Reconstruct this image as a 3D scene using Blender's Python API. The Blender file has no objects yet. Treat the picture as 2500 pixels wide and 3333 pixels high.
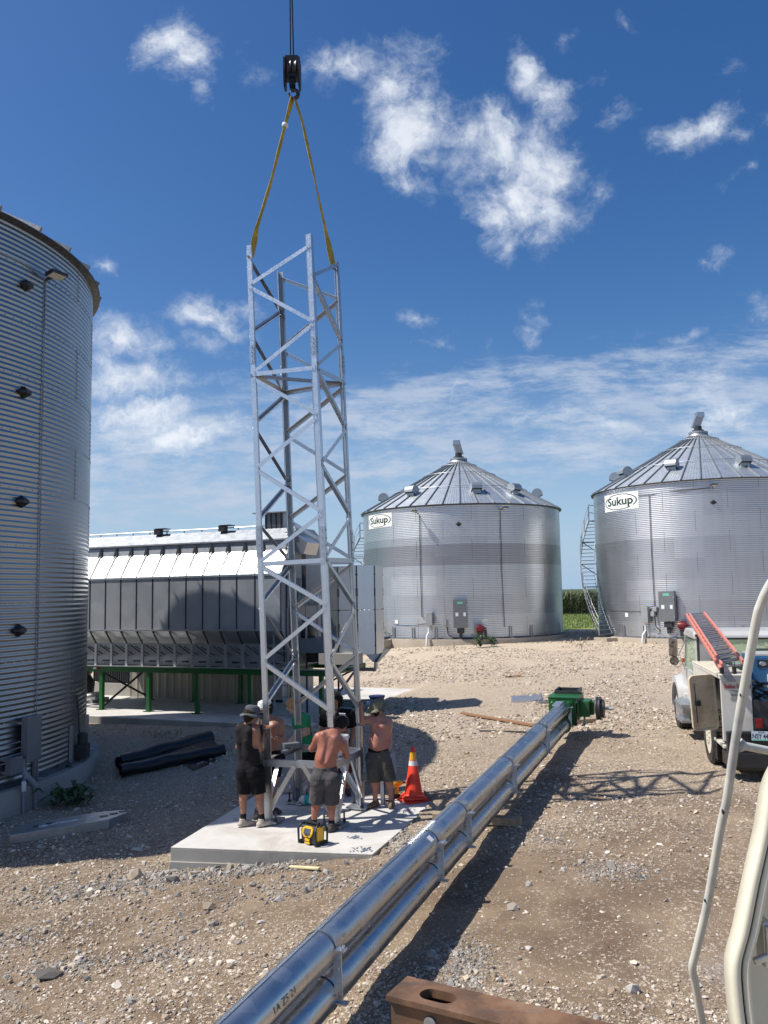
import bpy, bmesh, math, random
import numpy as np
from mathutils import Vector, Matrix
random.seed(7); RNG = np.random.default_rng(11)
SC = bpy.context.scene
COL = SC.collection
V = lambda *a: np.array(a, float)

# ---------------------------------------------------------------- camera model (used to read real positions)
F_ = 2712.5; CX, CY = 1250.0, 1666.5
D2S = 1/.6636
PIT = math.radians(5.52); ROLL = 0.0185; CAMZ = 3.8
SUN_EL = math.radians(54.3); SUN_AZ = math.radians(6.0)     # shadows run along (cos az, sin az)

def ray(u, v):
    cx = (u-CX)/F_; cy = -(v-CY)/F_
    c, s = math.cos(ROLL), math.sin(ROLL)
    x = cx*c+cy*s; y = -cx*s+cy*c
    return V(x, math.cos(PIT)-y*math.sin(PIT), math.sin(PIT)+y*math.cos(PIT))
def P(u, v, Y):
    d = ray(u, v); return d*(Y/d[1])+V(0, 0, CAMZ)
def PZ(u, v, z):
    d = ray(u, v); return d*((z-CAMZ)/d[2])+V(0, 0, CAMZ)
def gz(x, y):
    x = np.asarray(x, float); y = np.asarray(y, float); a = np.clip((y-17)/6, 0, 1)*np.clip((1.5-x)/4, 0, 1)*np.clip((34-y)/6, 0, 1)
    return 0.44*np.tanh((x+1.0)/4.5)+0.2+0.006*(np.minimum(y, 110)-12)+.30*a*a*(3-2*a)
def G(u, v):
    d = ray(u, v); z = 0.2
    for i in range(40):
        p = d*((z-CAMZ)/d[2]); z = 0.5*z+0.5*float(gz(p[0], p[1]))
    return p+V(0, 0, CAMZ)
def proj(p):
    p = np.array(p, float)-V(0, 0, CAMZ)
    fw = V(0, math.cos(PIT), math.sin(PIT)); up = V(0, -math.sin(PIT), math.cos(PIT))
    d = p@fw; x = p[0]/d; y = (p@up)/d
    c, s = math.cos(ROLL), math.sin(ROLL)
    return (CX+F_*(x*c-y*s), CY-F_*(x*s+y*c))

# ---------------------------------------------------------------- mesh builder
def nrm(a):
    a = np.array(a, float); n = np.linalg.norm(a); return a/n if n > 1e-12 else a
def frame(d, up=(0, 0, 1)):
    d = nrm(d); up = np.array(up, float)
    if abs(d@nrm(up)) > 0.98: up = V(0, 1, 0) if abs(d[1]) < .9 else V(1, 0, 0)
    s = nrm(np.cross(d, up)); u = np.cross(s, d)
    return d, s, u

class MB:
    def __init__(self): self.v = []; self.f = []; self.mi = []; self.cur = 0
    def add(self, vs, fs):
        o = len(self.v); self.v.extend([tuple(map(float, p)) for p in vs])
        for f in fs: self.f.append(tuple(i+o for i in f)); self.mi.append(self.cur)
        return self
    def box(self, c, s, R=None, taper=1.0):
        c = np.array(c, float); h = np.array(s, float)/2
        vs = []
        for z in (-1, 1):
            t = taper if z > 0 else 1
            for x, y in ((-1, -1), (1, -1), (1, 1), (-1, 1)):
                p = V(x*h[0]*t, y*h[1]*t, z*h[2])
                vs.append(c+(R@p if R is not None else p))
        self.add(vs, [(3, 2, 1, 0), (4, 5, 6, 7), (0, 1, 5, 4), (1, 2, 6, 5), (2, 3, 7, 6), (3, 0, 4, 7)]); return self
    def bar(self, a, b, w, h, up=(0, 0, 1)):
        a = np.array(a, float); b = np.array(b, float); d, s, u = frame(b-a, up)
        vs = []
        for p in (a, b):
            for x, y in ((-1, -1), (1, -1), (1, 1), (-1, 1)): vs.append(p+s*x*w/2+u*y*h/2)
        self.add(vs, [(3, 2, 1, 0), (4, 5, 6, 7), (0, 1, 5, 4), (1, 2, 6, 5), (2, 3, 7, 6), (3, 0, 4, 7)]); return self
    def prof(self, a, b, pts, s, u, caps=True, closed=True):
        """sweep a 2-D outline pts along a->b; s,u = the outline's axes"""
        a = np.array(a, float); b = np.array(b, float); n = len(pts)
        vs = [a+s*x+u*y for x, y in pts]+[b+s*x+u*y for x, y in pts]
        m = n if closed else n-1
        fs = [(i, (i+1) % n, n+(i+1) % n, n+i) for i in range(m)]
        if caps and closed: fs += [tuple(range(n-1, -1, -1)), tuple(range(n, 2*n))]
        self.add(vs, fs); return self
    def angle(self, a, b, s, u, w=.07, t=.007):
        """L section: legs along s and u from the heel"""
        self.prof(a, b, [(0, 0), (w, 0), (w, t), (t, t), (t, w), (0, w)], nrm(s), nrm(u)); return self
    def tube(self, pts, r, n=8, caps=True, closed=False):
        pts = [np.array(p, float) for p in pts]; m = len(pts)
        rr = r if hasattr(r, '__len__') else [r]*m
        up = None; vs = []
        for i, p in enumerate(pts):
            d = nrm((pts[(i+1) % m] if (closed or i < m-1) else p)-(pts[i-1] if (closed or i > 0) else p))
            if up is None: _, s, up = frame(d)
            else:
                s = nrm(np.cross(d, up)); up = np.cross(s, d)
            for k in range(n):
                a = 2*math.pi*k/n; vs.append(p+rr[i]*(math.cos(a)*s+math.sin(a)*up))
        fs = []
        for i in range(m if closed else m-1):
            j = (i+1) % m
            for k in range(n): fs.append((i*n+k, i*n+(k+1) % n, j*n+(k+1) % n, j*n+k))
        if caps and not closed: fs += [tuple(range(n-1, -1, -1)), tuple(range((m-1)*n, m*n))]
        self.add(vs, fs); return self
    def lathe(self, prof, n=32, c=(0, 0, 0), axis=(0, 0, 1), a0=0, a1=2*math.pi, sx=1, sy=1, caps=True):
        c = np.array(c, float); d, s, u = frame(axis, (0, 1, 0) if abs(axis[2]) > .9 else (0, 0, 1)); full = abs(a1-a0-2*math.pi) < 1e-6
        m = n if full else n+1; vs = []
        for r, z in prof:
            for k in range(m):
                a = a0+(a1-a0)*k/n; vs.append(c+d*z+s*r*math.cos(a)*sx+u*r*math.sin(a)*sy)
        fs = []
        for i in range(len(prof)-1):
            for k in range(n):
                k2 = (k+1) % m; fs.append((i*m+k, i*m+k2, (i+1)*m+k2, (i+1)*m+k))
        if full and caps:
            if prof[0][0] > 1e-6: fs.append(tuple(range(m-1, -1, -1)))
            if prof[-1][0] > 1e-6: fs.append(tuple((len(prof)-1)*m+k for k in range(m)))
        self.add(vs, fs); return self
    def prism(self, poly, n0, n1):
        """poly: list of 3-D points; extrude from +n0 to +n1 (vectors)"""
        p = [np.array(q, float) for q in poly]; n = len(p); n0 = np.array(n0, float); n1 = np.array(n1, float)
        vs = [q+n0 for q in p]+[q+n1 for q in p]
        self.add(vs, [tuple(range(n-1, -1, -1)), tuple(range(n, 2*n))]+[(i, (i+1) % n, n+(i+1) % n, n+i) for i in range(n)]); return self
    def ball(self, c, r, n=10, m=6, s=(1, 1, 1)):
        c = np.array(c, float); vs = []; fs = []
        for i in range(m+1):
            t = math.pi*i/m
            for k in range(n):
                a = 2*math.pi*k/n; vs.append(c+r*V(math.sin(t)*math.cos(a)*s[0], math.sin(t)*math.sin(a)*s[1], math.cos(t)*s[2]))
        for i in range(m):
            for k in range(n): fs.append((i*n+k, (i+1)*n+k, (i+1)*n+(k+1) % n, i*n+(k+1) % n))
        self.add(vs, fs); return self
    def build(self, name, mats, parent=None, smooth=False, bevel=0, loc=None, sub=0, fix=True):
        me = bpy.data.meshes.new(name); me.from_pydata(self.v, [], self.f)
        if not isinstance(mats, (list, tuple)): mats = [mats]
        for m in mats: me.materials.append(m)
        if len(mats) > 1: me.polygons.foreach_set('material_index', self.mi)
        if fix:
            bm = bmesh.new(); bm.from_mesh(me); bmesh.ops.remove_doubles(bm, verts=bm.verts, dist=1e-6); bmesh.ops.recalc_face_normals(bm, faces=bm.faces); bm.to_mesh(me); bm.free()
        return link(name, me, parent, smooth, bevel, loc, sub)

def link(name, me, parent=None, smooth=False, bevel=0, loc=None, sub=0):
    o = bpy.data.objects.new(name, me); COL.objects.link(o)
    if parent is not None: o.parent = parent
    if loc is not None: o.location = loc
    if smooth:
        me.polygons.foreach_set('use_smooth', [True]*len(me.polygons))
        if smooth != 'all': me.set_sharp_from_angle(angle=math.radians(40))
    if bevel:
        b = o.modifiers.new('bevel', 'BEVEL'); b.width = bevel; b.segments = 2; b.limit_method = 'ANGLE'; b.angle_limit = math.radians(40)
    if sub:
        b = o.modifiers.new('sub', 'SUBSURF'); b.levels = sub; b.render_levels = sub
    return o
def np_mesh(name, verts, faces, mats, parent=None, smooth='all', loc=None):
    verts = np.asarray(verts, np.float32); faces = np.asarray(faces, np.int32); k = faces.shape[1]
    me = bpy.data.meshes.new(name)
    me.vertices.add(len(verts)); me.vertices.foreach_set('co', verts.ravel())
    me.loops.add(faces.size); me.loops.foreach_set('vertex_index', faces.ravel())
    me.polygons.add(len(faces)); me.polygons.foreach_set('loop_start', np.arange(0, faces.size, k, dtype=np.int32))
    me.polygons.foreach_set('loop_total', np.full(len(faces), k, np.int32))
    for m in (mats if isinstance(mats, (list, tuple)) else [mats]): me.materials.append(m)
    me.polygons.foreach_set('use_smooth', np.zeros(len(faces), bool)); me.update(calc_edges=True); me.validate()
    return link(name, me, parent, smooth, 0, loc)
def tag(o, label=None, cat=None, group=None, kind=None):
    if label: o['label'] = label
    if cat: o['category'] = cat
    if group: o['group'] = group
    if kind: o['kind'] = kind
    return o
def thing(name, label, cat, loc=(0, 0, 0), rz=0, group=None):
    o = bpy.data.objects.new(name, None); COL.objects.link(o); o.empty_display_size = .2
    o.location = tuple(map(float, loc)); o.rotation_euler = (0, 0, rz)
    return tag(o, label, cat, group)
def copy_tree(o, parent=None):
    c = o.copy(); COL.objects.link(c)
    if parent is not None: c.parent = parent
    for ch in list(o.children): copy_tree(ch, c)
    return c
def text_mesh(s, size, bold=0.0, depth=.004, sx=1.0, align='CENTER'):
    cu = bpy.data.curves.new('t', 'FONT'); cu.body = s; cu.size = size; cu.align_x = align; cu.align_y = 'CENTER'
    cu.offset = bold; cu.extrude = depth/2; cu.resolution_u = 3
    ob = bpy.data.objects.new('t', cu); COL.objects.link(ob)
    bpy.context.view_layer.update()
    dg = bpy.context.evaluated_depsgraph_get(); me = ob.evaluated_get(dg).to_mesh()
    vs = [(v.co.x*sx, v.co.y, v.co.z) for v in me.vertices]; fs = [tuple(p.vertices) for p in me.polygons]
    ob.evaluated_get(dg).to_mesh_clear(); bpy.data.objects.remove(ob); bpy.data.curves.remove(cu)
    return vs, fs
def put_text(mb, s, size, o, ex, ey, bold=0.0, sx=1.0, depth=.004, align='CENTER'):
    """text lying in the plane o + ex*x + ey*y"""
    vs, fs = text_mesh(s, size, bold, depth, sx, align); ex = nrm(ex); ey = nrm(ey); ez = np.cross(ex, ey); o = np.array(o, float)
    mb.add([o+ex*x+ey*y+ez*z for x, y, z in vs], fs)
def Rz(a): c, s = math.cos(a), math.sin(a); return np.array([[c, -s, 0], [s, c, 0], [0, 0, 1.0]])
def Rx(a): c, s = math.cos(a), math.sin(a); return np.array([[1.0, 0, 0], [0, c, -s], [0, s, c]])
def Ry(a): c, s = math.cos(a), math.sin(a); return np.array([[c, 0, s], [0, 1.0, 0], [-s, 0, c]])

# ---------------------------------------------------------------- value noise
_H = RNG.random((64, 64, 64))
def vnoise(x, y, z=0.0):
    x = np.asarray(x, float); y = np.asarray(y, float); z = np.asarray(z, float)+np.zeros_like(x)
    xi = np.floor(x).astype(int); yi = np.floor(y).astype(int); zi = np.floor(z).astype(int)
    fx = x-xi; fy = y-yi; fz = z-zi
    fx = fx*fx*(3-2*fx); fy = fy*fy*(3-2*fy); fz = fz*fz*(3-2*fz); r = 0
    for a in (0, 1):
        for b in (0, 1):
            for c in (0, 1):
                w = (fx if a else 1-fx)*(fy if b else 1-fy)*(fz if c else 1-fz)
                r = r+w*_H[(xi+a) % 64, (yi+b) % 64, (zi+c) % 64]
    return r
def fbm(x, y, z=0.0, o=4):
    r = 0; a = .5; s = 1.0
    for i in range(o): r = r+a*vnoise(x*s+17*i, y*s-9*i, np.asarray(z)*s+5*i); a *= .5; s *= 2.03
    return r
# ---------------------------------------------------------------- materials
class NT:
    def __init__(self, name):
        m = bpy.data.materials.new(name); m.use_nodes = True; self.m = m; self.t = m.node_tree; self.n = self.t.nodes; self.l = self.t.links
        self.b = self.n['Principled BSDF']
    def add(self, t, **k):
        nd = self.n.new(t)
        for a, b in k.items(): setattr(nd, a, b)
        return nd
    def set(self, nd, **k):
        for a, b in k.items(): self.inp(nd, a, b)
    def inp(self, nd, key, val):
        s = nd.inputs[key]
        if isinstance(val, bpy.types.NodeSocket): self.l.new(val, s)
        else: s.default_value = val
    def co(self, kind='Object'): return self.add('ShaderNodeTexCoord').outputs[kind]
    def noise(self, co, scale, detail=4, rough=.55, dist=0):
        n = self.add('ShaderNodeTexNoise'); self.inp(n, 'Vector', co); n.inputs['Scale'].default_value = scale
        n.inputs['Detail'].default_value = detail; n.inputs['Roughness'].default_value = rough; n.inputs['Distortion'].default_value = dist
        return n.outputs['Fac']
    def vor(self, co, scale, out='Color', feat='F1', rnd=1):
        n = self.add('ShaderNodeTexVoronoi'); n.feature = feat; self.inp(n, 'Vector', co); n.inputs['Scale'].default_value = scale; n.inputs['Randomness'].default_value = rnd
        return n.outputs[out]
    def ramp(self, f, stops):
        n = self.add('ShaderNodeValToRGB'); self.inp(n, 'Fac', f); e = n.color_ramp.elements
        while len(e) < len(stops): e.new(.5)
        for el, (p, c) in zip(e, stops):
            el.position = p; el.color = (tuple(c)[:3] if hasattr(c, '__len__') else (c, c, c))+(1,)
        return n.outputs['Color']
    def math(self, op, a, b=0.0, c=0.0, clamp=False):
        n = self.add('ShaderNodeMath', operation=op); n.use_clamp = clamp
        for i, x in enumerate((a, b, c)):
            if i < len(n.inputs): self.inp(n, i, x)
        return n.outputs[0]
    def mix(self, f, a, b, blend='MIX'):
        n = self.add('ShaderNodeMix', data_type='RGBA', blend_type=blend); self.inp(n, 'Factor', f)
        for k, x in ((6, a), (7, b)):
            s = n.inputs[k]
            if isinstance(x, bpy.types.NodeSocket): self.l.new(x, s)
            else: s.default_value = tuple(x)[:3]+(1,)
        return n.outputs[2]
    def bump(self, h, st, dist):
        n = self.add('ShaderNodeBump'); n.inputs['Strength'].default_value = st; n.inputs['Distance'].default_value = dist; self.inp(n, 'Height', h)
        self.l.new(n.outputs[0], self.b.inputs['Normal']); return n
    def map(self, co, sc=(1, 1, 1), rot=(0, 0, 0)):
        n = self.add('ShaderNodeMapping'); self.inp(n, 'Vector', co); n.inputs['Scale'].default_value = sc; n.inputs['Rotation'].default_value = rot; return n.outputs[0]

def pmat(name, col, rough=.5, metal=0, var=.18, scale=6, bump=0, bscale=60, dirt=None, dirtamt=.5, spec=.5, rv=.1, coat=0):
    T = NT(name); co = T.co(); f = T.noise(co, scale, 5)
    c1 = [x*(1-var) for x in col]; c2 = [min(1, x*(1+var)) for x in col]
    c = T.ramp(f, [(.3, c1), (.7, c2)])
    if dirt is not None:
        d = T.ramp(T.noise(co, scale*.45, 8, .65), [(.5, 0.0), (.68, 1.0)])
        dm = T.math('MULTIPLY', d, dirtamt); c = T.mix(dm, c, dirt)
    T.inp(T.b, 'Base Color', c); T.b.inputs['Metallic'].default_value = metal
    r = T.ramp(T.noise(co, scale*2.3, 4), [(.3, max(0, rough-rv)), (.7, min(1, rough+rv))]); T.inp(T.b, 'Roughness', r)
    T.b.inputs['Specular IOR Level'].default_value = spec
    if coat: T.b.inputs['Coat Weight'].default_value = coat; T.b.inputs['Coat Roughness'].default_value = .1
    if bump: T.bump(T.noise(co, bscale, 4), bump, .01)
    return T.m

def galv(name, col=(.62, .64, .66), rough=.34, metal=.95, sp=22, var=.14, bump=.0, streak=.1):
    T = NT(name); co = T.co()
    v = T.vor(co, sp, 'Color'); sep = T.add('ShaderNodeSeparateColor'); T.inp(sep, 0, v)
    n = T.noise(co, 2.2, 6, .6)
    f = T.math('ADD', T.math('MULTIPLY', sep.outputs[0], .55), T.math('MULTIPLY', n, .6))
    c = T.ramp(f, [(.15, [x*(1-var) for x in col]), (.95, [min(1, x*(1+var)) for x in col])])
    st = T.ramp(T.noise(T.map(co, (9, 9, .6)), 1.5, 5, .6), [(.5, 0.0), (.75, 1.0)])
    c = T.mix(T.math('MULTIPLY', st, streak), c, (.25, .24, .22))
    T.inp(T.b, 'Base Color', c); T.b.inputs['Metallic'].default_value = metal
    T.inp(T.b, 'Roughness', T.ramp(f, [(.1, rough-.09), (.95, rough+.1)]))
    if bump: T.bump(T.noise(co, 5, 3), bump, .02)
    return T.m

def binwall(name, ring=1.118, col=(.60, .625, .64), rough=.33, off=0.0, nsheet=13, band=None):
    """galvanised curved sheets: every sheet of every ring has its own sheen"""
    T = NT(name); co = T.co(); s = T.add('ShaderNodeSeparateXYZ'); T.inp(s, 0, co)
    ri = T.math('FLOOR', T.math('DIVIDE', T.math('SUBTRACT', s.outputs[2], off), ring))
    an = T.math('ARCTAN2', s.outputs[0], s.outputs[1]); an = T.math('ADD', T.math('MULTIPLY', an, nsheet/6.28318), T.math('MULTIPLY', ri, .5))
    si = T.math('FLOOR', an); cb = T.add('ShaderNodeCombineXYZ'); T.inp(cb, 0, ri); T.inp(cb, 1, si)
    wn = T.add('ShaderNodeTexWhiteNoise', noise_dimensions='3D'); T.inp(wn, 'Vector', cb.outputs[0])
    wr = T.add('ShaderNodeTexWhiteNoise', noise_dimensions='1D'); T.inp(wr, 'W', T.math('MULTIPLY', ri, 7.31))
    f = T.math('ADD', T.math('MULTIPLY', wn.outputs[0], .35), T.math('MULTIPLY', wr.outputs[0], .65))
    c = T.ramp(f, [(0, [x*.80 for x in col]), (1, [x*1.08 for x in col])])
    st = T.ramp(T.noise(T.map(co, (3, 3, .25)), 1.2, 6, .6), [(.48, 0.0), (.8, 1.0)])
    c = T.mix(T.math('MULTIPLY', st, .18), c, (.3, .29, .27))
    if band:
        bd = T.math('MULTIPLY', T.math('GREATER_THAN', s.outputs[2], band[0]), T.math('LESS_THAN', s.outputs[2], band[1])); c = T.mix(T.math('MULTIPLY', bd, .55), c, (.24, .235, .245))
    T.inp(T.b, 'Base Color', c); T.b.inputs['Metallic'].default_value = .95
    r = T.math('ADD', T.math('MULTIPLY', f, .12), T.math('ADD', T.math('MULTIPLY', T.noise(co, 1.6, 5), .12), rough-.12)); T.inp(T.b, 'Roughness', r)
    return T.m

M = {}
M['galv'] = galv('galvanised_steel', (.52, .54, .56), sp=60, var=.10, streak=.10); M['galv_new'] = galv('bright_galvanised', (.68, .70, .72), .33, .95, 60, .07, streak=.06)
M['galv_dull'] = galv('dull_galvanised', (.42, .435, .45), .46, .85, 55, .10)
M['roof'] = galv('roof_galvanised', (.58, .62, .645), .48, .90, 40, .08, streak=.04)
M['roofwhite'] = galv('bright_roof_sheet', (.40, .425, .45), .45, .5, 10, .05, streak=.04)
M['dryer_face'] = galv('dryer_side_sheet', (.40, .42, .44), .42, .55, 3, .05, streak=.08)
M['tube'] = galv('galvanised_tube', (.55, .56, .57), .29, .95, 5, .07, bump=.0, streak=.30)
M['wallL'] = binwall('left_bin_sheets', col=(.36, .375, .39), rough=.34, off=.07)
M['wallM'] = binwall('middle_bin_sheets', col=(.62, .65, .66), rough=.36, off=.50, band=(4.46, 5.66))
M['wallR'] = binwall('right_bin_sheets', col=(.64, .66, .68), rough=.36)
M['seam'] = pmat('seam_shadow_sealant', (.08, .085, .09), .6, .3)
M['bolt'] = galv('bolt_zinc', (.5, .52, .54), .4, .9, 60)
M['darkmetal'] = pmat('dark_metal', (.05, .053, .058), .45, .4, dirt=(.12, .1, .08), dirtamt=.3)
M['black'] = pmat('black_plastic', (.018, .018, .02), .45, 0, .2)
M['rubber'] = pmat('black_rubber', (.02, .02, .021), .75, 0, .3, bump=.3)
M['liner'] = pmat('black_liner_sheet', (.010, .011, .016), .42, 0, .3, 3, bump=.15, bscale=20)
M['green'] = pmat('green_paint', (.012, .105, .024), .38, 0, .12, 5, dirt=(.12, .14, .08), dirtamt=.22)
M['greydark'] = pmat('grey_enclosure_paint', (.17, .185, .2), .42, .1, .08, 4)
M['grey'] = pmat('grey_paint', (.30, .32, .33), .45, .1, .08, 4)
M['pvc'] = pmat('grey_conduit', (.24, .26, .29), .5, 0, .1)
M['white'] = pmat('white_paint', (.52, .52, .505), .35, 0, .05, 3, dirt=(.42, .37, .28), dirtamt=.35, coat=.3)
M['cream'] = pmat('cream_paint', (.72, .68, .53), .38, 0, .06, 3, dirt=(.45, .40, .28), dirtamt=.35, bump=.05)
M['rail'] = pmat('handrail_paint', (.66, .65, .56), .40, 0, .09, 5, dirt=(.33, .35, .37), dirtamt=.8, bump=.06, bscale=40)
M['worn'] = pmat('worn_cream_door', (.66, .56, .39), .6, 0, .12, 6, dirt=(.22, .15, .08), dirtamt=.65, bump=.2)
M['lockerpaint'] = pmat('locker_paint', (.64, .62, .55), .42, 0, .05, 3, dirt=(.40, .35, .25), dirtamt=.45)
M['red'] = pmat('red_ladder_fibreglass', (.64, .22, .17), .55, 0, .08, 8, dirt=(.5, .25, .2), dirtamt=.4)
M['vent'] = galv('vent_galvanised', (.38, .41, .43), .5, .8, 50, .06)
M['redmotor'] = pmat('red_motor_paint', (.16, .015, .022), .4, 0, .1)
M['redlens'] = pmat('red_lens', (.20, .008, .012), .15, 0, .1)
M['amber'] = pmat('amber_lens', (.7, .16, .01), .2, 0, .1)
M['orange'] = pmat('orange_cone_plastic', (.82, .055, .022), .45, 0, .08, 5, dirt=(.45, .08, .04), dirtamt=.4)
M['reflw'] = pmat('white_reflective_tape', (.75, .74, .72), .35, 0, .06)
M['refly'] = pmat('yellow_reflective_tape', (.85, .38, .04), .35, 0, .06)
M['yellow'] = pmat('yellow_plastic', (.78, .46, .012), .4, 0, .08)
M['blue'] = pmat('blue_paint', (.025, .12, .26), .35, 0, .08)
M['navy'] = pmat('dark_blue_barrel', (.012, .018, .10), .4, 0, .15)
M['teal'] = pmat('teal_plastic', (.02, .42, .42), .4, 0, .05)
M['bucket'] = pmat('white_bucket_plastic', (.72, .73, .72), .4, 0, .06, dirt=(.4, .38, .33), dirtamt=.35)
M['sling'] = pmat('yellow_webbing', (.42, .30, .045), .8, 0, .3, 9, bump=.3, bscale=120, dirt=(.14, .11, .05), dirtamt=.6)
M['chrome'] = pmat('chrome', (.8, .8, .8), .12, 1, .04)
M['mirror'] = pmat('mirror_glass', (.8, .82, .8), .03, 1, .02)
M['screen'] = pmat('radio_display', (.10, .10, .12), .15, 0, .2)
M['tread'] = pmat('tyre_rubber', (.022, .022, .023), .8, 0, .25, 10, dirt=(.15, .12, .09), dirtamt=.4, bump=.3)
M['wood'] = None; M['paper'] = pmat('white_label', (.78, .79, .78), .6, 0, .05)
M['mint'] = pmat('mint_label', (.18, .5, .38), .5, 0, .06)
M['logo'] = pmat('dark_green_lettering', (.015, .05, .02), .5, 0, .1)
M['lettering_red'] = pmat('red_lettering', (.42, .03, .04), .5, 0, .1)
M['lettering_grey'] = pmat('grey_lettering', (.15, .14, .15), .5, 0, .1)
M['lettering_black'] = pmat('black_lettering', (.02, .02, .03), .5, 0, .1)
M['lettering_white'] = pmat('white_lettering', (.8, .8, .8), .5, 0, .05)
M['pink'] = pmat('pink_print', (.8, .08, .22), .6, 0, .05)
M['plate'] = pmat('number_plate', (.55, .66, .72), .4, 0, .06)
M['siding'] = pmat('beige_siding', (.36, .335, .285), .5, .1, .06, 2)
M['lens'] = pmat('floodlight_lens', (.62, .6, .52), .3, 0, .05)
M['wire'] = pmat('wire_rope', (.03, .03, .032), .5, .6, .2)
M['blockpaint'] = pmat('black_hook_block', (.012, .012, .013), .5, .2, .3)
M['weed'] = pmat('weed_leaf', (.035, .075, .02), .5, 0, .35, 9)
M['driedweed'] = pmat('dry_weed', (.22, .16, .08), .8, 0, .3)
M['foam'] = pmat('yellow_foam', (.72, .62, .35), .8, 0, .12, bump=.5)

def glass_mat():
    T = NT('window_glass'); b = T.b; b.inputs['Base Color'].default_value = (.55, .75, .62, 1); b.inputs['Roughness'].default_value = .03
    b.inputs['Transmission Weight'].default_value = .85; b.inputs['IOR'].default_value = 1.1; return T.m
M['glass'] = glass_mat()
def wood_mat(name, c1, c2):
    T = NT(name); co = T.co(); g = T.noise(T.map(co, (1.2, 22, 22)), 2.2, 6, .6, .4)
    c = T.ramp(g, [(.3, c1), (.7, c2)]); T.inp(T.b, 'Base Color', c); T.b.inputs['Roughness'].default_value = .8; T.bump(g, .4, .004); return T.m
M['wood'] = wood_mat('weathered_timber', (.22, .16, .10), (.46, .36, .24))
M['woodred'] = wood_mat('brown_timber', (.20, .10, .05), (.36, .2, .11))
M['woodgrey'] = wood_mat('grey_timber', (.14, .135, .12), (.30, .29, .27))
def concrete_mat(name, col, stain=(.30, .29, .26), st=.45, grit=1):
    T = NT(name); co = T.co('Object'); n1 = T.noise(co, 1.1, 7, .65); n2 = T.noise(co, 26, 5, .7); n3 = T.noise(co, 180, 3, .6)
    c = T.ramp(n1, [(.3, [x*.84 for x in col]), (.7, [min(1, x*1.1) for x in col])])
    s = T.ramp(T.noise(co, .8, 8, .68, .6), [(.52, 0.0), (.66, 1.0)]); c = T.mix(T.math('MULTIPLY', s, st), c, stain)
    p = T.ramp(n2, [(.62, 0.0), (.75, 1.0)]); c = T.mix(T.math('MULTIPLY', p, .25), c, [x*.6 for x in col])
    T.inp(T.b, 'Base Color', c); T.b.inputs['Roughness'].default_value = .85
    h = T.math('ADD', T.math('MULTIPLY', n2, .6), T.math('MULTIPLY', n3, .5)); T.bump(h, .35*grit, .01); return T.m
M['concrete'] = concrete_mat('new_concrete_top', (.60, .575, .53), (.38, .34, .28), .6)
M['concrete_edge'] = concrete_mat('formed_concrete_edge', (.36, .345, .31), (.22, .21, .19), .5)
M['concrete_old'] = concrete_mat('foundation_concrete', (.34, .32, .29), (.2, .19, .17), .5)
M['concrete_tan'] = concrete_mat('dusty_foundation_concrete', (.40, .34, .27), (.3, .25, .2), .4)
def rust_mat():
    T = NT('rusty_steel'); co = T.co(); n = T.noise(co, 4.5, 8, .65, .3)
    c = T.ramp(n, [(.25, (.055, .038, .032)), (.42, (.14, .078, .045)), (.58, (.24, .13, .07)), (.8, (.30, .22, .15))])
    w = T.ramp(T.noise(T.map(co, (1, 9, 4)), 2.0, 6, .6), [(.52, 0.0), (.7, 1.0)]); c = T.mix(T.math('MULTIPLY', w, .5), c, (.07, .065, .065))
    T.inp(T.b, 'Base Color', c); T.inp(T.b, 'Roughness', T.ramp(n, [(.2, .45), (.7, .75)])); T.b.inputs['Metallic'].default_value = .25
    T.bump(T.noise(co, 60, 6, .7), .35, .006); return T.m
M['rust'] = rust_mat()
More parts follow.
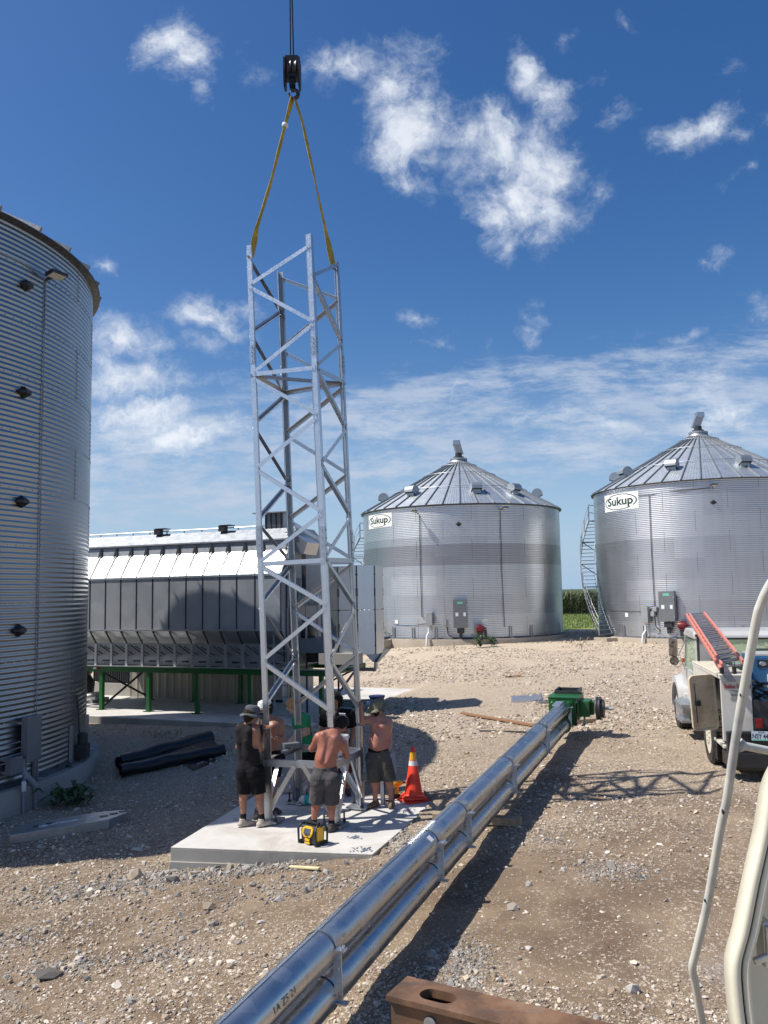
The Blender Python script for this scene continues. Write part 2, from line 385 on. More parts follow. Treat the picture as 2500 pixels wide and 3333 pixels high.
def ground_mat():
    T = NT('gravel_yard'); co = T.co('Object'); sp = T.add('ShaderNodeSeparateXYZ'); T.inp(sp, 0, co)
    big = T.noise(co, .22, 5, .6, .5); mid = T.noise(co, .9, 6, .65, .6); tr = T.noise(T.map(co, (.55, .12, 1), (0, 0, -.35)), 1.3, 5, .6)
    st1 = T.vor(co, 24, 'Color'); st2 = T.vor(co, 60, 'Color'); d1 = T.vor(co, 24, 'Distance'); d2 = T.vor(co, 60, 'Distance')
    s1 = T.add('ShaderNodeSeparateColor'); T.inp(s1, 0, st1); s2 = T.add('ShaderNodeSeparateColor'); T.inp(s2, 0, st2)
    stone = T.ramp(s1.outputs[0], [(0, (.34, .27, .195)), (.5, (.47, .385, .285)), (.85, (.60, .51, .40)), (1, (.36, .345, .33))])
    stone2 = T.ramp(s2.outputs[0], [(0, (.31, .24, .17)), (.6, (.46, .375, .275)), (1, (.60, .52, .41))])
    stones = T.mix(T.ramp(s1.outputs[1], [(.45, 0.0), (.55, 1.0)]), stone, stone2)
    dirt = T.ramp(mid, [(.25, (.12, .083, .053)), (.5, (.205, .147, .098)), (.75, (.33, .25, .17))])
    # far = clean pale rock; near = trodden earth with rock in it
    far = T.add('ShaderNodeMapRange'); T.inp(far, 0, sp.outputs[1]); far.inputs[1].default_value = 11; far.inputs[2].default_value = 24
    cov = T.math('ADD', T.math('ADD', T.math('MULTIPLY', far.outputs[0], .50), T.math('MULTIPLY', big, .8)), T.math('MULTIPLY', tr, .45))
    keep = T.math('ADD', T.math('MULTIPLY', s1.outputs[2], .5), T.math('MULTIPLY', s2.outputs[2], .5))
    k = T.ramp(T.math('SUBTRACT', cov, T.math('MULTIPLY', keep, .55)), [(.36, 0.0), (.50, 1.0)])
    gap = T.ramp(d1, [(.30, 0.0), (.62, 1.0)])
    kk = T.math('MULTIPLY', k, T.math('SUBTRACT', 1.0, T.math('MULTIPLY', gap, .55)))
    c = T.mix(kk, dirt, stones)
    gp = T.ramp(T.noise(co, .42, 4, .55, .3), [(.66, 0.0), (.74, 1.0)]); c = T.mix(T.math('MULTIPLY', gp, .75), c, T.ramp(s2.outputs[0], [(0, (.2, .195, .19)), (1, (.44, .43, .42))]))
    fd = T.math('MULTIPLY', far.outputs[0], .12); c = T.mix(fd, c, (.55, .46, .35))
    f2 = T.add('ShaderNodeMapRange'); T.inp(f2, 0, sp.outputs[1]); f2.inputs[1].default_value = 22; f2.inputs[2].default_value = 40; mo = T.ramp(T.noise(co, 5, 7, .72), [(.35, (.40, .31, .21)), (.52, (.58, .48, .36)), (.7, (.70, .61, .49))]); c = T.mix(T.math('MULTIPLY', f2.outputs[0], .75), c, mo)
    # grass beyond the yard
    gy = T.math('ADD', sp.outputs[1], T.math('MULTIPLY', mid, 2.5)); gr = T.ramp(T.math('MULTIPLY', T.math('SUBTRACT', gy, 60.0), .5, 0, True), [(0, 0.0), (1, 1.0)])
    gc = T.ramp(T.noise(co, 1.7, 8, .7), [(.3, (.10, .16, .03)), (.7, (.20, .27, .06))]); c = T.mix(gr, c, gc)
    T.inp(T.b, 'Base Color', c); T.b.inputs['Roughness'].default_value = .92; T.b.inputs['Specular IOR Level'].default_value = .25
    h = T.math('ADD', T.math('MULTIPLY', T.math('SUBTRACT', 1.0, d1), T.math('MULTIPLY', k, .8)), T.math('ADD', T.math('MULTIPLY', d2, -.35), T.math('MULTIPLY', T.noise(co, 14, 6, .7), .6)))
    T.bump(h, .9, .022); return T.m
M['ground'] = ground_mat()
def attr_mat(name, rough=.85, bump=0, bs=40, attr='tint'):
    T = NT(name); a = T.add('ShaderNodeAttribute'); a.attribute_name = attr
    n = T.noise(T.co(), 30, 4); c = T.mix(T.math('MULTIPLY', n, .35), a.outputs['Color'], (.2, .17, .13))
    T.inp(T.b, 'Base Color', c); T.b.inputs['Roughness'].default_value = rough
    if bump: T.bump(T.noise(T.co(), bs, 4), bump, .01)
    return T.m
M['stones'] = attr_mat('loose_limestone', .88, .4, 60)
M['leaf'] = attr_mat('leaf_blades', .55)
def skin(name, col, burn, amt):
    T = NT(name); co = T.co(); n = T.noise(co, 5, 5, .6, .4); f = T.ramp(n, [(.35, 0.0), (.65, 1.0)])
    c = T.mix(T.math('MULTIPLY', f, amt), col, burn); c = T.mix(T.math('MULTIPLY', T.noise(co, 45, 3), .18), c, [x*.7 for x in col])
    T.inp(T.b, 'Base Color', c); T.b.inputs['Roughness'].default_value = .46; T.b.inputs['Subsurface Weight'].default_value = .06
    T.b.inputs['Subsurface Radius'].default_value = (.02, .008, .004); T.bump(T.noise(co, 120, 3), .12, .004); return T.m
def cloth(name, col, sheen=.02, wr=.5, camo=None):
    T = NT(name); co = T.co(); n = T.noise(co, 7, 5, .6)
    c = T.ramp(n, [(.3, [x*.8 for x in col]), (.7, [x*1.2 for x in col])])
    if camo: c = T.ramp(T.noise(co, 26, 3, .5, .6), [(.36, camo[0]), (.46, camo[1]), (.55, camo[2]), (.64, camo[3])])
    T.inp(T.b, 'Base Color', c); T.b.inputs['Roughness'].default_value = .9; T.b.inputs['Specular IOR Level'].default_value = .2
    T.b.inputs['Sheen Weight'].default_value = sheen
    h = T.math('ADD', T.math('MULTIPLY', T.noise(T.map(co, (1, 1, .45)), 9, 4, .55, .8), 1.0), T.math('MULTIPLY', T.noise(co, 300, 2), .06)); T.bump(h, wr, .03); return T.m
# ---------------------------------------------------------------- setting: ground, slab, pad, grass, corn
def fine_axis(pts):
    out = [pts[0][0]]
    for (a, s), (b, _) in zip(pts[:-1], pts[1:]):
        n = max(1, int(round((b-a)/s))); out += list(np.linspace(a, b, n+1)[1:])
    return np.array(out)
gx = fine_axis([(-1500, 300), (-300, 60), (-60, 8), (-20, 1), (-9, .12), (9, .12), (9.001, 1), (24, 4), (60, 40), (300, 300), (1500, 1)])
gy = fine_axis([(-60, 10), (-10, 2), (3, .09), (22, .09), (22.001, .4), (60, 2), (120, 20), (400, 400), (2400, 1)])
X, Y = np.meshgrid(gx, gy, indexing='ij')
def bumps(X, Y):
    near = np.clip((26-Y)/8, 0, 1)*np.clip((14-np.abs(X))/4, 0, 1)
    b = (fbm(X*1.1, Y*1.1, 0, 4)-.48)*.10+(fbm(X*4, Y*4, 3, 3)-.45)*.04
    ruts = 1.6*np.sin((X-3.4-.32*(Y-8))*6.5)*np.exp(-((X-3.4-.32*(Y-8))/.8)**2)*.02*np.clip((fbm(X*.8, Y*.8, 9, 2)-.3)*4, 0, 1)
    return near*(b+ruts)+(fbm(X*.09, Y*.09, 6, 3)-.45)*.25*np.clip((Y-24)/20, 0, 1)*np.clip((120-Y)/40, 0, 1)
slab_c = [PZ(556, 2757, .30), PZ(1213, 2780, .30), PZ(1415, 2610, .30), PZ(880, 2560, .30)]
Z = gz(X, Y)+bumps(X, Y)
# keep the earth below the slab, the pad and the bin floors
def inside(X, Y, poly, grow=0.0):
    c = np.mean([p[:2] for p in poly], axis=0); m = np.ones_like(X, bool); q = [c+(p[:2]-c)*(1+grow) for p in poly]; n = len(q)
    for i in range(n):
        a, b = q[i], q[(i+1) % n]; m &= ((b[0]-a[0])*(Y-a[1])-(b[1]-a[1])*(X-a[0])) > 0
    return m
ms = inside(X, Y, slab_c, .0); Z = np.where(ms, np.minimum(Z, .10), Z)
PADZ = .37
pad_a, pad_b = PZ(120, 2322, PADZ), PZ(790, 2354, PADZ)
pd = nrm(pad_b-pad_a); pn = V(-pd[1], pd[0], 0)
pad_c = [pad_a-pd*2.5, pad_b+pd*2.2, pad_b+pd*2.2+pn*8.6, pad_a-pd*2.5+pn*8.6]
Z = np.where(inside(X, Y, pad_c, -.02), np.minimum(Z, .2), Z)
def flat_to(Z, cx, cy, r, z):
    d = np.sqrt((X-cx)**2+(Y-cy)**2); w = np.clip((r+3.0-d)/3.0, 0, 1); return Z*(1-w)+z*w
nX, nY = X.shape; idx = np.arange(nX*nY).reshape(nX, nY)
GF = np.stack([idx[:-1, :-1], idx[1:, :-1], idx[1:, 1:], idx[:-1, 1:]], -1).reshape(-1, 4)
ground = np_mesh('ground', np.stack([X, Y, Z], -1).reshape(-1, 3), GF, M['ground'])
tag(ground, 'gravel and trodden earth yard running out to grass', kind='structure')
def hz(x, y): return float(gz(x, y)+bumps(np.array([float(x)]), np.array([float(y)]))[0])

m = MB(); c = [np.array(p) for p in slab_c]
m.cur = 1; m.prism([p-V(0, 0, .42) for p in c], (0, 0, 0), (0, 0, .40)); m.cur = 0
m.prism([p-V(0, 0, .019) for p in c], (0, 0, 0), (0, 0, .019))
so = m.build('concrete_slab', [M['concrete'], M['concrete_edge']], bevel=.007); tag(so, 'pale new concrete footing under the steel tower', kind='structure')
m = MB(); a, b = c[0], c[1]; d = nrm(b-a); o = V(d[1], -d[0], 0)
# form lip along the near edge
m.prism([a+o*.0+V(0, 0, -.19), b+V(0, 0, -.19), b+o*.035+V(0, 0, -.19), a+o*.035+V(0, 0, -.19)], (0, 0, -.3), (0, 0, 0))
tag(m.build('concrete_footing', M['concrete_edge']), 'rough lower pour of the tower footing', kind='structure')
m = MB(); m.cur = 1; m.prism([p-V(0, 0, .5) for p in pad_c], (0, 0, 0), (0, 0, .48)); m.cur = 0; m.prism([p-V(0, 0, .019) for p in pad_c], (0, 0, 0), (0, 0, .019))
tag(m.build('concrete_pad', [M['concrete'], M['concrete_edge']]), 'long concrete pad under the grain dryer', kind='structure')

# ---- loose rock: size falls off with distance the way it shows in the picture
def icosa():
    t = (1+5**.5)/2; v = np.array([(-1, t, 0), (1, t, 0), (-1, -t, 0), (1, -t, 0), (0, -1, t), (0, 1, t), (0, -1, -t), (0, 1, -t), (t, 0, -1), (t, 0, 1), (-t, 0, -1), (-t, 0, 1)], float)
    f = np.array([(0, 11, 5), (0, 5, 1), (0, 1, 7), (0, 7, 10), (0, 10, 11), (1, 5, 9), (5, 11, 4), (11, 10, 2), (10, 7, 6), (7, 1, 8), (3, 9, 4), (3, 4, 2), (3, 2, 6), (3, 6, 8), (3, 8, 9), (4, 9, 5), (2, 4, 11), (6, 2, 10), (8, 6, 7), (9, 8, 1)])
    return v/np.linalg.norm(v[0]), f
IV, IF = icosa()
def stones(name, x, y, r, label, cols, flat=.55, z=None, parent=None):
    n = len(x); z = (gz(x, y)+bumps(x, y)) if z is None else z
    jit = 1+RNG.uniform(-.42, .42, (n, 12, 1)); vs = IV[None]*jit
    sc = np.stack([RNG.uniform(.7, 1.35, n), RNG.uniform(.6, 1.1, n), RNG.uniform(flat*.7, flat*1.4, n)], -1)
    vs = vs*sc[:, None, :]; an = RNG.uniform(0, 6.28, n); ti = RNG.normal(0, .35, n)
    ca, sa, ct, st = np.cos(an), np.sin(an), np.cos(ti), np.sin(ti)
    x1 = vs[..., 0]*ct[:, None]+vs[..., 2]*st[:, None]; z1 = -vs[..., 0]*st[:, None]+vs[..., 2]*ct[:, None]
    xx = x1*ca[:, None]-vs[..., 1]*sa[:, None]; yy = x1*sa[:, None]+vs[..., 1]*ca[:, None]
    vv = np.stack([xx*r[:, None]+x[:, None], yy*r[:, None]+y[:, None], z1*r[:, None]+(z+r*.18)[:, None]], -1)
    ff = (IF[None]+12*np.arange(n)[:, None, None]).reshape(-1, 3)
    o = np_mesh(name, vv.reshape(-1, 3), ff, M['stones'], parent, smooth=False)
    at = o.data.color_attributes.new('tint', 'FLOAT_COLOR', 'POINT'); cols = np.array(cols); pick = RNG.integers(0, len(cols), n)
    cc = cols[pick]*RNG.uniform(.75, 1.25, (n, 1)); cc = np.concatenate([cc, np.ones((n, 1))], 1); at.data.foreach_set('color', np.repeat(cc, 12, 0).astype(np.float32).ravel())
    return o
LIME = [(.48, .39, .29), (.56, .47, .36), (.66, .57, .46), (.40, .31, .22), (.52, .42, .32), (.33, .25, .17), (.70, .63, .54), (.42, .38, .34)]
GREY = [(.31, .29, .265), (.36, .335, .30), (.21, .195, .18), (.44, .41, .365), (.38, .31, .23)]
n = 150000; y = np.exp(RNG.uniform(math.log(4.6), math.log(34), n)); x = RNG.uniform(-.56, .56, n)*y
dens = (fbm(x*.42, y*.42, 2, 4)-.47)*1.9+.62+.45*np.exp(-((y-7.0)/2.2)**2)*(x < 0)-.12*(x > 0)*(y < 12)*(y > 8)+.30*np.exp(-((y-6.6)/1.0)**2)*(x > 0)
ok = (RNG.random(n) < np.clip((dens-.40)*2.2, .07, 1))
for poly, g in ((slab_c, .03), (pad_c, .02)): ok &= ~inside(x, y, poly, g)
ok &= ((x+12.85)**2+(y-18.1)**2 > 6.3**2); x, y = x[ok], y[ok]
r = np.exp(RNG.normal(math.log(.0115), .55, len(x))).clip(.004, .055)*(.62+.02*y)
tag(stones('loose_gravel', x, y, r, '', LIME), 'loose crushed limestone scattered over the yard', kind='stuff')
n = 45000; y = RNG.uniform(19, 57, n); x = RNG.uniform(-.25, .55, n)*y; ok = (fbm(x*.35, y*.35, 4, 4) > .42); ok &= ~inside(x, y, pad_c, .03); x, y = x[ok], y[ok]
tag(stones('far_gravel', x, y, np.exp(RNG.normal(math.log(.030), .4, len(x))).clip(.01, .08), '', LIME, .5), 'coarser limestone pieces on the pale far gravel', kind='stuff')
def patch(cx, cy, sx, sy, n, rm, cols, rot=0, z=None):
    n = int(n*2.2); a = RNG.normal(0, 1, n)*sx; b = RNG.normal(0, 1, n)*sy; px = cx+a*math.cos(rot)-b*math.sin(rot); py = cy+a*math.sin(rot)+b*math.cos(rot)
    k = ~inside(px, py, slab_c, .015); px, py = px[k], py[k]
    r = np.exp(RNG.normal(math.log(rm*.42), .6, len(px))); return px, py, r
px, py, pr = [], [], []
for u, v, sx, sy, n, rm in ((1500, 3140, .20, .35, 900, .017), (1985, 2835, .25, .3, 700, .016), (1785, 2735, .14, .2, 250, .015), (230, 3150, .35, .12, 420, .018), (1000, 2880, .9, .28, 900, .022), (760, 2835, .7, .16, 800, .026), (520, 2850, .45, .3, 650, .024), (250, 2900, .5, .25, 380, .024),
                            (60, 3060, .3, .25, 350, .02), (640, 3010, .35, .2, 160, .018), (1310, 2740, .12, .75, 420, .026), (560, 3110, .3, .12, 150, .02)):
    g = G(u, v); q = patch(g[0], g[1], sx, sy, n, rm, GREY); px.append(q[0]); py.append(q[1]); pr.append(q[2])
px, py, pr = map(np.concatenate, (px, py, pr))
tag(stones('crushed_concrete', px, py, pr, '', GREY, .7), 'grey heaps of broken concrete and crushed rock round the footing', kind='stuff')
# larger single rocks
for i, (u, v, s, lab) in enumerate(((160, 3185, .12, 'dark flat rock on the earth at the lower left'), (285, 3195, .05, 'small pale rock right of the dark flat rock'), (630, 2855, .06, 'grey broken concrete lump below the footing corner'), (1065, 2835, .06, 'flat grey rock beside the tube, below the footing'), (1670, 2960, .07, 'round brown rock in the tube shadow edge'),
                                    (2060, 3228, .07, 'large white rock on the gravel at the lower right'), (1405, 3115, .055, 'rounded tan pebble near the rusty beam'), (1720, 2880, .05, 'pale rock on the earth between tube and railing'), (2085, 2860, .05, 'dark grey rock at the end of the grey heap'), (450, 2763, .08, 'pale flat concrete chip left of the footing'),
                                    (420, 3268, .06, 'cream pebble standing on the lower left gravel'), (240, 2845, .05, 'grey rock lump in the loose stone, left'))):
    g = G(u, v); o = stones('rock', np.array([0.0]), np.array([0.0]), np.array([s]), '', [(.12, .115, .11)] if 'dark' in lab else ([(.55, .52, .47)] if ('white' in lab or 'pale' in lab or 'cream' in lab) else [(.33, .30, .26)]), .5, z=np.array([0.0]))
    o.location = (g[0], g[1], hz(g[0], g[1])); tag(o, lab, 'rock')

# ---- grass and corn beyond the yard
def blades(name, pts, h, w, cols, mat, bend=.5, nseg=2, lean=1.0):
    n = len(pts); a = RNG.uniform(0, 6.28, n); hh = h*RNG.uniform(.6, 1.25, n); dx, dy = np.cos(a), np.sin(a); bd = bend*hh*RNG.uniform(.3, 1.2, n)*lean
    vs = []; 
    for k in range(nseg+1):
        t = k/nseg; ww = w*(1-t*.9)*.5; ox = dx*bd*t*t; oy = dy*bd*t*t
        for s in (-1, 1): vs.append(np.stack([pts[:, 0]+ox-dy*ww*s, pts[:, 1]+oy+dx*ww*s, pts[:, 2]+hh*(t-.35*t*t*bend)], -1))
    vs = np.stack(vs, 1); k = 2*(nseg+1); f = np.array([(2*i, 2*i+1, 2*i+3, 2*i+2) for i in range(nseg)])
    ff = (f[None]+k*np.arange(n)[:, None, None]).reshape(-1, 4); o = np_mesh(name, vs.reshape(-1, 3), ff, mat)
    at = o.data.color_attributes.new('tint', 'FLOAT_COLOR', 'POINT'); cols = np.array(cols); cc = cols[RNG.integers(0, len(cols), n)]*RNG.uniform(.7, 1.3, (n, 1))
    at.data.foreach_set('color', np.repeat(np.concatenate([cc, np.ones((n, 1))], 1), k, 0).astype(np.float32).ravel()); return o
n = 26000; x = RNG.uniform(2, 34, n); y = RNG.uniform(61, 88, n); pts = np.stack([x, y, gz(x, y)+bumps(x, y)-.02], -1)
tag(blades('grass', pts, .22, .05, [(.13, .20, .035), (.19, .26, .05), (.24, .31, .08), (.11, .16, .03)], M['leaf']), 'mown green grass verge before the corn', kind='stuff')
GREENC = [(.05, .085, .02), (.075, .115, .03), (.10, .14, .04), (.04, .07, .018), (.13, .15, .05)]
cx_, cy_ = [], []
for row in range(5):
    xs = np.arange(-26, 62, .19); xs = xs+RNG.normal(0, .05, len(xs)); cx_.append(xs); cy_.append(np.full(len(xs), 88.5+row*.76)+RNG.normal(0, .06, len(xs)))
cx_ = np.concatenate(cx_); cy_ = np.concatenate(cy_); npl = len(cx_)
rep = 9; bx = np.repeat(cx_, rep); by = np.repeat(cy_, rep); bz = np.repeat(gz(cx_, cy_), rep)+np.tile(np.linspace(.15, 2.0, rep), npl)+RNG.normal(0, .08, npl*rep)
lf = blades('corn_field', np.stack([bx, by, bz], -1), .75, .11, GREENC, M['leaf'], bend=1.25, nseg=3)
tag(lf, 'tall green corn standing along the field edge', kind='stuff')
st = blades('corn_tassels', np.stack([cx_, cy_, gz(cx_, cy_)+RNG.normal(0, .1, npl)], -1), 2.5, .05, [(.09, .11, .04), (.2, .17, .08)], M['leaf'], bend=.04, nseg=2)
tag(st, 'stalks and tassels of the corn rows', kind='stuff')
# field canopy running to the horizon
fx = np.linspace(-900, 900, 120); fy = np.concatenate([np.linspace(92, 160, 40), np.linspace(170, 2300, 40)]); A, B = np.meshgrid(fx, fy, indexing='ij')
C_ = gz(A, B)+2.15+(fbm(A*.9, B*.9, 1, 3)-.5)*.5*(B < 200); I = np.arange(A.size).reshape(A.shape)
M['canopy'] = pmat('corn_canopy', (.06, .085, .025), .8, 0, .35, .6, bump=.8, bscale=3)
tag(np_mesh('field', np.stack([A, B, C_], -1).reshape(-1, 3), np.stack([I[:-1, :-1], I[1:, :-1], I[1:, 1:], I[:-1, 1:]], -1).reshape(-1, 4), M['canopy']), 'corn field running to the horizon', kind='structure')
# ---------------------------------------------------------------- grain bins
class Bin:
    def __init__(s, label, C, zg, R, z0, ze, group):
        s.C = V(C[0], C[1], 0); s.R = R; s.zg = zg; s.z0 = z0-zg; s.ze = ze-zg
        f = -nrm(s.C[:2]); s.a = math.atan2(f[0], -f[1])
        s.root = thing('grain_bin', label, 'grain bin', (C[0], C[1], zg), s.a, group)
    def at(s, ph, r, z): return V(r*math.sin(ph), -r*math.cos(ph), z)
    def hit(s, u, v, r=None):
        """pixel -> (angle, height) on the wall"""
        r = r or s.R; d = ray(u, v); d2 = d[:2]; a = d2@d2; b = -2*d2@s.C[:2]; c = s.C[:2]@s.C[:2]-r*r; q = b*b-4*a*c
        t = (-b-math.sqrt(max(q, 0)))/(2*a); p = d*t+V(0, 0, CAMZ); l = Rz(-s.a)@(p-s.C)
        return math.atan2(l[0], -l[1]), p[2]-s.zg
    def wall(s, mat, segs, pitch=.1016, amp=.0065, k=6, a0=-math.pi, a1=math.pi):
        s.pitch, s.amp = pitch, amp
        n = int((s.ze-s.z0)/pitch*k); z = np.linspace(s.z0, s.ze, n); r = s.R+amp*np.cos(2*np.pi*(z-s.z0)/pitch); a = np.linspace(-np.pi, np.pi, segs, endpoint=False)
        vx = r[:, None]*np.sin(a)[None]; vy = -r[:, None]*np.cos(a)[None]; vz = np.repeat(z[:, None], segs, 1)
        I = np.arange(n*segs).reshape(n, segs); J = np.roll(I, -1, 1)
        np_mesh('wall', np.stack([vx, vy, vz], -1).reshape(-1, 3), np.stack([I[:-1], J[:-1], J[1:], I[1:]], -1).reshape(-1, 4), mat, s.root)
    def rad(s, z): return s.R+s.amp*math.cos(2*math.pi*(z-s.z0)/s.pitch)
    def foundation(s, mat, w=.26, drop=.5):
        m = MB(); m.lathe([(s.R+w, -drop), (s.R+w, s.z0-.05), (s.R+w-.02, s.z0-.01), (s.R-.3, s.z0-.01)], 128); m.build('foundation', mat, s.root, smooth=True)
        m = MB(); m.lathe([(s.R-.02, s.z0-.008), (s.R+.10, s.z0-.008), (s.R+.06, s.z0+.03), (s.R+.012, s.z0+.06)], 128); m.build('base_sealant', M['seam'], s.root, smooth=True)
    def seams(s, offs, rings, ring=1.118, phs=(-1.5, 1.5), n=13, bolts=True, wd=.05, strip=True):
        """lapped vertical edges of the sheets, and bolt rows"""
        mb = MB(); ms = MB()
        for i in range(rings):
            za = s.z0+.07+i*ring; zb = min(za+ring, s.ze-.05)
            if za > s.ze-.2: break
            for j in range(-n, n):
                ph = (j+.5*(i % 2))*2*math.pi/n+offs
                if not phs[0] < ph < phs[1]: continue
                if strip:
                    zz = np.linspace(za, zb, int((zb-za)/s.pitch*5)); pa, pb = [], []
                    for z in zz:
                        r = s.rad(z)+.004; pa.append(s.at(ph-.0006, r, z)); pb.append(s.at(ph+.0012, r+.004, z))
                    k = len(zz); ms.add(pa+pb, [(q, q+1, k+q+1, k+q) for q in range(k-1)])
                if bolts:
                    z = s.z0+math.ceil((za-s.z0)/s.pitch)*s.pitch
                    while z < zb:
                        for dp in (-wd, wd): mb.box(s.at(ph+dp/s.R, s.rad(z)+.006, z), (.022, .022, .022), Rz(ph))
                        z += s.pitch
            if bolts:
                a = phs[0]
                while a < phs[1]: mb.box(s.at(a, s.rad(zb)+.006, zb), (.02, .02, .02), Rz(a)); a += .21/s.R
        if ms.v: ms.build('sheet_seam', M['seam'], s.root)
        if mb.v: mb.build('bolt_row', M['bolt'], s.root)
    def brackets(s, phs, h=.62, w=.10):
        for p in phs:
            m = MB(); r = s.R+.012
            for d in (-w/2, w/2): m.box(s.at(p+d/s.R, r+.03, s.z0+h/2), (.022, .06, h), Rz(p))
            m.box(s.at(p, r+.012, s.z0+h/2), (w, .016, h), Rz(p)); m.box(s.at(p, r+.08, s.z0+.01), (w+.06, .16, .016), Rz(p))
            m.build('stiffener', M['galv_dull'], s.root)
    def roof(s, n, pitch=.56, r0=.62, over=.14, mat='roof', ribh=.075, rails=True):
        """pitch = tan of the slope"""
        re = s.R+over; zt = s.ze+(re-r0)*pitch; s.zt = zt; s.re, s.r0, s.pt = re, r0, pitch
        ze = s.ze-.03; z = lambda r: ze+(re-r)*pitch
        m = MB()
        for j in range(n):
            a, b = 2*math.pi*j/n, 2*math.pi*(j+1)/n; k = 12; vs = []; rr = [re, re*.6, r0]
            for r in rr:
                for i in range(k+1): t = a+(b-a)*i/k; vs.append(s.at(t, r, z(r)+(.006*(r/re) if i % 2 else 0)))
            m.add(vs, [(q*(k+1)+i, q*(k+1)+i+1, (q+1)*(k+1)+i+1, (q+1)*(k+1)+i) for q in range(2) for i in range(k)])
        m.build('roof', M[mat], s.root, fix=False)
        m = MB()
        for j in range(n):
            a = 2*math.pi*j/n; p0, p1 = s.at(a, re+.01, z(re)), s.at(a, r0, z(r0)); sd = s.at(a+math.pi/2, 1, 0); u = nrm(V(0, 0, 1)+s.at(a, 1, 0)*pitch)
            m.prof(p0, p1, [(-.035, -.005), (.035, -.005), (.022, ribh), (-.022, ribh)], sd, u)
        m.build('roof_rib', M['greydark'], s.root)
        m = MB(); m.lathe([(s.R+.02, s.ze-.07), (re-.01, s.ze-.045), (re+.012, s.ze-.05), (re+.012, s.ze-.015)], 96); m.build('eave', M['darkmetal'], s.root, smooth=True)
        if rails:
            for fr in (.36, .70, .91):
                r = re+(r0-re)*fr; h = .13; m = MB(); m.tube([s.at(2*math.pi*i/96, r, z(r)+h) for i in range(96)], .017, 5, closed=True)
                for j in range(n): a = 2*math.pi*(j)/n; m.bar(s.at(a, r, z(r)), s.at(a, r, z(r)+h+.02), .03, .03)
                m.build('roof_ring', M['galv_dull'], s.root)
        m = MB(); m.lathe([(r0+.10, z(r0)-.03), (r0, z(r0)+.06), (r0-.10, z(r0)+.22), (r0-.06, z(r0)+.23), (r0-.06, z(r0)+.34), (r0-.16, z(r0)+.36), (0, z(r0)+.38)], 32); m.build('peak_cap', M['galv_dull'], s.root, smooth=True)
        s.zpk = z(r0)+.38
    def vent(s, ph, fr, w=.62, h=.42):
        """hooded roof vent: half-round hood facing down the slope"""
        r = s.re+(s.r0-s.re)*fr; zc = s.ze-.03+(s.re-r)*s.pt
        m = MB(); out = s.at(ph, 1, 0); sd = s.at(ph+math.pi/2, 1, 0); c = s.at(ph, r, zc-.05); L = .62; k = 12; prof = [(-w/2, 0)]+[(-w/2*math.cos(math.pi*i/k), .18+h*math.sin(math.pi*i/k)) for i in range(k+1)]+[(w/2, 0)]
        b = c-out*.25; a = c+out*.42
        # barrel runs across the slope: a half drum with closed ends and an open underside
        pr = [(-.34+.0, .30)]; drum = []
        kk = 14
        for i in range(kk+1):
            t = math.pi*(1.0-i/kk); drum.append((.34*math.cos(t), .22+.36*math.sin(t)))
        pts = [(-.34, -.12)]+drum+[(.34, .16)]
        m.prof(c-sd*w/2, c+sd*w/2, [(p[0]+.05, p[1]+.05) for p in pts], out, V(0, 0, 1), caps=False, closed=False)
        for e in (-1, 1): m.add([c+sd*e*w/2+out*(p[0]+.05)+V(0, 0, p[1]+.05) for p in pts], [tuple(range(len(pts)))])
        m.box(c-out*.05+V(0, 0, .02), (.5, .5, .3), Rz(ph))
        m.build('roof_vent', M['vent'], s.root, smooth=True)
    def panel(s, name, ph, z, w, h, d, mat, off=.05, bevel=.012):
        m = MB(); m.box((0, 0, 0), (w, d, h)); o = m.build(name, mat, s.root, bevel=bevel); o.location = tuple(s.at(ph, s.R+off+d/2, z)); o.rotation_euler = (0, 0, ph); s.fx = s.R+off+d
        m2 = MB()
        for e in (-1, 1): m2.box((e*(w*.42), d/2+off/2+.004, h*.36), (.05, off+.03, .05)); m2.box((e*(w*.42), d/2+off/2+.004, -h*.36), (.05, off+.03, .05))
        m2.build('mounting_strut', M['galv_dull'], o)
        return o
    def pipe(s, name, pts, r, mat, off=.05):
        m = MB(); m.tube([s.at(p[0], s.R+(p[2] if len(p) > 2 else off), p[1]) for p in pts], r, 8); return m.build(name, mat, s.root, smooth=True)
    def wrap(s, name, vs, fs, ph, z, mats, off, follow=True, parent=None):
        """flat artwork (x, y) laid round the wall"""
        out = []
        for x, y, d in vs: zz = z+y; out.append(s.at(ph+x/s.R, (s.rad(zz) if follow else s.R+s.amp)+off+d, zz))
        m = MB(); m.add(out, fs); return m.build(name, mats, parent or s.root, fix=False)
    def sign(s, ph, z, w, h):
        nx, ny = 16, int(h/s.pitch*6); vs = [((i/nx-.5)*w, (j/ny-.5)*h, 0) for j in range(ny+1) for i in range(nx+1)]
        fs = [(j*(nx+1)+i, j*(nx+1)+i+1, (j+1)*(nx+1)+i+1, (j+1)*(nx+1)+i) for j in range(ny) for i in range(nx)]
        amp = s.amp; s.amp = amp*.45; pl = s.wrap('sign', vs, fs, ph, z, M['paper'], .010); 
        tv, tf = text_mesh('Sukup', h*.66, .014*h, 0, w/h/2.15)
        bm = bmesh.new(); bv = [bm.verts.new(v) for v in tv]
        for f in tf:
            try: bm.faces.new([bv[i] for i in f])
            except ValueError: pass
        bmesh.ops.triangulate(bm, faces=bm.faces)
        bmesh.ops.subdivide_edges(bm, edges=[e for e in bm.edges if e.calc_length() > .12], cuts=2, use_grid_fill=True)
        bmesh.ops.triangulate(bm, faces=bm.faces)
        bm.verts.index_update(); tv = [(v.co.x, v.co.y+.02, 0) for v in bm.verts]; tf = [tuple(v.index for v in f.verts) for f in bm.faces]; bm.free()
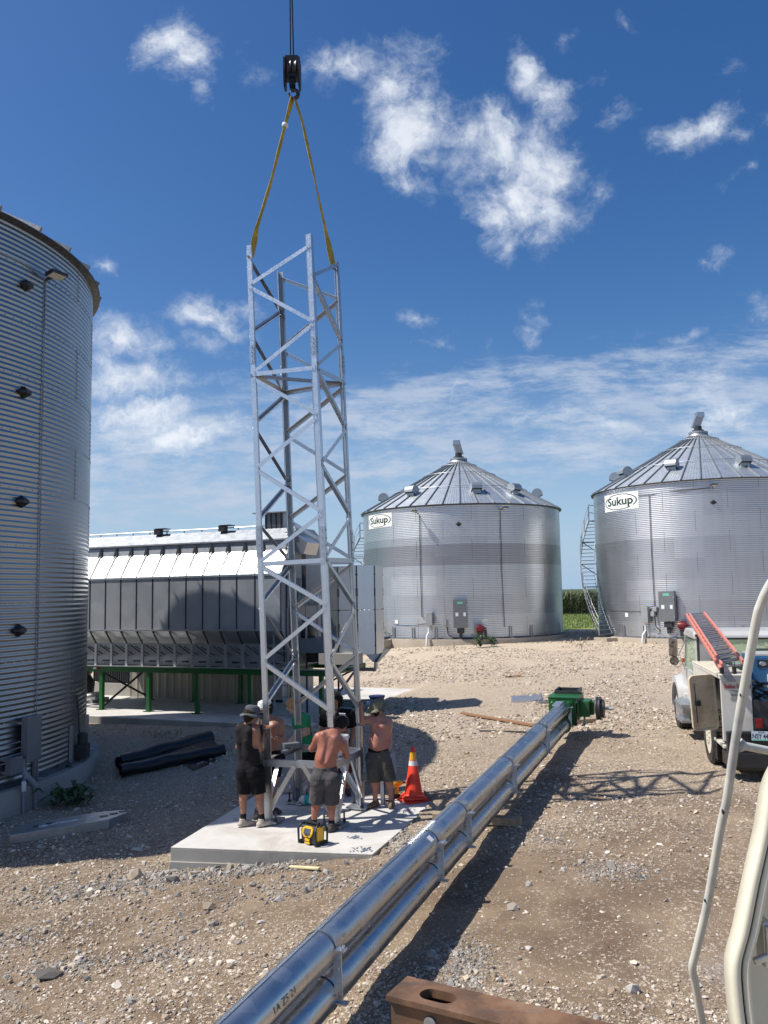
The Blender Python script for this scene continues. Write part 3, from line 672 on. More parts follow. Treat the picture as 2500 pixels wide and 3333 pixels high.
        s.wrap('lettering', tv, tf, ph, z, M['logo'], .018, parent=pl)
        # oval line round the word, broken where the tail of the p passes
        k = 80; vs = []; fs = []
        for i in range(k+1):
            t = 2*math.pi*i/k
            for q in (1.0, .945): vs.append((math.cos(t)*w*.465*q, math.sin(t)*h*.46*(q-.02*(q < 1)), 0))
        for i in range(k):
            t = (i+.5)/k
            if .865 < t < .905 or .36 < t < .40: continue
            fs.append((2*i, 2*i+1, 2*i+3, 2*i+2))
        s.wrap('oval_line', vs, fs, ph, z, M['logo'], .017, parent=pl); s.amp = amp
    def stair(s, pa, pb, za, zb, w=.75, gap=.15):
        """curved stair climbing round the wall from angle pa to pb"""
        n = int((zb-za)/.235); ri, ro = s.R+gap, s.R+gap+w; tr = MB()
        ph = lambda t: pa+(pb-pa)*t; zz = lambda t: za+(zb-za)*t
        for i in range(n+1):
            t = i/n; p = ph(t); tr.box(s.at(p, (ri+ro)/2, zz(t)), (.20, w, .03), Rz(p))
        tr.build('stair_tread', M['greydark'], s.root)
        for r, nm in ((ri, 'stringer'), (ro, 'stringer')):
            m = MB(); k = 26
            for i in range(k):
                t0, t1 = i/k, (i+1)/k; m.bar(s.at(ph(t0), r, zz(t0)), s.at(ph(t1), r, zz(t1)), .02, .17)
            m.build(nm, M['galv_dull'], s.root)
        for hgt in (.5, .95):
            m = MB(); m.tube([s.at(ph(i/26), ro, zz(i/26)+hgt) for i in range(27)], .02, 6); m.build('handrail', M['galv_dull'], s.root, smooth=True)
        for i in range(9): m = MB(); t = i/8; m.bar(s.at(ph(t), ro, zz(t)-.05), s.at(ph(t), ro, zz(t)+.96), .04, .04); m.build('baluster', M['galv_dull'], s.root)
        for i in range(1, 5): m = MB(); t = i/5; m.bar(s.at(ph(t), s.R, zz(t)-.75), s.at(ph(t), ro, zz(t)-.08), .05, .05); m.bar(s.at(ph(t), s.R, zz(t)-.08), s.at(ph(t), ro, zz(t)-.08), .05, .05); m.build('stair_brace', M['greydark'], s.root)
        m = MB(); p = ph(1)+math.copysign(.07, pb-pa); m.box(s.at(p, (ri+ro)/2, zb+.0), (.9, w, .05), Rz(p)); m.build('landing', M['greydark'], s.root)
        m = MB()
        for q in (p-.06, p+.06): m.bar(s.at(q, ro, zb), s.at(q, ro, zb+1.05), .04, .04)
        for h in (.55, 1.05): m.bar(s.at(p-.06, ro, zb+h), s.at(p+.06, ro, zb+h), .04, .04); m.bar(s.at(p+math.copysign(.06, pb-pa), ro, zb+h), s.at(p+math.copysign(.06, pb-pa), ri, zb+h), .04, .04)
        m.build('landing_rail', M['greydark'], s.root)
    def diamond(s, ph, z, w=.30, h=.24, d=.12):
        m = MB(); r = s.R+.02; q = [s.at(ph-w/2/s.R, r-.01, z), s.at(ph, r, z-h/2), s.at(ph+w/2/s.R, r-.01, z), s.at(ph, r, z+h/2)]
        o = s.at(ph, d, 0); k = [s.at(ph-w*.22/s.R, r, z-h*.12)+o, s.at(ph+w*.30/s.R, r, z-h*.12)+o*.8, s.at(ph+w*.30/s.R, r, z+h*.12)+o*.8, s.at(ph-w*.22/s.R, r, z+h*.12)+o]
        m.add(q+k, [(4, 5, 6, 7), (0, 1, 4), (1, 5, 4), (1, 2, 5), (2, 6, 5), (2, 3, 6), (3, 7, 6), (3, 0, 7), (0, 4, 7), (3, 2, 1, 0)]); m.build('sensor_port', M['black'], s.root)
    def lamp(s, ph, z, yaw=0.0, arm=.35, w=.30):
        m = MB(); a, b = s.at(ph, s.R, z), s.at(ph, s.R+arm, z+.06); m.bar(a, b, .045, .045); m.build('lamp_arm', M['darkmetal'], s.root)
        m = MB(); m.box((0, -.10, 0), (w, .26, .07)); o = m.build('flood_lamp', M['darkmetal'], s.root, bevel=.02); o.location = tuple(b); o.rotation_euler = (math.radians(-12), 0, ph+yaw)
        m = MB(); m.box((0, -.10, -.038), (w*.8, .19, .012)); m.build('lamp_lens', M['lens'], o); return o
    def motor(s, ph, z, mat, r=None):
        m = MB(); c = s.at(ph, s.R+.40, z); sd = s.at(ph+math.pi/2, 1, 0); m.lathe([(.02, -.26), (.15, -.24), (.17, -.18), (.17, .16), (.13, .22), (.05, .24), (.035, .36), (0, .36)], 16, c, sd)
        m.box(c+V(0, 0, .17), (.16, .12, .12), Rz(ph)); m.box(c-V(0, 0, .2), (.34, .2, .06), Rz(ph)); o = m.build('unload_motor', mat, s.root, smooth=True)
        m = MB(); m.lathe([(.05, -.05), (.21, -.05), (.21, .05), (.05, .05)], 20, c+sd*.30-V(0, 0, .28), sd); m.build('pulley', M['darkmetal'], o, smooth=True)
        m = MB(); m.box(c-V(0, 0, .45)-s.at(ph, .1, 0), (.26, .30, .46), Rz(ph)); m.build('gearbox', M['darkmetal'], o)

GRP = 'corrugated steel grain bins'
# left, near bin: only its right flank is in the frame
BL = Bin('large corrugated bin in shade at the left edge, black ports up its wall', (-12.85, 18.1), -.30, 6.05, .30, 11.25, GRP)
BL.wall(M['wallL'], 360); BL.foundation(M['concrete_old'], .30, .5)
BL.roof(38, .50, .8, .16, 'roof', .11, rails=False)
pseam = BL.hit(133, 1500)[0]
BL.seams(pseam, 10, n=13, phs=(.1, 1.5), wd=.05)
for u, v in ((82, 930), (75, 1278), (67, 1633), (58, 2052)): BL.diamond(*BL.hit(u, v), w=.34, h=.26, d=.13)
pl, zl = BL.hit(146, 913)
BL.lamp(pl, zl, -.3, .20, .40)
BL.pipe('conduit', [(pl, zl), (BL.hit(133, 1400)[0], BL.hit(133, 1400)[1]), (BL.hit(115, 2330)[0], BL.hit(115, 2330)[1])], .010, M['pvc'], .025)
BL.pipe('conduit', [(pl, zl), (pl-.10, zl+.10), (pl-.24, zl+.11)], .010, M['pvc'], .025)
pb_, zb_ = BL.hit(80, 2402)
bx = BL.panel('control_box', pb_, zb_, .40, .86, .16, M['greydark'], .08)
for z in (-.4, 0, .4): m = MB(); m.box((.18, -.085, z*.7), (.03, .02, .07)); m.build('latch', M['grey'], bx)
pj, zj = BL.hit(28, 2490); BL.panel('junction_box', pj, zj, .30, .32, .16, M['greydark'], .05)
for k in range(4): BL.pipe('cable', [(pb_-.035, zb_-.02-.11*k), (pb_-.28, zb_-.08-.11*k)], .011, M['pvc'], .12)
BL.pipe('drain_conduit', [(*BL.hit(u, v, BL.R+o), o) for u, v, o in ((73, 2470, .15), (73, 2500, .15), (82, 2522, .20), (103, 2541, .30), (116, 2560, .36), (118, 2590, .36), (118, 2655, .36))], .055, M['pvc'])
o = BL.pipe('conduit', [(*BL.hit(u, v, BL.R+o), o) for u, v, o in ((83, 2475, .12), (82, 2525, .14), (77, 2545, .33), (77, 2665, .36))], .03, M['pvc'])
m = MB(); q_ = BL.hit(75, 2560, BL.R+.36); m.box(BL.at(q_[0], BL.R+.38, q_[1]), (.07, .07, .19), Rz(q_[0])); m.build('conduit_body', M['bucket'], BL.root, bevel=.02)
BL.brackets([BL.hit(u, 2450)[0] for u in (110, 226, 277)]+[.2, .36], .80, .09)
ph_, z_ = BL.hit(244, 2430); m = MB(); m.box(BL.at(ph_, BL.R+.15, .80), (.30, .26, .30), Rz(ph_)); m.lathe([(.11, 0), (.11, .22), (.05, .25), (0, .26)], 14, BL.at(ph_, BL.R+.16, .95), (0, 0, 1)); m.build('sweep_motor', M['darkmetal'], BL.root)
BL.pipe('power_cable', [(ph_, 1.05, .1), (ph_+.005, 1.6, .05), (ph_-.006, 2.0, .03)], .016, M['black'])

def far_bin(label, axis_u, dc, zg, ze_v, z0_v, sign_u, lamps, ports, stair, wallmat, seam_off):
    d = ray(axis_u, 1900)[:2]; c = nrm(d)*dc
    nd = c-nrm(c)*6.3; Yn = nd[1]; ue = axis_u
    z0 = P(ue, z0_v, Yn)[2]; ze = P(ue, ze_v, Yn)[2]
    b = Bin(label, c, zg, 6.3, z0, ze, GRP); b.wall(wallmat, 160, k=6); b.foundation(M['concrete_tan'], .28, .8)
    b.roof(40, .565, .62, .13); b.seams(seam_off, 8, n=12, phs=(-1.5, 1.5), bolts=False)
    return b
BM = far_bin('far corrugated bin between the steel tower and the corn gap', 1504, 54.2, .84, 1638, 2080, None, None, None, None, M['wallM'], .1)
BR = far_bin('far corrugated bin at the right, behind the white truck', 2300, 53.2, .86, 1558, 2080, None, None, None, None, M['wallR'], .2)
print('BM z0,ze,zt', BM.z0, BM.ze, BM.zpk, 'BR', BR.z0, BR.ze, BR.zpk)
# ---------------------------------------------------------------- fittings of the two far bins
def roof_vents(b, uvs):
    r = b.re+(b.r0-b.re)*.26
    for u, v in uvs: b.vent(b.hit(u, v, r)[0], .26)
roof_vents(BM, [(1247, 1612), (1342, 1598), (1549, 1586), (1672, 1588), (1757, 1602)]); BM.vent(2.3, .26); BM.vent(-2.6, .26)
roof_vents(BR, [(1992, 1572), (2038, 1545), (2188, 1513), (2420, 1512)]); BR.vent(2.3, .26); BR.vent(-2.6, .26)
for b, tilt in ((BM, -.10), (BR, .16)):
    # fill spout standing on the peak
    m = MB(); z = b.zpk; R_ = Rz(-b.a)
    dr = R_@V(.28 if b is BM else -.3, .45, -1.0)      # leans down away from the viewer
    top = V(0, 0, z+1.0)+R_@V(-.12 if b is BM else .14, 0, 0); bot = V(0, 0, z+.22)+R_@V(.10 if b is BM else -.12, .15, 0)
    m.bar(top, bot, .44, .40, R_@V(0, -1, .2)); m.build('fill_spout', M['vent'], b.root)
    m = MB(); m.box(top+V(0, 0, .02), (.46, .40, .30), R_); m.build('spout_head', M['galv'], b.root, bevel=.02)
    m = MB(); m.lathe([(.34, 0), (.34, .10), (.22, .14), (.22, .34), (.0, .36)], 18, (0, 0, z-.02)); m.build('spout_collar', M['darkmetal'], b.root, smooth=True)

def sgn(b, u0, u1, v0, v1, um):
    pa = b.hit(u0, (v0+v1)/2)[0]; pb = b.hit(u1, (v0+v1)/2)[0]; za = b.hit(um, v0)[1]; zb = b.hit(um, v1)[1]
    b.sign((pa+pb)/2, (za+zb)/2, (pb-pa)*b.R, abs(za-zb))
sgn(BM, 1201, 1276, 1672, 1717, 1238); sgn(BR, 1969, 2079, 1604, 1660, 2024)
for b, uv in ((BM, [(1360, 1671), (1629, 1660)]), (BR, [(2318, 1587)])):
    for u, v in uv:
        ph, z = b.hit(u, v); b.lamp(ph, z, .5, .45, .34)
def conduit(b, pts, r=.018, off=.05): b.pipe('conduit', [(*b.hit(u, v), off) for u, v in pts], r, M['darkmetal'], off)
conduit(BM, [(1366, 1676), (1369, 1840), (1374, 2008), (1392, 2013)]); conduit(BM, [(1628, 1664), (1633, 1850), (1642, 2040)], .015)
conduit(BR, [(2114, 1611), (2122, 1800), (2132, 1975)]); conduit(BR, [(2078, 1612), (2114, 1609), (2220, 1596), (2312, 1588)], .018)
conduit(BM, [(1284, 2033), (1340, 2036), (1392, 2030)], .018); conduit(BR, [(1990, 1988), (2050, 1990), (2098, 1990)], .018)
for b, u, v in ((BM, 1493, 1706), (BR, 2322, 1635)): b.diamond(*b.hit(u, v), w=.36, h=.28)
def box(b, name, u0, u1, v0, v1, d, mat, off=.05):
    pc, zc = b.hit((u0+u1)/2, (v0+v1)/2); pa = b.hit(u0, v0)[0]; pb = b.hit(u1, v0)[0]
    return b.panel(name, pc, zc, abs(pb-pa)*b.R, abs(b.hit((u0+u1)/2, v0)[1]-b.hit((u0+u1)/2, v1)[1]), d, mat, off), abs(pb-pa)*b.R, abs(b.hit((u0+u1)/2, v0)[1]-b.hit((u0+u1)/2, v1)[1])
def labels(o, w, h, d, items):
    for x, z, a, c, mt in items:
        m = MB(); m.box((x*w, -d/2-.004, z*h), (a*w, .006, c*h)); m.build('label', M[mt], o)
for b, q in ((BM, (1476, 1522, 1952, 2043)), (BR, (2153, 2204, 1924, 2022))):
    o, w, h = box(b, 'control_panel', *q, .30, M['greydark'], .10); labels(o, w, h, .30, [(0, .39, .40, .09, 'mint'), (-.24, -.02, .2, .13, 'paper'), (.30, -.02, .17, .13, 'paper')])
    m = MB()
    for z in (-.35, .3): m.box((w*.47, -.155, h*z), (.04, .03, .12))
    m.build('latch', M['grey'], o)
    m = MB(); m.box((0, .02, -h*.60), (w*.5, .2, h*.18)); m.box((0, .05, -h*.78), (w*.22, .1, h*.24)); m.build('cable_gland', M['darkmetal'], o)
for b, q, p in ((BM, (1392, 1412, 1992, 2034), (1399, 2036)), (BR, (2097, 2119, 1975, 2026), (2107, 2030))):
    o, w, h = box(b, 'junction_box', *q, .26, M['grey'], .06)
    ph, z = b.hit(*p); b.pipe('conduit', [(ph, z+.1, .18), (ph, z-.35, .18), (ph-.006, z-.6, .40), (ph-.01, -.1, .46)], .055, M['bucket'])
o, w, h = box(BM, 'starter_box', 1444, 1456, 2017, 2036, .2, M['grey'], .06); o, w, h = box(BR, 'starter_box', 2125, 2137, 1990, 2006, .2, M['grey'], .06); o, w, h = box(BR, 'starter_box', 2130, 2144, 1976, 1990, .2, M['grey'], .06)
ph, z = BM.hit(1456, 2040); BM.pipe('power_cable', [(ph, z, .16), (ph+.012, z-.45, .2), (ph+.06, z-.62, .22), (BM.hit(1550, 2065)[0], z-.62, .25)], .03, M['black'])
ph, z = BR.hit(2136, 2008); BR.pipe('power_cable', [(ph, z, .16), (ph+.01, z-.5, .2), (ph+.05, z-.75, .22)], .03, M['black'])
BM.motor(BM.hit(1560, 2060)[0], .85, M['redmotor']); BR.motor(BR.hit(2228, 2040)[0], .95, M['redmotor'])
BM.brackets([BM.hit(u, 2060)[0] for u in (1283, 1346, 1420, 1662, 1729, 1784, 1820)], .66, .14); BR.brackets([BR.hit(u, 2060)[0] for u in (1958, 2032, 2100, 2330, 2420)], .66, .14)
for b, l in ((BM, [(1572, 1587, 2018, 2031), (1571, 1580, 2033, 2039), (1287, 1297, 2019, 2030)]), (BR, [(2036, 2046, 1995, 2008)])):
    for q in l: box(b, 'notice', *q, .02, M['paper'], .012)
BR.stair(BR.hit(1997, 2050)[0], math.radians(-106), BR.z0+.12, BR.ze-1.3, .80, .12)
BM.stair(BM.hit(1264, 2050)[0]+.02, math.radians(-108), BM.z0+.10, BM.ze-1.3, .80, .12)
m = MB(); p0 = BR.hit(2020, 2050)[0]; m.box(BR.at(p0-.08, BR.R+.62, BR.z0-.30), (1.2, .8, .5), Rz(p0)); m.build('stair_footing', M['concrete_tan'], BR.root)
p0 = BM.hit(1275, 2050)[0]; m = MB(); m.box(BM.at(p0-.05, BM.R+.62, BM.z0-.30), (1.2, .8, .5), Rz(p0)); m.build('stair_footing', M['concrete_tan'], BM.root)
# ---------------------------------------------------------------- grain dryer, its shed and the machine at its left
DO = PZ(484, 2316, PADZ); DA = math.atan2(pd[1], pd[0]); DR = Rz(DA)
def dloc(p): return DR.T@(np.array(p)-V(DO[0], DO[1], PADZ))
def DP(u, v, y):
    """pixel -> (x, z) on the dryer's vertical plane at depth y behind its leg line"""
    d = DR.T@ray(u, v); c = DR.T@(V(0, 0, CAMZ)-V(DO[0], DO[1], PADZ)); t = (y-c[1])/d[1]; p = c+d*t; return p[0], p[2]
def at(u, v, y): x, z = DP(u, v, y); return V(x, y, z)
c3 = lambda x, y: (250+x/1.58, 1600+y/1.58)
dry = thing('grain_dryer', 'long steel grain dryer with pale sloped roof on a green stand', 'grain dryer', (DO[0], DO[1], PADZ), DA)
zb0 = DP(*c3(500, 933), 0)[1]; zb1 = DP(*c3(500, 903), 0)[1]; zf0 = DP(*c3(500, 713), -.3)[1]; zf1 = DP(*c3(500, 445), -.3)[1]
ze1 = DP(*c3(500, 345), .15)[1]; zl0 = DP(*c3(520, 325), .1)[1]; zl1 = DP(*c3(520, 268), -.05)[1]; zr = DP(*c3(560, 218), .45)[1]
xl = DP(*c3(-120, 900), 0)[0]; xr = DP(*c3(1050, 600), -.3)[0]; WD = 2.35
print('dryer z', zb0, zb1, zf0, zf1, ze1, zl0, zl1, zr, 'x', xl, xr)
m = MB()
for y in (0, WD): m.bar((xl, y, (zb0+zb1)/2), (DP(1078, 2185, 0)[0], y, (zb0+zb1)/2), .10, zb1-zb0)
xe = DP(1078, 2185, 0)[0]
for x in np.linspace(xl+.05, xe-.05, 7): m.bar((x, .05, (zb0+zb1)/2), (x, WD-.05, (zb0+zb1)/2), .08, (zb1-zb0)*.8)
m.build('stand_beam', M['green'], dry)
fl = [DP(331, 2309, 0)[0], 0.0, DP(643, 2323, 0)[0], DP(815, 2328, 0)[0], xe-.3]
for i, x in enumerate(fl):
    for y in (0, WD):
        m = MB(); m.box((x, y, zb0/2), (.115, .115, zb0-.004)); m.box((x, y, .012), (.24, .24, .02)); m.build('stand_leg', M['green'], dry)
for a, b in (((fl[0], .06, .1), (fl[0], WD-.06, zb0-.05)), ((fl[0], WD-.05, .1), (fl[0], .06, zb0-.05)), ((fl[4], .06, .1), (fl[4], WD-.06, zb0-.05)), ((fl[3], WD, .1), (fl[4], WD, zb0))):
    m = MB(); m.bar(a, b, .05, .05); m.build('stand_brace', M['darkmetal'], dry)
m = MB(); m.box(((xl+xe)/2, -.06, zb1+.012), (xe-xl, .2, .02)); m.build('deck_edge', M['galv_new'], dry)
# body: section swept along x
sec = [(-.02, zb1+.02), (.02, zf0-.42), (-.30, zf0), (-.30, zf1), (.16, zl0), (WD-.24, ze1), (WD+.30, zf1), (WD+.30, zf0), (WD-.02, zf0-.42), (WD+.02, zb1+.02)]
m = MB(); core = [(.30, zb1+.02), (.30, zf0-.42), (-.28, zf0-.02), (-.28, zf1-.02), (.17, zl0-.03), (WD-.24, zl0-.03), (WD+.28, zf1-.02), (WD+.28, zf0-.02), (WD-.30, zf0-.42), (WD-.30, zb1+.02)]
m.prof((xl, 0, 0), (xr, 0, 0), core, V(0, 1, 0), V(0, 0, 1)); m.build('body', M['galv_dull'], dry)
xs = [DP(*c3(x, 600), -.30)[0] for x in (68, 148, 226, 307, 390, 475, 562, 648, 735, 823, 917)]; dx = np.mean(np.diff(xs)); xs = [xs[0]-dx*k for k in (3, 2, 1)]+xs+[xr]
for a, b in zip(xs[:-1], xs[1:]):
    m = MB(); m.box(((a+b)/2, -.30, (zf0+zf1)/2), (b-a-.035, .035, zf1-zf0-.01)); m.build('side_panel', M['dryer_face'], dry, bevel=.006)
    m = MB(); q = [(a+.018, -.30, zf1+.03), (b-.018, -.30, zf1+.03), (b-.018, .16, zl0), (a+.018, .16, zl0)]; m.prism(q, (0, 0, 0), (0, -.012, .03)); m.build('shoulder_panel', M['roofwhite'], dry)
    m = MB(); m.box((b, -.305, (zf0+zf1)/2), (.03, .05, zf1-zf0)); m.bar((b, -.31, zf0), (b, .0, zf0-.42), .03, .05); m.build('panel_seam', M['darkmetal'], dry)
    m = MB(); m.box((b, -.0, (zb1+zf0-.42)/2), (.085, .05, zf0-.42-zb1)); m.build('strut', M['galv'], dry)
    m = MB(); m.bar((a+.12, .02, zf0-.46), (b-.1, .26, zb1+.30), .035, .035); m.bar((a+.3, .02, zf0-.5), (b+.05, .26, zb1+.34), .03, .03); m.build('metering_rod', M['darkmetal'], dry)
    m = MB(); m.box(((a+b)/2, .10, zb1+.16), (.22, .06, .05)); m.build('slide_handle', M['darkmetal'], dry)
    # gusset under the vent lip
    m = MB(); m.prism([(b-.11, .13, zl0-.10), (b+.11, .13, zl0-.10), (b+.02, .165, zl1-.04), (b-.02, .165, zl1-.04)], (0, -.02, 0), (0, 0.0, 0)); m.bar((b, -.29, zf1+.06), (b, .15, zl0+.03), .05, .05); m.build('gusset', M['darkmetal'], dry)
m = MB(); m.box(((xl+xr)/2, -.315, zf0), (xr-xl, .05, .05)); m.build('lower_rail', M['galv'], dry)
m = MB(); m.box(((xl+xr)/2, -.32, zf1+.02), (xr-xl, .06, .05)); m.build('upper_rail', M['galv_new'], dry)
m = MB(); m.prof((xl, 0, 0), (xr, 0, 0), [(.14, zl0-.03), (.20, zl1), (.24, zl1), (.20, zl0-.03)], V(0, 1, 0), V(0, 0, 1)); m.build('vent_lip', M['roofwhite'], dry)
m = MB(); m.prof((xl, 0, 0), (xr, 0, 0), [(.21, zl0-.02), (.25, zl1-.02), (WD-.30, zl1-.02), (WD-.24, zl0-.02)], V(0, 1, 0), V(0, 0, 1)); m.build('upper_body', M['galv_dull'], dry)
m = MB(); m.prof((xl, 0, 0), (xr, 0, 0), [(.13, zl1-.01), (.58, zr), (WD-.55, zr), (WD+.1, zl1-.01), (WD+.1, zl1+.03), (WD-.55, zr+.04), (.58, zr+.04), (.13, zl1+.03)], V(0, 1, 0), V(0, 0, 1)); m.build('roof', M['roofwhite'], dry)
m = MB(); m.tube([(xl, .6, zr+.13), (xr, .6, zr+.13)], .018, 6)
for x in np.linspace(xl, xr, 14): m.bar((x, .6, zr), (x, .6, zr+.13), .03, .03)
m.build('roof_rail', M['galv_dull'], dry)
for u, v in (c3(420, 240), c3(752, 212)):
    x, z = DP(u, v, .5); m = MB(); m.box((x, .5, zr+.11), (.22, .18, .18)); m.box((x+.12, .55, zr+.20), (.36, .3, .025)); m.build('roof_bracket', M['darkmetal'], dry)
x, z = DP(*c3(1040, 170), .9); m = MB(); m.box((x, .9, zr+.26), (.62, .6, .46)); m.box((x-.1, .9, zr+.51), (1.1, .9, .03)); m.build('inlet_hopper', M['galv_dull'], dry)
for k in range(4): m = MB(); m.bar((x-.26+k*.17, .58, zr+.0), (x-.26+k*.17, .58, zr+.5), .03, .03); m.build('hopper_rib', M['darkmetal'], dry)
# right end: gable sheet, top drive hood, catwalk, ladder, gear
m = MB(); m.prism([(xr+.002, y, z) for y, z in [(.0, zb1+.05), (.0, zf0-.42), (-.32, zf0), (-.32, zf1), (.24, ze1), (.24, zl1-.05), (.55, zr), (WD-.55, zr), (WD-.24, zl1), (WD-.24, ze1), (WD+.3, zf1), (WD+.3, zf0), (WD, zf0-.42), (WD, zb1+.05)]], (0, 0, 0), (.03, 0, 0)); m.build('end_wall', M['grey'], dry)
m = MB(); hx, hz_ = xr+.35, zr-.25
h0 = at(*c3(1128, 205), .8); h1 = at(*c3(1222, 265), .8); h2 = at(*c3(1203, 325), .8); h3 = at(*c3(1180, 322), .8); h4 = at(*c3(1085, 225), .8)
m.prism([h4, h3, h2, h1, h0], (0, -.45, 0), (0, .35, 0)); m.build('drive_hood', M['galv'], dry)
m = MB()
for k in range(5): p = h0+(h3-h0)*.35+V(.05+.0*k, -.46, .12-.05*k); m.box(p, (.30, .012, .02))
m.build('hood_louvre', M['darkmetal'], dry)
yc = .5
p0 = at(*c3(1012, 600), yc); p1 = at(*c3(1240, 830), yc); zc = p1[2]
m = MB(); m.box(((p0[0]+p1[0])/2+.1, 1.0, zc+.20), (p1[0]-p0[0]+.2, 1.1, .40)); m.build('catwalk', M['greydark'], dry)
m = MB()
for x in np.linspace(p0[0], p1[0], 5): m.bar((x, yc-.02, zc+.3), (x, yc-.02, zc+1.45), .04, .04)
for h in (.85, 1.42): m.bar((p0[0], yc-.02, zc+h), (p1[0], yc-.02, zc+h), .04, .04)
m.build('catwalk_railing', M['galv_dull'], dry)
m = MB(); lx = at(*c3(1015, 1000), -.1)[0]; lx2 = at(*c3(1088, 1000), -.1)[0]
for x in (lx, lx2): m.bar((x, -.1, 0), (x, -.1, zc+1.3), .05, .03)
k = .25
while k < zc+.3: m.bar((lx, -.1, k), (lx2, -.1, k), .03, .03); k += .32
m.build('ladder', M['galv'], dry)
m = MB(); b0 = at(*c3(1150, 700), 1.2); m.lathe([(.0, -.4), (.38, -.4), (.40, .3), (.2, .42), (0, .42)], 20, b0+V(0, 0, -.1), (1, 0, 0)); m.box(b0+V(.2, .2, -.7), (1.1, .5, .6)); m.box(b0+V(-.35, 0, .3), (.3, .4, .8)); m.build('burner_fan', M['darkmetal'], dry, smooth=True)
m = MB(); b1 = at(*c3(1190, 555), .9); m.box(b1, (.95, .5, .34)); m.build('gas_train_cover', M['galv_new'], dry, bevel=.04)
m = MB(); b2 = at(*c3(1140, 470), .4); m.box(b2, (.22, .16, .28)); m.build('switch_box', M['grey'], dry); m = MB(); m.tube([b2-V(0, 0, .14), b2-V(.06, 0, .5), b2-V(.3, 0, .7)], .02, 6); m.build('cable', M['black'], dry)
m = MB()
for k in (0, .10, .2): q = at(*c3(1050, 500), -.2); m.tube([(q[0]+k, -.05, zf1+.3), (q[0]+k, -.05, zb1+.2)], .025, 6)
m.build('pipe', M['darkmetal'], dry)
m = MB(); q = at(*c3(1168, 420), .3); m.box(q, (.12, .05, 1.1)); m.build('end_vent', M['darkmetal'], dry)
# end housing of folded sheet with hinged joints
hz0, hz1 = at(1160, 2130, .7)[2], at(1160, 1842, .7)[2]; cols = [(1046, .7), (1103, .55), (1163, .6), (1220, .85), (1246, 1.7), (1230, 2.4)]
ps = [at(u, 2000, y) for u, y in cols]
for i in range(len(ps)-1):
    a, b = ps[i], ps[i+1]; m = MB(); n_ = nrm(np.cross(b-a, V(0, 0, 1))); e = nrm(b-a)*.012
    for za, zb_ in ((hz0, (hz0+hz1)/2-.01), ((hz0+hz1)/2+.01, hz1)): m.prism([(a+e)[:2].tolist()+[za], (b-e)[:2].tolist()+[za], (b-e)[:2].tolist()+[zb_], (a+e)[:2].tolist()+[zb_]], n_*0, n_*.03)
    m.build('housing_panel', M['galv'] if i < 2 else M['galv_new'], dry)
    m = MB(); m.tube([(b[0], b[1], hz0), (b[0], b[1], hz1)], .022, 6)
    for k in range(5): zz = hz0+(hz1-hz0)*(k+.5)/5; m.box((b[0], b[1]-.02, zz), (.07, .03, .22 if k % 2 else .05))
    m.build('housing_hinge', M['darkmetal'], dry)
m = MB(); m.prism([(p[0], p[1], hz1-.02) for p in ps], (0, 0, 0), (0, 0, .02)); m.prism([(p[0], p[1], hz0+.02) for p in ps], (0, 0, 0), (0, 0, .02)); m.build('housing_cap', M['galv'], dry)
m = MB(); t0 = at(1196, 2132, .9); t1 = at(1245, 2122, 1.6); c = (t0+t1)/2; d0 = at(1221, 2155, 1.1)
m.add([t0+V(-.1, 0, .06), t1+V(.05, 0, .06), t1+V(.05, .6, .06), t0+V(-.1, .6, .06), d0+V(-.07, 0, 0), d0+V(.07, 0, 0), d0+V(.07, .15, 0), d0+V(-.07, .15, 0)], [(0, 1, 5, 4), (1, 2, 6, 5), (2, 3, 7, 6), (3, 0, 4, 7), (4, 5, 6, 7)]); m.build('outlet_hopper', M['galv_dull'], dry)
m = MB(); d1 = at(1219, 2180, 1.1); m.tube([d0+V(0, .07, 0), d1+V(0, .07, 0)], .055, 8); e1 = at(1105, 2178, 1.1); m.tube([d1+V(.02, .07, 0), e1+V(0, .07, 0)], .05, 8); m.build('outlet_pipe', M['galv'], dry, smooth=True)
m = MB(); f0 = at(1040, 2150, .2); f1 = at(1160, 2150, .2); m.box(((f0[0]+f1[0])/2, .4, f0[2]+.05), (f1[0]-f0[0], .5, .30)); m.build('plinth', M['siding'], dry)
for u in (1000, 1103): q = at(u, 2300, 1.0); m = MB(); m.bar((q[0], 1.0, 0), (q[0], 1.0, zb0+.3), .045, .045); m.build('drop_pipe', M['darkmetal'], dry)
m = MB(); a = at(*c3(84, 908), -.06); m.cur = 0; m.box(a+V(.06, 0, 0), (.13, .006, .055)); m.cur = 1; m.box(a+V(.19, 0, 0), (.12, .006, .055)); m.build('reflector', [M['reflw'], M['redlens']], dry)

# ---- shed under and behind the dryer
sa = PZ(424, 2268, PADZ); sb = PZ(875, 2286, PADZ); sd = nrm(sb-sa); sn = V(-sd[1], sd[0], 0); L = np.linalg.norm(sb-sa)
shed = thing('metal_shed', 'beige ribbed metal shed standing behind the green dryer legs', 'shed', sa, math.atan2(sd[1], sd[0]))
m = MB(); n = int(L/.075); pts = []
for i in range(n+1): pts.append((i*L/n, (-.022 if (i % 4 == 0) else 0)))
m.add([(x, y, 0) for x, y in pts]+[(x, y, 2.25) for x, y in pts], [(i, i+1, n+2+i, n+1+i) for i in range(n)]); m.build('front_wall', M['siding'], shed, fix=False)
m = MB(); m.box((L/2, 1.55, 1.12), (L-.02, 3.0, 2.24)); m.build('wall', M['siding'], shed); m = MB(); m.box((L/2, 1.5, 2.29), (L+.2, 3.3, .06)); m.build('roof', M['siding'], shed)
m = MB(); m.box((L+.26, .03, 1.1), (.50, .05, 2.15)); m.build('door', M['white'], shed)
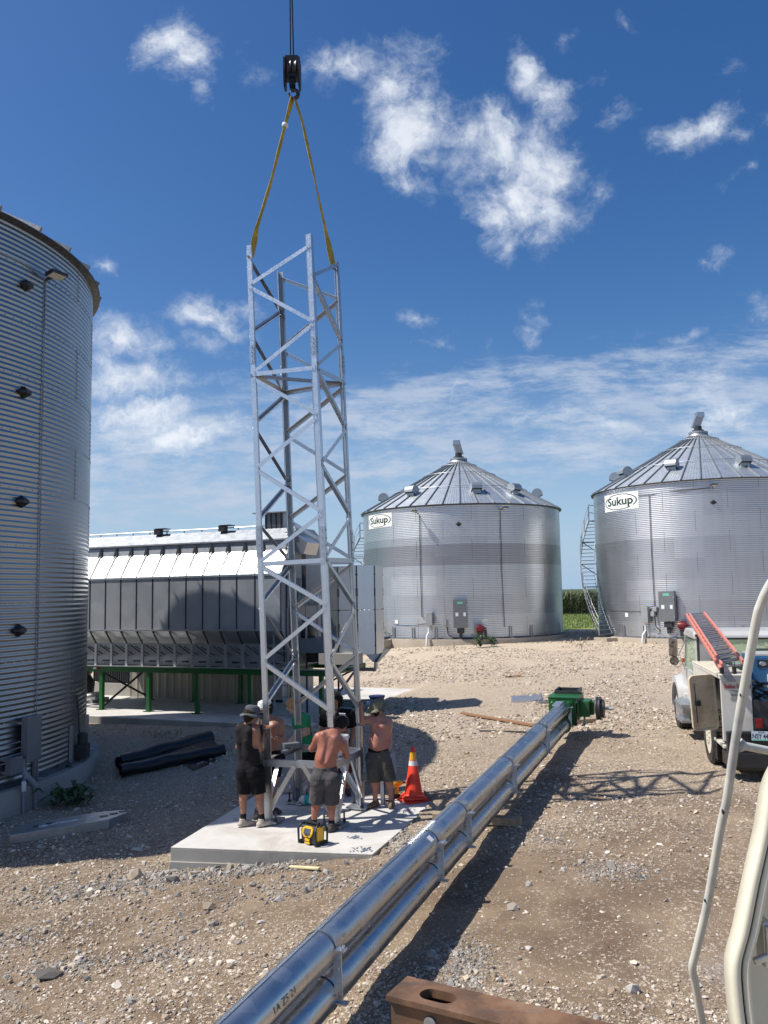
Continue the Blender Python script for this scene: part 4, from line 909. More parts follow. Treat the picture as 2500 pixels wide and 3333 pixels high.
m = MB(); m.box((L+.26, .0, .05), (.52, .03, .08)); m.build('door_sill', M['darkmetal'], shed)
gl = thing('cooling_unit', 'dark louvred condenser unit on a concrete block, left of the beige shed', 'condenser', PZ(375, 2262, PADZ), math.atan2(sd[1], sd[0]))
w2 = 1.9
m = MB(); m.box((0, .3, .21), (w2, .9, .42)); m.build('plinth', M['concrete_old'], gl)
m = MB(); m.box((-.1, .35, 1.1), (w2-.1, .7, 1.3)); m.build('case', M['black'], gl)
m = MB()
for i in range(22): m.box((-.1-(w2-.2)/2+i*(w2-.2)/21, -.02, 1.1), (.03, .05, 1.26))
m.build('louvre', M['darkmetal'], gl)
q = PZ(290, 2285, PADZ); bl = thing('blower', 'black blower on a steel base beside the left bin, under the dryer', 'blower', q, DA)
m = MB(); m.lathe([(.22, 0), (.30, .05), (.34, .5), (.20, .75), (.34, .95), (.30, 1.15), (.42, 1.18), (.42, 1.24), (0, 1.26)], 18, (-.3, .1, .12)); m.build('housing', M['darkmetal'], bl, smooth=True)
m = MB(); m.box((-.2, .1, .06), (1.2, .8, .12)); m.build('base', M['galv_dull'], bl); m = MB(); m.tube([(-2.6, -.35, .16), (.1, -.30, .16), (.35, -.15, .20), (.42, .1, .22)], .15, 12); m.build('air_pipe', M['galv'], bl, smooth=True)
# ---------------------------------------------------------------- tower section on the crane, and its base

Bp = dict(FL=PZ(864, 2670, .34), FR=PZ(1097, 2686, .34), BR=PZ(1184, 2621, .34), BL=PZ(964, 2602, .34))
Tp = dict(FL=(802, 799), FR=(1011, 760), BR=(1104, 857), BL=(908, 888))
Tp = {k: P(*v, Bp[k][1]) for k, v in Tp.items()}
Mp = dict(FL=P(857, 2360, Bp['FL'][1]), FR=P(1085, 2368, Bp['FR'][1]), BR=P(1178, 2352, Bp['BR'][1]), BL=P(966, 2358, Bp['BL'][1]))
def wb(mb, name, mat, root, **k):
    o = mb.build(name, mat, root, **k); l = root.location; o.location = (-l[0], -l[1], -l[2]); return o
def on_leg(k, v):
    a, b = Mp[k], Tp[k]; lo, hi = 0.0, 1.05
    for i in range(40):
        t = (lo+hi)/2
        if proj(a+(b-a)*t)[1] > v: lo = t
        else: hi = t
    return a+(b-a)*t
order = ['FL', 'FR', 'BR', 'BL']
cen = lambda d: sum(d[k] for k in order)/4
cT, cM = cen(Tp), cen(Mp)
tower = thing('steel_tower', 'tall galvanised lattice tower section hanging plumb over its base', 'tower', (cM[0], cM[1], cM[2]))
def fdir(k, j): return nrm((Mp[j]-Mp[k])*V(1, 1, 0))
for i, k in enumerate(order):
    s = fdir(k, order[(i+1) % 4]); u = fdir(k, order[i-1]); m = MB(); m.angle(Mp[k], Tp[k], s, u, .095, .009)
    m.prof(Mp[k], Tp[k], [(.080, .0), (.095, .0), (.095, .022), (.086, .022)], s, u); m.prof(Mp[k], Tp[k], [(0, .080), (.022, .086), (.022, .095), (0, .095)], s, u)
    wb(m, 'leg', M['galv_new'] if k in ('FL', 'FR') else M['galv'], tower)
    # bolted splices
    for vs in ((1125, 1183), (1712, 1815)) if k != 'BL' else ((1190, 1240), (1720, 1790)):
        off = {'FL': 0, 'FR': -32, 'BR': 35, 'BL': 0}[k] if vs[0] < 1500 else {'FL': 0, 'FR': 0, 'BR': 15, 'BL': 0}[k]
        a, b = on_leg(k, vs[0]+off), on_leg(k, vs[1]+off); o = -(s+u)*.009; m = MB(); m.angle(a+o, b+o, s, u, .085, .009)
        for t in (.12, .38, .60, .88):
            p = a+(b-a)*t+o
            for dd, ee in ((s, u), (u, s)): m.tube([p+dd*.045-ee*.016, p+dd*.045+ee*.004], .011, 6)
        wb(m, 'splice_plate', M['galv'], tower)
def brace(root, pa, pb, ka, kb, w=.062, mat='galv_new', name='brace', drop=1, inset=0.0, hw=.06):
    n = nrm(np.cross(fdir(ka, kb), V(0, 0, 1)))            # outward face normal
    d = nrm(pb-pa); inpl = nrm(np.cross(n, d)); inpl = inpl if inpl[2] < 0 else -inpl
    f = fdir(ka, kb); pa = pa+f*.045; pb = pb-f*.045; e = d*.05
    a, b = pa-e*.4+n*(.002-inset), pb+e*.4+n*(.002-inset)
    m = MB(); m.prof(a-inpl*w/2, b-inpl*w/2, [(0, 0), (w, 0), (w, .007), (0, .007)], inpl, n)
    ed = inpl*w/2*drop; m.prof(a+ed, b+ed, [(0, 0), (.007*-drop, 0), (.007*-drop, -hw), (0, -hw)], inpl, n)
    for p in (a+e*1.0, b-e*1.0): m.tube([p+n*.004, p+n*.020], .013, 6)
    return wb(m, name, M[mat], root)
def zig(ka, kb, nodes, mat='galv_new', drop=1):
    """nodes: (leg letter index 0/1, photo row) alternating"""
    for (i, va), (j, vb) in zip(nodes[:-1], nodes[1:]):
        k0, k1 = (ka, kb)[i], (ka, kb)[j]; a, b = on_leg(k0, va*D2S), on_leg(k1, vb*D2S)
        if i == 1: a, b = b, a
        # neighbouring braces meet a little apart on the leg
        brace(tower, a, b, ka, kb, mat=mat, drop=drop)
for ka, kb, lst, mt, dr in (
    ('FL', 'FR', [[(1, 531), (0, 615)], [(0, 622), (1, 692)], [(1, 701), (0, 806)], [(0, 819), (1, 893)], [(1, 903), (0, 1011)], [(0, 1017), (1, 1103)], [(1, 1112), (0, 1214)], [(0, 1224), (1, 1305)], [(1, 1314), (0, 1425)], [(0, 1432), (1, 1535)]], 'galv_new', -1),
    ('FR', 'BR', [[(0, 592), (1, 572)], [(0, 597), (1, 733)], [(1, 741), (0, 786)], [(0, 797), (1, 921)], [(1, 928), (0, 996)], [(0, 1003), (1, 1109)], [(1, 1117), (0, 1200)], [(0, 1210), (1, 1304)], [(1, 1313), (0, 1421)], [(0, 1430), (1, 1527)]], 'galv', 1),
    ('BR', 'BL', [[(1, 604), (0, 646)], [(0, 652), (1, 752)], [(1, 762), (0, 826)], [(0, 840), (1, 936)], [(1, 943), (0, 1022)], [(0, 1028), (1, 1120)], [(1, 1128), (0, 1206)], [(0, 1222), (1, 1315)], [(1, 1322), (0, 1410)], [(0, 1420), (1, 1520)]], 'galv', -1),
    ('BL', 'FL', [[(1, 555), (0, 672)], [(0, 676), (1, 714)], [(1, 723), (0, 843)], [(0, 858), (1, 911)], [(1, 922), (0, 1037)], [(0, 1048), (1, 1120)], [(1, 1128), (0, 1210)], [(0, 1222), (1, 1300)], [(1, 1313), (0, 1416)], [(0, 1424), (1, 1520)]], 'galv', 1)):
    for seg in lst: zig(ka, kb, seg, mt, dr)
for ka, kb, va, vb, mt in (('FL', 'FR', 809, 794, 'galv_new'), ('FR', 'BR', 796, 826, 'galv'), ('BR', 'BL', 829, 850, 'galv'), ('BL', 'FL', 850, 811, 'galv'),
                           ('FL', 'FR', 1219, 1210, 'galv_new'), ('FR', 'BR', 1209, 1211, 'galv'), ('BR', 'BL', 1214, 1217, 'galv'), ('BL', 'FL', 1216, 1219, 'galv')):
    brace(tower, on_leg(ka, va*D2S), on_leg(kb, vb*D2S), ka, kb, w=.07, mat=mt, name='ring_strut', drop=-1, hw=.075)
a, b = on_leg('FL', 812*D2S), on_leg('BR', 829*D2S); m = MB(); m.bar(a, b, .05, .05); wb(m, 'ring_strut', M['galv_dull'], tower)

# ---- base section, standing on the footing
base = thing('tower_base', 'short galvanised base frame with splayed braces, bolted to the concrete slab', 'tower base', (*cen(Bp)[:2], .30))
Bt = dict(FL=P(858, 2372, Bp['FL'][1]), FR=P(1087, 2384, Bp['FR'][1]), BR=P(1180, 2364, Bp['BR'][1]), BL=P(966, 2372, Bp['BL'][1]))
zm = P(962, 2488, (Bp['FL'][1]+Bp['FR'][1])/2)[2]
def bl_at(k, z): t = (z-Bp[k][2])/(Bt[k][2]-Bp[k][2]); return Bp[k]+(Bt[k]-Bp[k])*t
for i, k in enumerate(order):
    s = fdir(k, order[(i+1) % 4]); u = fdir(k, order[i-1]); m = MB(); m.angle(Bp[k], Bt[k], s, u, .11, .010); m.prof(Bp[k], Bt[k], [(.09, 0), (.11, 0), (.11, .03), (.10, .03)], s, u); m.prof(Bp[k], Bt[k], [(0, .09), (.03, .10), (.03, .11), (0, .11)], s, u)
    wb(m, 'leg', M['galv'], base)
    m = MB(); c = Bp[k]+s*.06+u*.06; R_ = np.stack([s, u, V(0, 0, 1)], 1); m.box(c+V(0, 0, -.004), (.34, .34, .022), R_); m.box(c+V(0, 0, -.028), (.26, .26, .024), R_); wb(m, 'base_plate', M['galv_dull'], base)
    m = MB(); st = s*.022+u*.022; m.angle(Bp[k]+st-(s+u)*.034, Bp[k]+st-(s+u)*.034+V(0, 0, .42), s, u, .13, .010); wb(m, 'shoe_angle', M['galv'], base)
    for q in ((-.10, .13), (.13, -.10)):
        m = MB(); p = c+s*q[0]+u*q[1]; m.tube([p-V(0, 0, .04), p+V(0, 0, .16)], .014, 6); m.lathe([(.03, .012), (.03, .04), (0, .04)], 6, p); wb(m, 'anchor_bolt', M['darkmetal'], base)
for i, k in enumerate(order):
    j = order[(i+1) % 4]; a, b = bl_at(k, zm), bl_at(j, zm); n = nrm(np.cross(fdir(k, j), V(0, 0, 1))); f = fdir(k, j)
    m = MB(); m.prof(a-f*.02, b+f*.02, [(.010, -.052), (.010, .052), (-.065, .052), (-.065, .044), (.002, .044), (.002, -.044), (-.05, -.044), (-.05, -.052)], n, V(0, 0, 1)); wb(m, 'girt', M['galv'] if k in ('FR', 'BR') else M['galv_dull'], base)  # duller steel paints the shade on the front and left girts
    mid = (a+b)/2
    for p, kk, sg in ((Bp[k], k, -1), (Bp[j], j, 1)):
        q = mid+f*sg*.07+V(0, 0, -.02); p = p+V(0, 0, .12)-f*sg*.05; d = nrm(q-p); ip = nrm(np.cross(n, d)); m = MB(); m.prof(p+n*.012, q+n*.012, [(-.036, 0), (.036, 0), (.036, .008), (-.036, .008)], ip, n); m.prof(p+n*.012, q+n*.012, [(-.036, 0), (-.028, 0), (-.028, -.06), (-.036, -.06)], ip, n)
        wb(m, 'brace', M['galv_new'] if k in ('FR',) else M['galv'], base)
m = MB(); a = bl_at('FL', zm); b = bl_at('BL', zm); q = a+(b-a)*.72+V(.04, 0, .10)
m.box(q, (.28, .16, .07), Rz(.5))
for kx in range(6): m.box(q+Rz(.5)@V(-.115+kx*.046, -.082, 0), (.022, .01, .04), Rz(.5))
o = m.build('bolt_tray', M['greydark']); tag(o, 'grey slotted bolt tray lying on the left girt of the tower base', 'tray')
a = bl_at('FR', zm); b = bl_at('BR', zm); q = a+(b-a)*.42+V(-.10, .05, .064)
bk = thing('bucket', 'white plastic bucket resting on the tower base beside the bent-over person', 'bucket', q)
m = MB(); m.lathe([(.105, 0), (.125, .26), (.135, .26), (.135, .30), (.12, .30), (.115, .05), (0, .05)], 24); m.build('pail', M['bucket'], bk, smooth=True)
m = MB(); m.tube([(.128*math.cos(t), -.02+.02*math.sin(t), .24-.13*math.sin(t)) for t in np.linspace(0, math.pi, 12)], .004, 5); m.build('handle', M['darkmetal'], bk)
ln = on_leg('FL', 2395); lv = thing('magnetic_level', 'black torpedo tool held against the left tower leg', 'level', ln)
m = MB(); m.box((-.02, -.045, -.03), (.05, .05, .46)); m.build('body', M['black'], lv, bevel=.008); m = MB(); m.box((-.02, -.073, .06), (.03, .008, .08)); m.build('vial', M['lens'], lv)

# ---- crane hook block, ropes and slings
hd = (Tp['FL'][1]+Tp['BR'][1])/2
bt, bb = P(951, 196, hd), P(952, 290, hd); sc = np.linalg.norm(bt-bb)
blk = thing('hook_block', 'black crane hook block hanging high over the tower', 'hook block', (bt+bb)/2)
hw = .125
for e in (-1, 1):
    m = MB(); q = []
    for z, y in ((.5, .09), (.44, .15), (0, .16), (-.42, .12), (-.5, .07)): q.append((e*hw, y, z*sc))
    for z, y in ((-.5, -.07), (-.42, -.12), (0, -.16), (.44, -.15), (.5, -.09)): q.append((e*hw, y, z*sc))
    m.prism(q, (-.016, 0, 0), (.016, 0, 0)); m.build('cheek_plate', M['blockpaint'], blk)
m = MB()
for x in (-.045, .045): m.lathe([(.02, -.03), (.15, -.032), (.13, 0), (.15, .032), (.02, .03)], 24, (x, 0, .10), (1, 0, 0))
m.build('sheave', M['darkmetal'], blk, smooth=True)
m = MB(); m.box((0, 0, .18), (.22, .24, .20)); m.box((0, 0, -.06), (.22, .18, .06)); m.build('spacer', M['blockpaint'], blk)
m = MB(); m.box((0, 0, -.16), (.10, .12, .14)); m.tube([(0, 0, -.12), (0, 0, -.26)], .05, 10); m.build('swivel', M['blockpaint'], blk)
hk0 = (bt+bb)/2; tip = P(955, 306, hd)-hk0
m = MB(); pts = [V(0, 0, -.24), V(.005, 0, -.30)]+[tip+V(.005, 0, -.005)+.078*V(math.cos(t), 0, math.sin(t)) for t in np.linspace(math.radians(75), math.radians(-200), 16)]
m.tube(pts, [.035]*2+list(np.linspace(.034, .036, 8))+list(np.linspace(.034, .012, 8)), 10); m.build('hook', M['darkmetal'], blk, smooth=True)
m = MB(); m.bar(tip+V(-.07, 0, .06), tip+V(.02, 0, .075), .012, .03); m.build('safety_latch', M['galv'], blk)
for i, (u0, u1, lab) in enumerate(((944, 946, 'left one of the two black steel ropes above the hook block'), (951, 956, 'right one of the two black steel ropes above the hook block'))):
    a = P(u1, 205, hd); b = a+V((P(u0, 0, hd)-a)[0]*2.2, 0, (P(u0, 0, hd)-a)[2]*2.2); m = MB(); m.tube([a, b], .0125, 6); tag(m.build('wire_rope', M['wire']), lab, 'wire rope', 'ropes of the crane')
def sling(pts, w, tw, lab, mat='sling'):
    n = 60; ks = np.linspace(0, 1, n); pts = np.array(pts); tt = np.linspace(0, 1, len(pts)); c = np.stack([np.interp(ks, tt, pts[:, i]) for i in range(3)], 1)
    vs = []; m = MB()
    for i in range(n):
        d = nrm(c[min(i+1, n-1)]-c[max(i-1, 0)]); s = nrm(np.cross(d, V(0, 1, 0))); u = np.cross(s, d); a = np.interp(ks[i], *tw); ww = w*(.75+.25*math.cos(ks[i]*14)); s2 = s*math.cos(a)+u*math.sin(a); u2 = -s*math.sin(a)+u*math.cos(a)
        vs += [c[i]+s2*ww/2+u2*.004, c[i]-s2*ww/2+u2*.004, c[i]-s2*ww/2-u2*.004, c[i]+s2*ww/2-u2*.004]
    m.add(vs, [(4*i+k, 4*i+(k+1) % 4, 4*i+4+(k+1) % 4, 4*i+4+k) for i in range(n-1) for k in range(4)]+[(3, 2, 1, 0), (4*n-4, 4*n-3, 4*n-2, 4*n-1)])
    return m.build('lifting_sling', M[mat]), c
tp = hk0+tip
fl, br = P(818, 838, Tp['FL'][1]+.02), P(1085, 868, Tp['BR'][1]-.1)
s1, c1 = sling([tp+V(-.02, 0, -.07), P(925, 420, hd), P(880, 600, hd-.1), P(835, 745, Tp['FL'][1]), fl], .105, ([0, .2, .45, .6, .8, 1], [1.1, .6, 1.5, 1.0, .35, .9]), '')
tag(s1, 'yellow webbing sling from the hook down to the left tower leg', 'sling', 'lifting slings on the tower')
m = MB(); p = c1[13]; d = nrm(c1[14]-c1[12]); m.lathe([(.05, -.03), (.058, 0), (.05, .03)], 10, p, d); o = m.build('wear_sleeve', M['bucket'], s1)
m = MB(); a = fl; m.tube([a, on_leg('FL', 835)+V(.03, -.03, 0), on_leg('FL', 850)+V(.05, .08, 0), a], .022, 6); m.build('choke_loop', M['sling'], s1)
s2, c2 = sling([tp+V(.02, 0, -.07), P(985, 400, hd), P(1030, 610, hd), P(1062, 760, Tp['BR'][1]-.1), br], .105, ([0, .25, .5, .75, 1], [1.2, .7, 1.4, .5, .2]), '')
tag(s2, 'yellow webbing sling from the hook down to the right rear tower leg', 'sling', 'lifting slings on the tower')
m = MB(); q = on_leg('BR', 857+10); m.tube([br, q+V(-.10, -.06, .05), q+V(-.14, -.08, -.05), q+V(-.08, .03, -.04), br], .02, 6); m.build('choke_loop', M['sling'], s2)
# ---------------------------------------------------------------- twin-tube elevator lying across the yard
TR = .145
Sn, Sf = P(1093, 3101, 7.0), P(1853, 2307, 18.0); Ln_, Lf = P(1098, 3249, 7.0), P(1854, 2361, 18.0)
ax = nrm(Sf-Sn); rn = nrm(V(ax[1], -ax[0], 0)); upv = nrm(np.cross(rn, ax))
U0, U1 = Sn-rn*TR, Sf-rn*TR; L0, L1 = Ln_-rn*TR*.98, Lf-rn*TR*.98
slope_z = lambda p: p[2]-hz(p[0], p[1])
print('tube bottoms over ground', slope_z(L0)-TR, slope_z(L1)-TR, 'spacing', np.linalg.norm(U0-L0), np.linalg.norm(U1-L1))
elv = thing('bucket_elevator', 'long twin galvanised tube elevator with green boot, lying on timbers across the yard', 'grain elevator', (*((L0+L1)/2)[:2], float(((L0+L1)/2)[2])-.4))
def tline(a, b, t): return a+(b-a)*t
def tpar(u):
    lo, hi = -.5, 1.2
    for i in range(40):
        t = (lo+hi)/2
        if proj(tline(Sn, Sf, t))[0] < u: lo = t
        else: hi = t
    return t
st_u = [1093, 1429, 1522, 1672, 1781, 1853]; ts = [tpar(u) for u in st_u]; tn = -.34
seg = [tn]+ts[:-1]+[1.02]
for a, b, nm in ((U0, U1, 'upper_tube'), (L0, L1, 'lower_tube')):
    for s0, s1 in zip(seg[:-1], seg[1:]):
        p, q = tline(a, b, s0), tline(a, b, s1); d = nrm(q-p); m = MB(); k = 40; L = np.linalg.norm(q-p); n = max(2, int(L/.25)); prof = []
        for i in range(n+1):
            z = L*i/n; prof.append((TR*(1+.004*math.sin(i*2.1)*math.sin(i*.7)), z))
        prof = [(TR+.004, .002), (TR+.004, .045), (TR, .055)]+[x for x in prof if x[1] > .06 and x[1] < L-.004]+[(TR, L-.003)]
        m.lathe(prof, 40, p, d); wb(m, 'trunk_tube', M['tube'], elv, smooth=True)
        m = MB(); m.lathe([(TR+.0045, -.004), (TR+.0065, -.004), (TR+.0065, .004), (TR+.0045, .004)], 40, p+d*.002, d); wb(m, 'joint_line', M['seam'], elv)
        # lengthwise lap of the sheet
        m = MB(); a_ = math.radians(100); o = (rn*math.cos(a_)+upv*math.sin(a_))*(TR+.003); m.bar(p+o, q+o, .03, .004, o); wb(m, 'sheet_lap', M['tube'], elv)
for t in ts:
    p, q = tline(U0, U1, t)+rn*(TR+.012), tline(L0, L1, t)+rn*(TR+.012); w = .055; m = MB(); d = nrm(q-p)
    m.bar(p-d*.02, q+d*.02, .07, .012, ax)
    for r_, s_ in ((p, -1), (q, 1)): m.box(r_+d*s_*.03+rn*.03, (.07, .09, .012), np.stack([ax, rn, upv], 1))
    for k in (.10, .36, .64, .9): c = p+(q-p)*k; m.tube([c+rn*.0, c+rn*.02], .014, 6)
    for dd in (-.02, .02): c = p-d*.03+rn*.05+ax*dd; m.tube([c-d*.0, c-d*.025], .011, 6)
    wb(m, 'tie_bracket', M['galv_new'], elv)
# boot
bc = (tline(U0, U1, 1.0)+tline(L0, L1, 1.0))/2+ax*.55+upv*.09; RB = np.stack([rn, ax, upv], 1)
BS = .84
def bx_(mb, x, y, z, sx, sy, sz): mb.box(bc+RB@V(x*BS, y*BS, z*BS+.02), (sx*BS, sy*BS, sz*BS), RB); return mb
m = MB(); q = [(-.30, -.38), (.26, -.38), (.32, .10), (.32, .30), (-.34, .30), (-.38, .02)]
m.prism([bc+RB@V(x*BS, 0, z*BS+.02) for x, z in q], RB@V(0, -.40, 0), RB@V(0, .45, 0)); o = wb(m, 'boot', M['green'], elv)
m = MB(); bx_(m, 0, -.02, .315, .78, .95, .035); bx_(m, 0, -.43, .25, .76, .06, .16); bx_(m, .36, 0, .05, .05, .9, .55); wb(m, 'boot_flange', M['green'], elv, bevel=.006)
m = MB()
for x in (-.26, .14): bx_(m, x, -.48, .12, .20, .10, .30); m.ball(bc+RB@V(x*BS, -.53*BS, .17), .055)
wb(m, 'bearing_housing', M['green'], elv, smooth=True)
m = MB()
for x in np.linspace(-.34, .34, 7):
    for z in (.22, .28): m.tube([bc+RB@V(x*BS, -.46*BS, z*BS+.02), bc+RB@V(x*BS, -.475*BS, z*BS+.02)], .012, 6)
wb(m, 'boot_bolt', M['bolt'], elv)
m = MB(); bx_(m, .21, -.415, -.10, .22, .03, .58); wb(m, 'boot_shade_plate', M['black'], elv)  # black plate colours in the shade on the boot's lower right face
for sgn_, z in ((U1-L1, 0), (L1-L1, 0)): pass
m = MB(); 
for a, b in ((U0, U1), (L0, L1)): p = tline(a, b, 1.0); m.lathe([(TR+.035, 0), (TR+.035, .02), (TR+.012, .03), (TR+.012, .5)], 32, p-ax*.02, nrm(b-a))
wb(m, 'tube_collar', M['green'], elv, smooth=True)
m = MB(); bx_(m, 0, .72, .36, .62, .05, .10); bx_(m, -.29, .42, .38, .05, .62, .10); bx_(m, .29, .42, .38, .05, .62, .10); bx_(m, 0, .10, .36, .62, .05, .10); wb(m, 'hopper_frame', M['darkmetal'], elv)
m = MB(); bx_(m, .50, -.05, .02, .26, .5, .40); bx_(m, .60, .1, .0, .2, .3, .34); wb(m, 'reducer', M['green'], elv, bevel=.02)
m = MB(); pc = bc+RB@V(.65, -.05, .03); m.lathe([(.03, 0), (.24, 0), (.25, .02), (.235, .05), (.25, .08), (.24, .10), (.10, .10), (.09, .04), (.03, .04)], 28, pc, rn); m.lathe([(.19, .10), (.19, .16), (.06, .18), (0, .18)], 24, pc, rn); wb(m, 'drive_pulley', M['darkmetal'], elv, smooth=True)
m = MB(); m.tube([pc+rn*.1, pc+rn*.36], .03, 10); wb(m, 'shaft', M['galv_dull'], elv, smooth=True)
m = MB(); bx_(m, .42, .2, -.30, .05, .05, .34); bx_(m, .42, .1, -.44, .07, .4, .02); wb(m, 'foot', M['galv_dull'], elv)
m = MB(); p = tline(U0, U1, .985)-ax*.2+upv*TR; bx = RB@V(-.02, 0, 0); m.box(p+bx+upv*.015, (.16, .5, .03), RB); wb(m, 'inspection_cover', M['galv_new'], elv)
# bolts lined up on the tube, and a paper label
m = MB(); tb = [tpar(u) for u in (1386, 1458)]
for i in range(17):
    t = tb[0]+(tb[1]-tb[0])*i/16; p = tline(U0, U1, t)+(upv*.97-rn*.10)*(TR+.008); m.tube([p-rn*.04, p+rn*.008], .0055, 6); m.lathe([(.011, -.004), (.011, .004), (0, .005)], 6, p+rn*.01, rn)
tag(m.build('bolt_row', M['bolt']), 'row of loose bolts laid out along the top of the tube', 'bolts')
m = MB(); t = tpar(1415); p = tline(U0, U1, t)+(upv*.75+rn*.66)*(TR+.004); m.box(p, (.07, .085, .003), np.stack([nrm(upv*-.66+rn*.75), ax, nrm(upv*.75+rn*.66)], 1)); wb(m, 'label', M['paper'], elv)
m = MB()
for k in range(9):
    a_ = [.25, -.12, -.3][k % 3]; p = tline(U0, U1, -.12+.004*k)+(rn*math.cos(a_)+upv*math.sin(a_))*(TR+.001)
m = MB(); 
vs, fs = text_mesh('1A Z5 21', .075, 0, .001, 1.2)
an0 = math.radians(12); tq = tpar(930); base_ = tline(U0, U1, tq); m.add([base_+ax*x+(rn*math.cos(an0+y/TR)+upv*math.sin(an0+y/TR))*(TR+.005) for x, y, z in vs], fs); wb(m, 'chalk_mark', M['greydark'], elv)
# timbers carrying it
for (u0, v0, u1, v1, s, lab, mt) in ((1520, 2690, 1697, 2690, .11, 'squared timber carrying the middle of the tubes', 'wood'), (1872, 2357, 1957, 2348, .09, 'pale timber under the green boot', 'wood')):
    a, b = G(u0, v0), G(u1, v1); a = a-nrm(b-a)*.5; z0 = max(hz(a[0], a[1]), hz(b[0], b[1])); m = MB(); m.bar(V(a[0], a[1], z0+s*.45), V(b[0], b[1], z0+s*.45), s*1.5, s); tag(m.build('timber', M[mt], bevel=.006), lab, 'timber', 'timbers under the elevator')
# ---------------------------------------------------------------- service truck
TO = P(2344, 2202, 14.2); TG = float(gz(TO[0], TO[1])); HD = math.radians(11); TA = V(math.sin(HD), math.cos(HD), 0); TRt = V(math.cos(HD), -math.sin(HD), 0)
trk = thing('service_truck', 'white and cream utility truck seen from behind with its side door swung open', 'truck', (TO[0], TO[1], TG), -HD)
RT = Rz(-HD)
def tl(p): return RT.T@(np.array(p)-V(TO[0], TO[1], TG))
def TP(u, v, Yw): return tl(P(u, v, Yw))
hb = TO[2]-TG
m = MB()   # left locker with an open side bay
m.box((.24, .03, (hb+.62)/2), (.48, .06, hb-.62)); m.box((.45, 1.35, (hb+.5)/2), (.06, 2.66, hb-.5)); m.box((.24, 1.35, hb-.02), (.50, 2.72, .05)); m.box((.24, 1.35, .52), (.48, 2.66, .05))
for y in (1.95, 2.0, 2.68): m.box((.22, y, (hb+.5)/2), (.44, .05, hb-.52))
m.box((.02, 2.35, (hb+.5)/2), (.05, .62, hb-.5)); m.box((.02, 1.32, hb-.14), (.04, 1.2, .2)); 
m.build('locker', M['lockerpaint'], trk, bevel=.008)
m = MB(); m.box((.34, 1.3, (hb+.5)/2), (.16, 2.4, hb-.6)); m.build('locker_inside', M['darkmetal'], trk)
m = MB()
for y in (.25, .38, 1.2): m.ball((.12, y, .85), .07); m.box((.12, y, .66), (.12, .1, .2))
m.build('tool_clutter', M['rust'], trk)
m = MB(); m.box((.24, 1.35, hb+.022), (.51, 2.74, .03)); m.build('locker_lid', M['cream'], trk, bevel=.01)
m = MB(); m.box((1.99, 1.35, (hb+.5)/2), (.48, 2.7, hb-.5)); m.build('right_locker', M['cream'], trk, bevel=.01)
# open door: rounded plate with turned rim
def rrect(w, h, r, n=6):
    o = []
    for cx_, cz_, a0 in ((w/2-r, h/2-r, 0), (-w/2+r, h/2-r, 90), (-w/2+r, -h/2+r, 180), (w/2-r, -h/2+r, 270)):
        for i in range(n+1): a = math.radians(a0+90*i/n); o.append((cx_+r*math.cos(a), cz_+r*math.sin(a)))
    return o
dc = TP(2290, 2286, 14.85); dw, dh = .445, .93
m = MB(); q = rrect(dw, dh, .07); m.prism([V(x, 0, z) for x, z in q], (0, -.004, 0), (0, .012, 0)); q1 = rrect(dw+.03, dh+.03, .085); n = len(q)
m.add([V(x, -.03, z) for x, z in q1]+[V(x, .02, z) for x, z in q1]+[V(x, -.03, z) for x, z in rrect(dw-.005, dh-.005, .07)]+[V(x, .0, z) for x, z in rrect(dw-.03, dh-.03, .06)], [(i, (i+1) % n, n+(i+1) % n, n+i) for i in range(n)]+[(i, 2*n+i, 2*n+(i+1) % n, (i+1) % n) for i in range(n)]+[(2*n+i, 3*n+i, 3*n+(i+1) % n, 2*n+(i+1) % n) for i in range(n)])
dor = m.build('locker_door', M['worn'], trk); dor.location = tuple(dc); dor.rotation_euler = (math.radians(2), math.radians(-3.5), HD+math.radians(6)); dor['label'] = 'dirty cream locker door standing open'
m = MB(); m.box((-.12, -.03, .0), (.09, .05, .09)); m.bar((-.155, -.035, .34), (-.155, -.035, -.34), .012, .012); m.box((-.10, -.055, .01), (.03, .02, .05)); m.build('latch', M['darkmetal'], dor)
m = MB(); m.box((dw/2+.02, 0, .30), (.05, .05, .08)); m.box((dw/2+.02, 0, -.30), (.05, .05, .08)); m.build('hinge', M['darkmetal'], dor)
# rear: bumper, tailgate, lamp, plate
m = MB(); m.box((1.12, -.03, .48), (2.16, .16, .62)); m.box((1.12, .06, .34), (2.2, .5, .24)); m.box((1.12, -.10, .78), (2.1, .10, .05)); m.build('rear_bumper', M['black'], trk, bevel=.02)
m = MB(); m.box((1.12, .04, 1.05), (1.25, .06, .50)); m.build('tailgate', M['darkmetal'], trk, bevel=.015)
m = MB(); m.box((1.12, 1.4, .70), (1.28, 2.6, .08)); m.build('bed_floor', M['darkmetal'], trk)
tlp = TP(2468, 2352, 14.05); m = MB(); m.box((0, 0, 0), (.11, .05, .16)); o = m.build('tail_lamp', M['redlens'], trk, bevel=.02); o.location = (tlp[0], -.13, tlp[2]); m = MB(); m.box((0, .01, 0), (.14, .04, .19)); m.build('lamp_bezel', M['black'], o)
pp = TP(2473, 2392, 14.05); m = MB(); m.prism([V(x, 0, z) for x, z in rrect(.305, .152, .012)], (0, -.002, 0), (0, .002, 0)); pl_ = m.build('number_plate', M['plate'], trk); pl_.location = (pp[0], -.155, pp[2]); pl_.rotation_euler = (0, math.radians(1), 0)
m = MB(); put_text(m, 'NSY 443', .105, (0, -.004, -.008), (1, 0, 0), (0, 0, 1), .0012, .76, .002); m.build('lettering', M['lettering_black'], pl_)
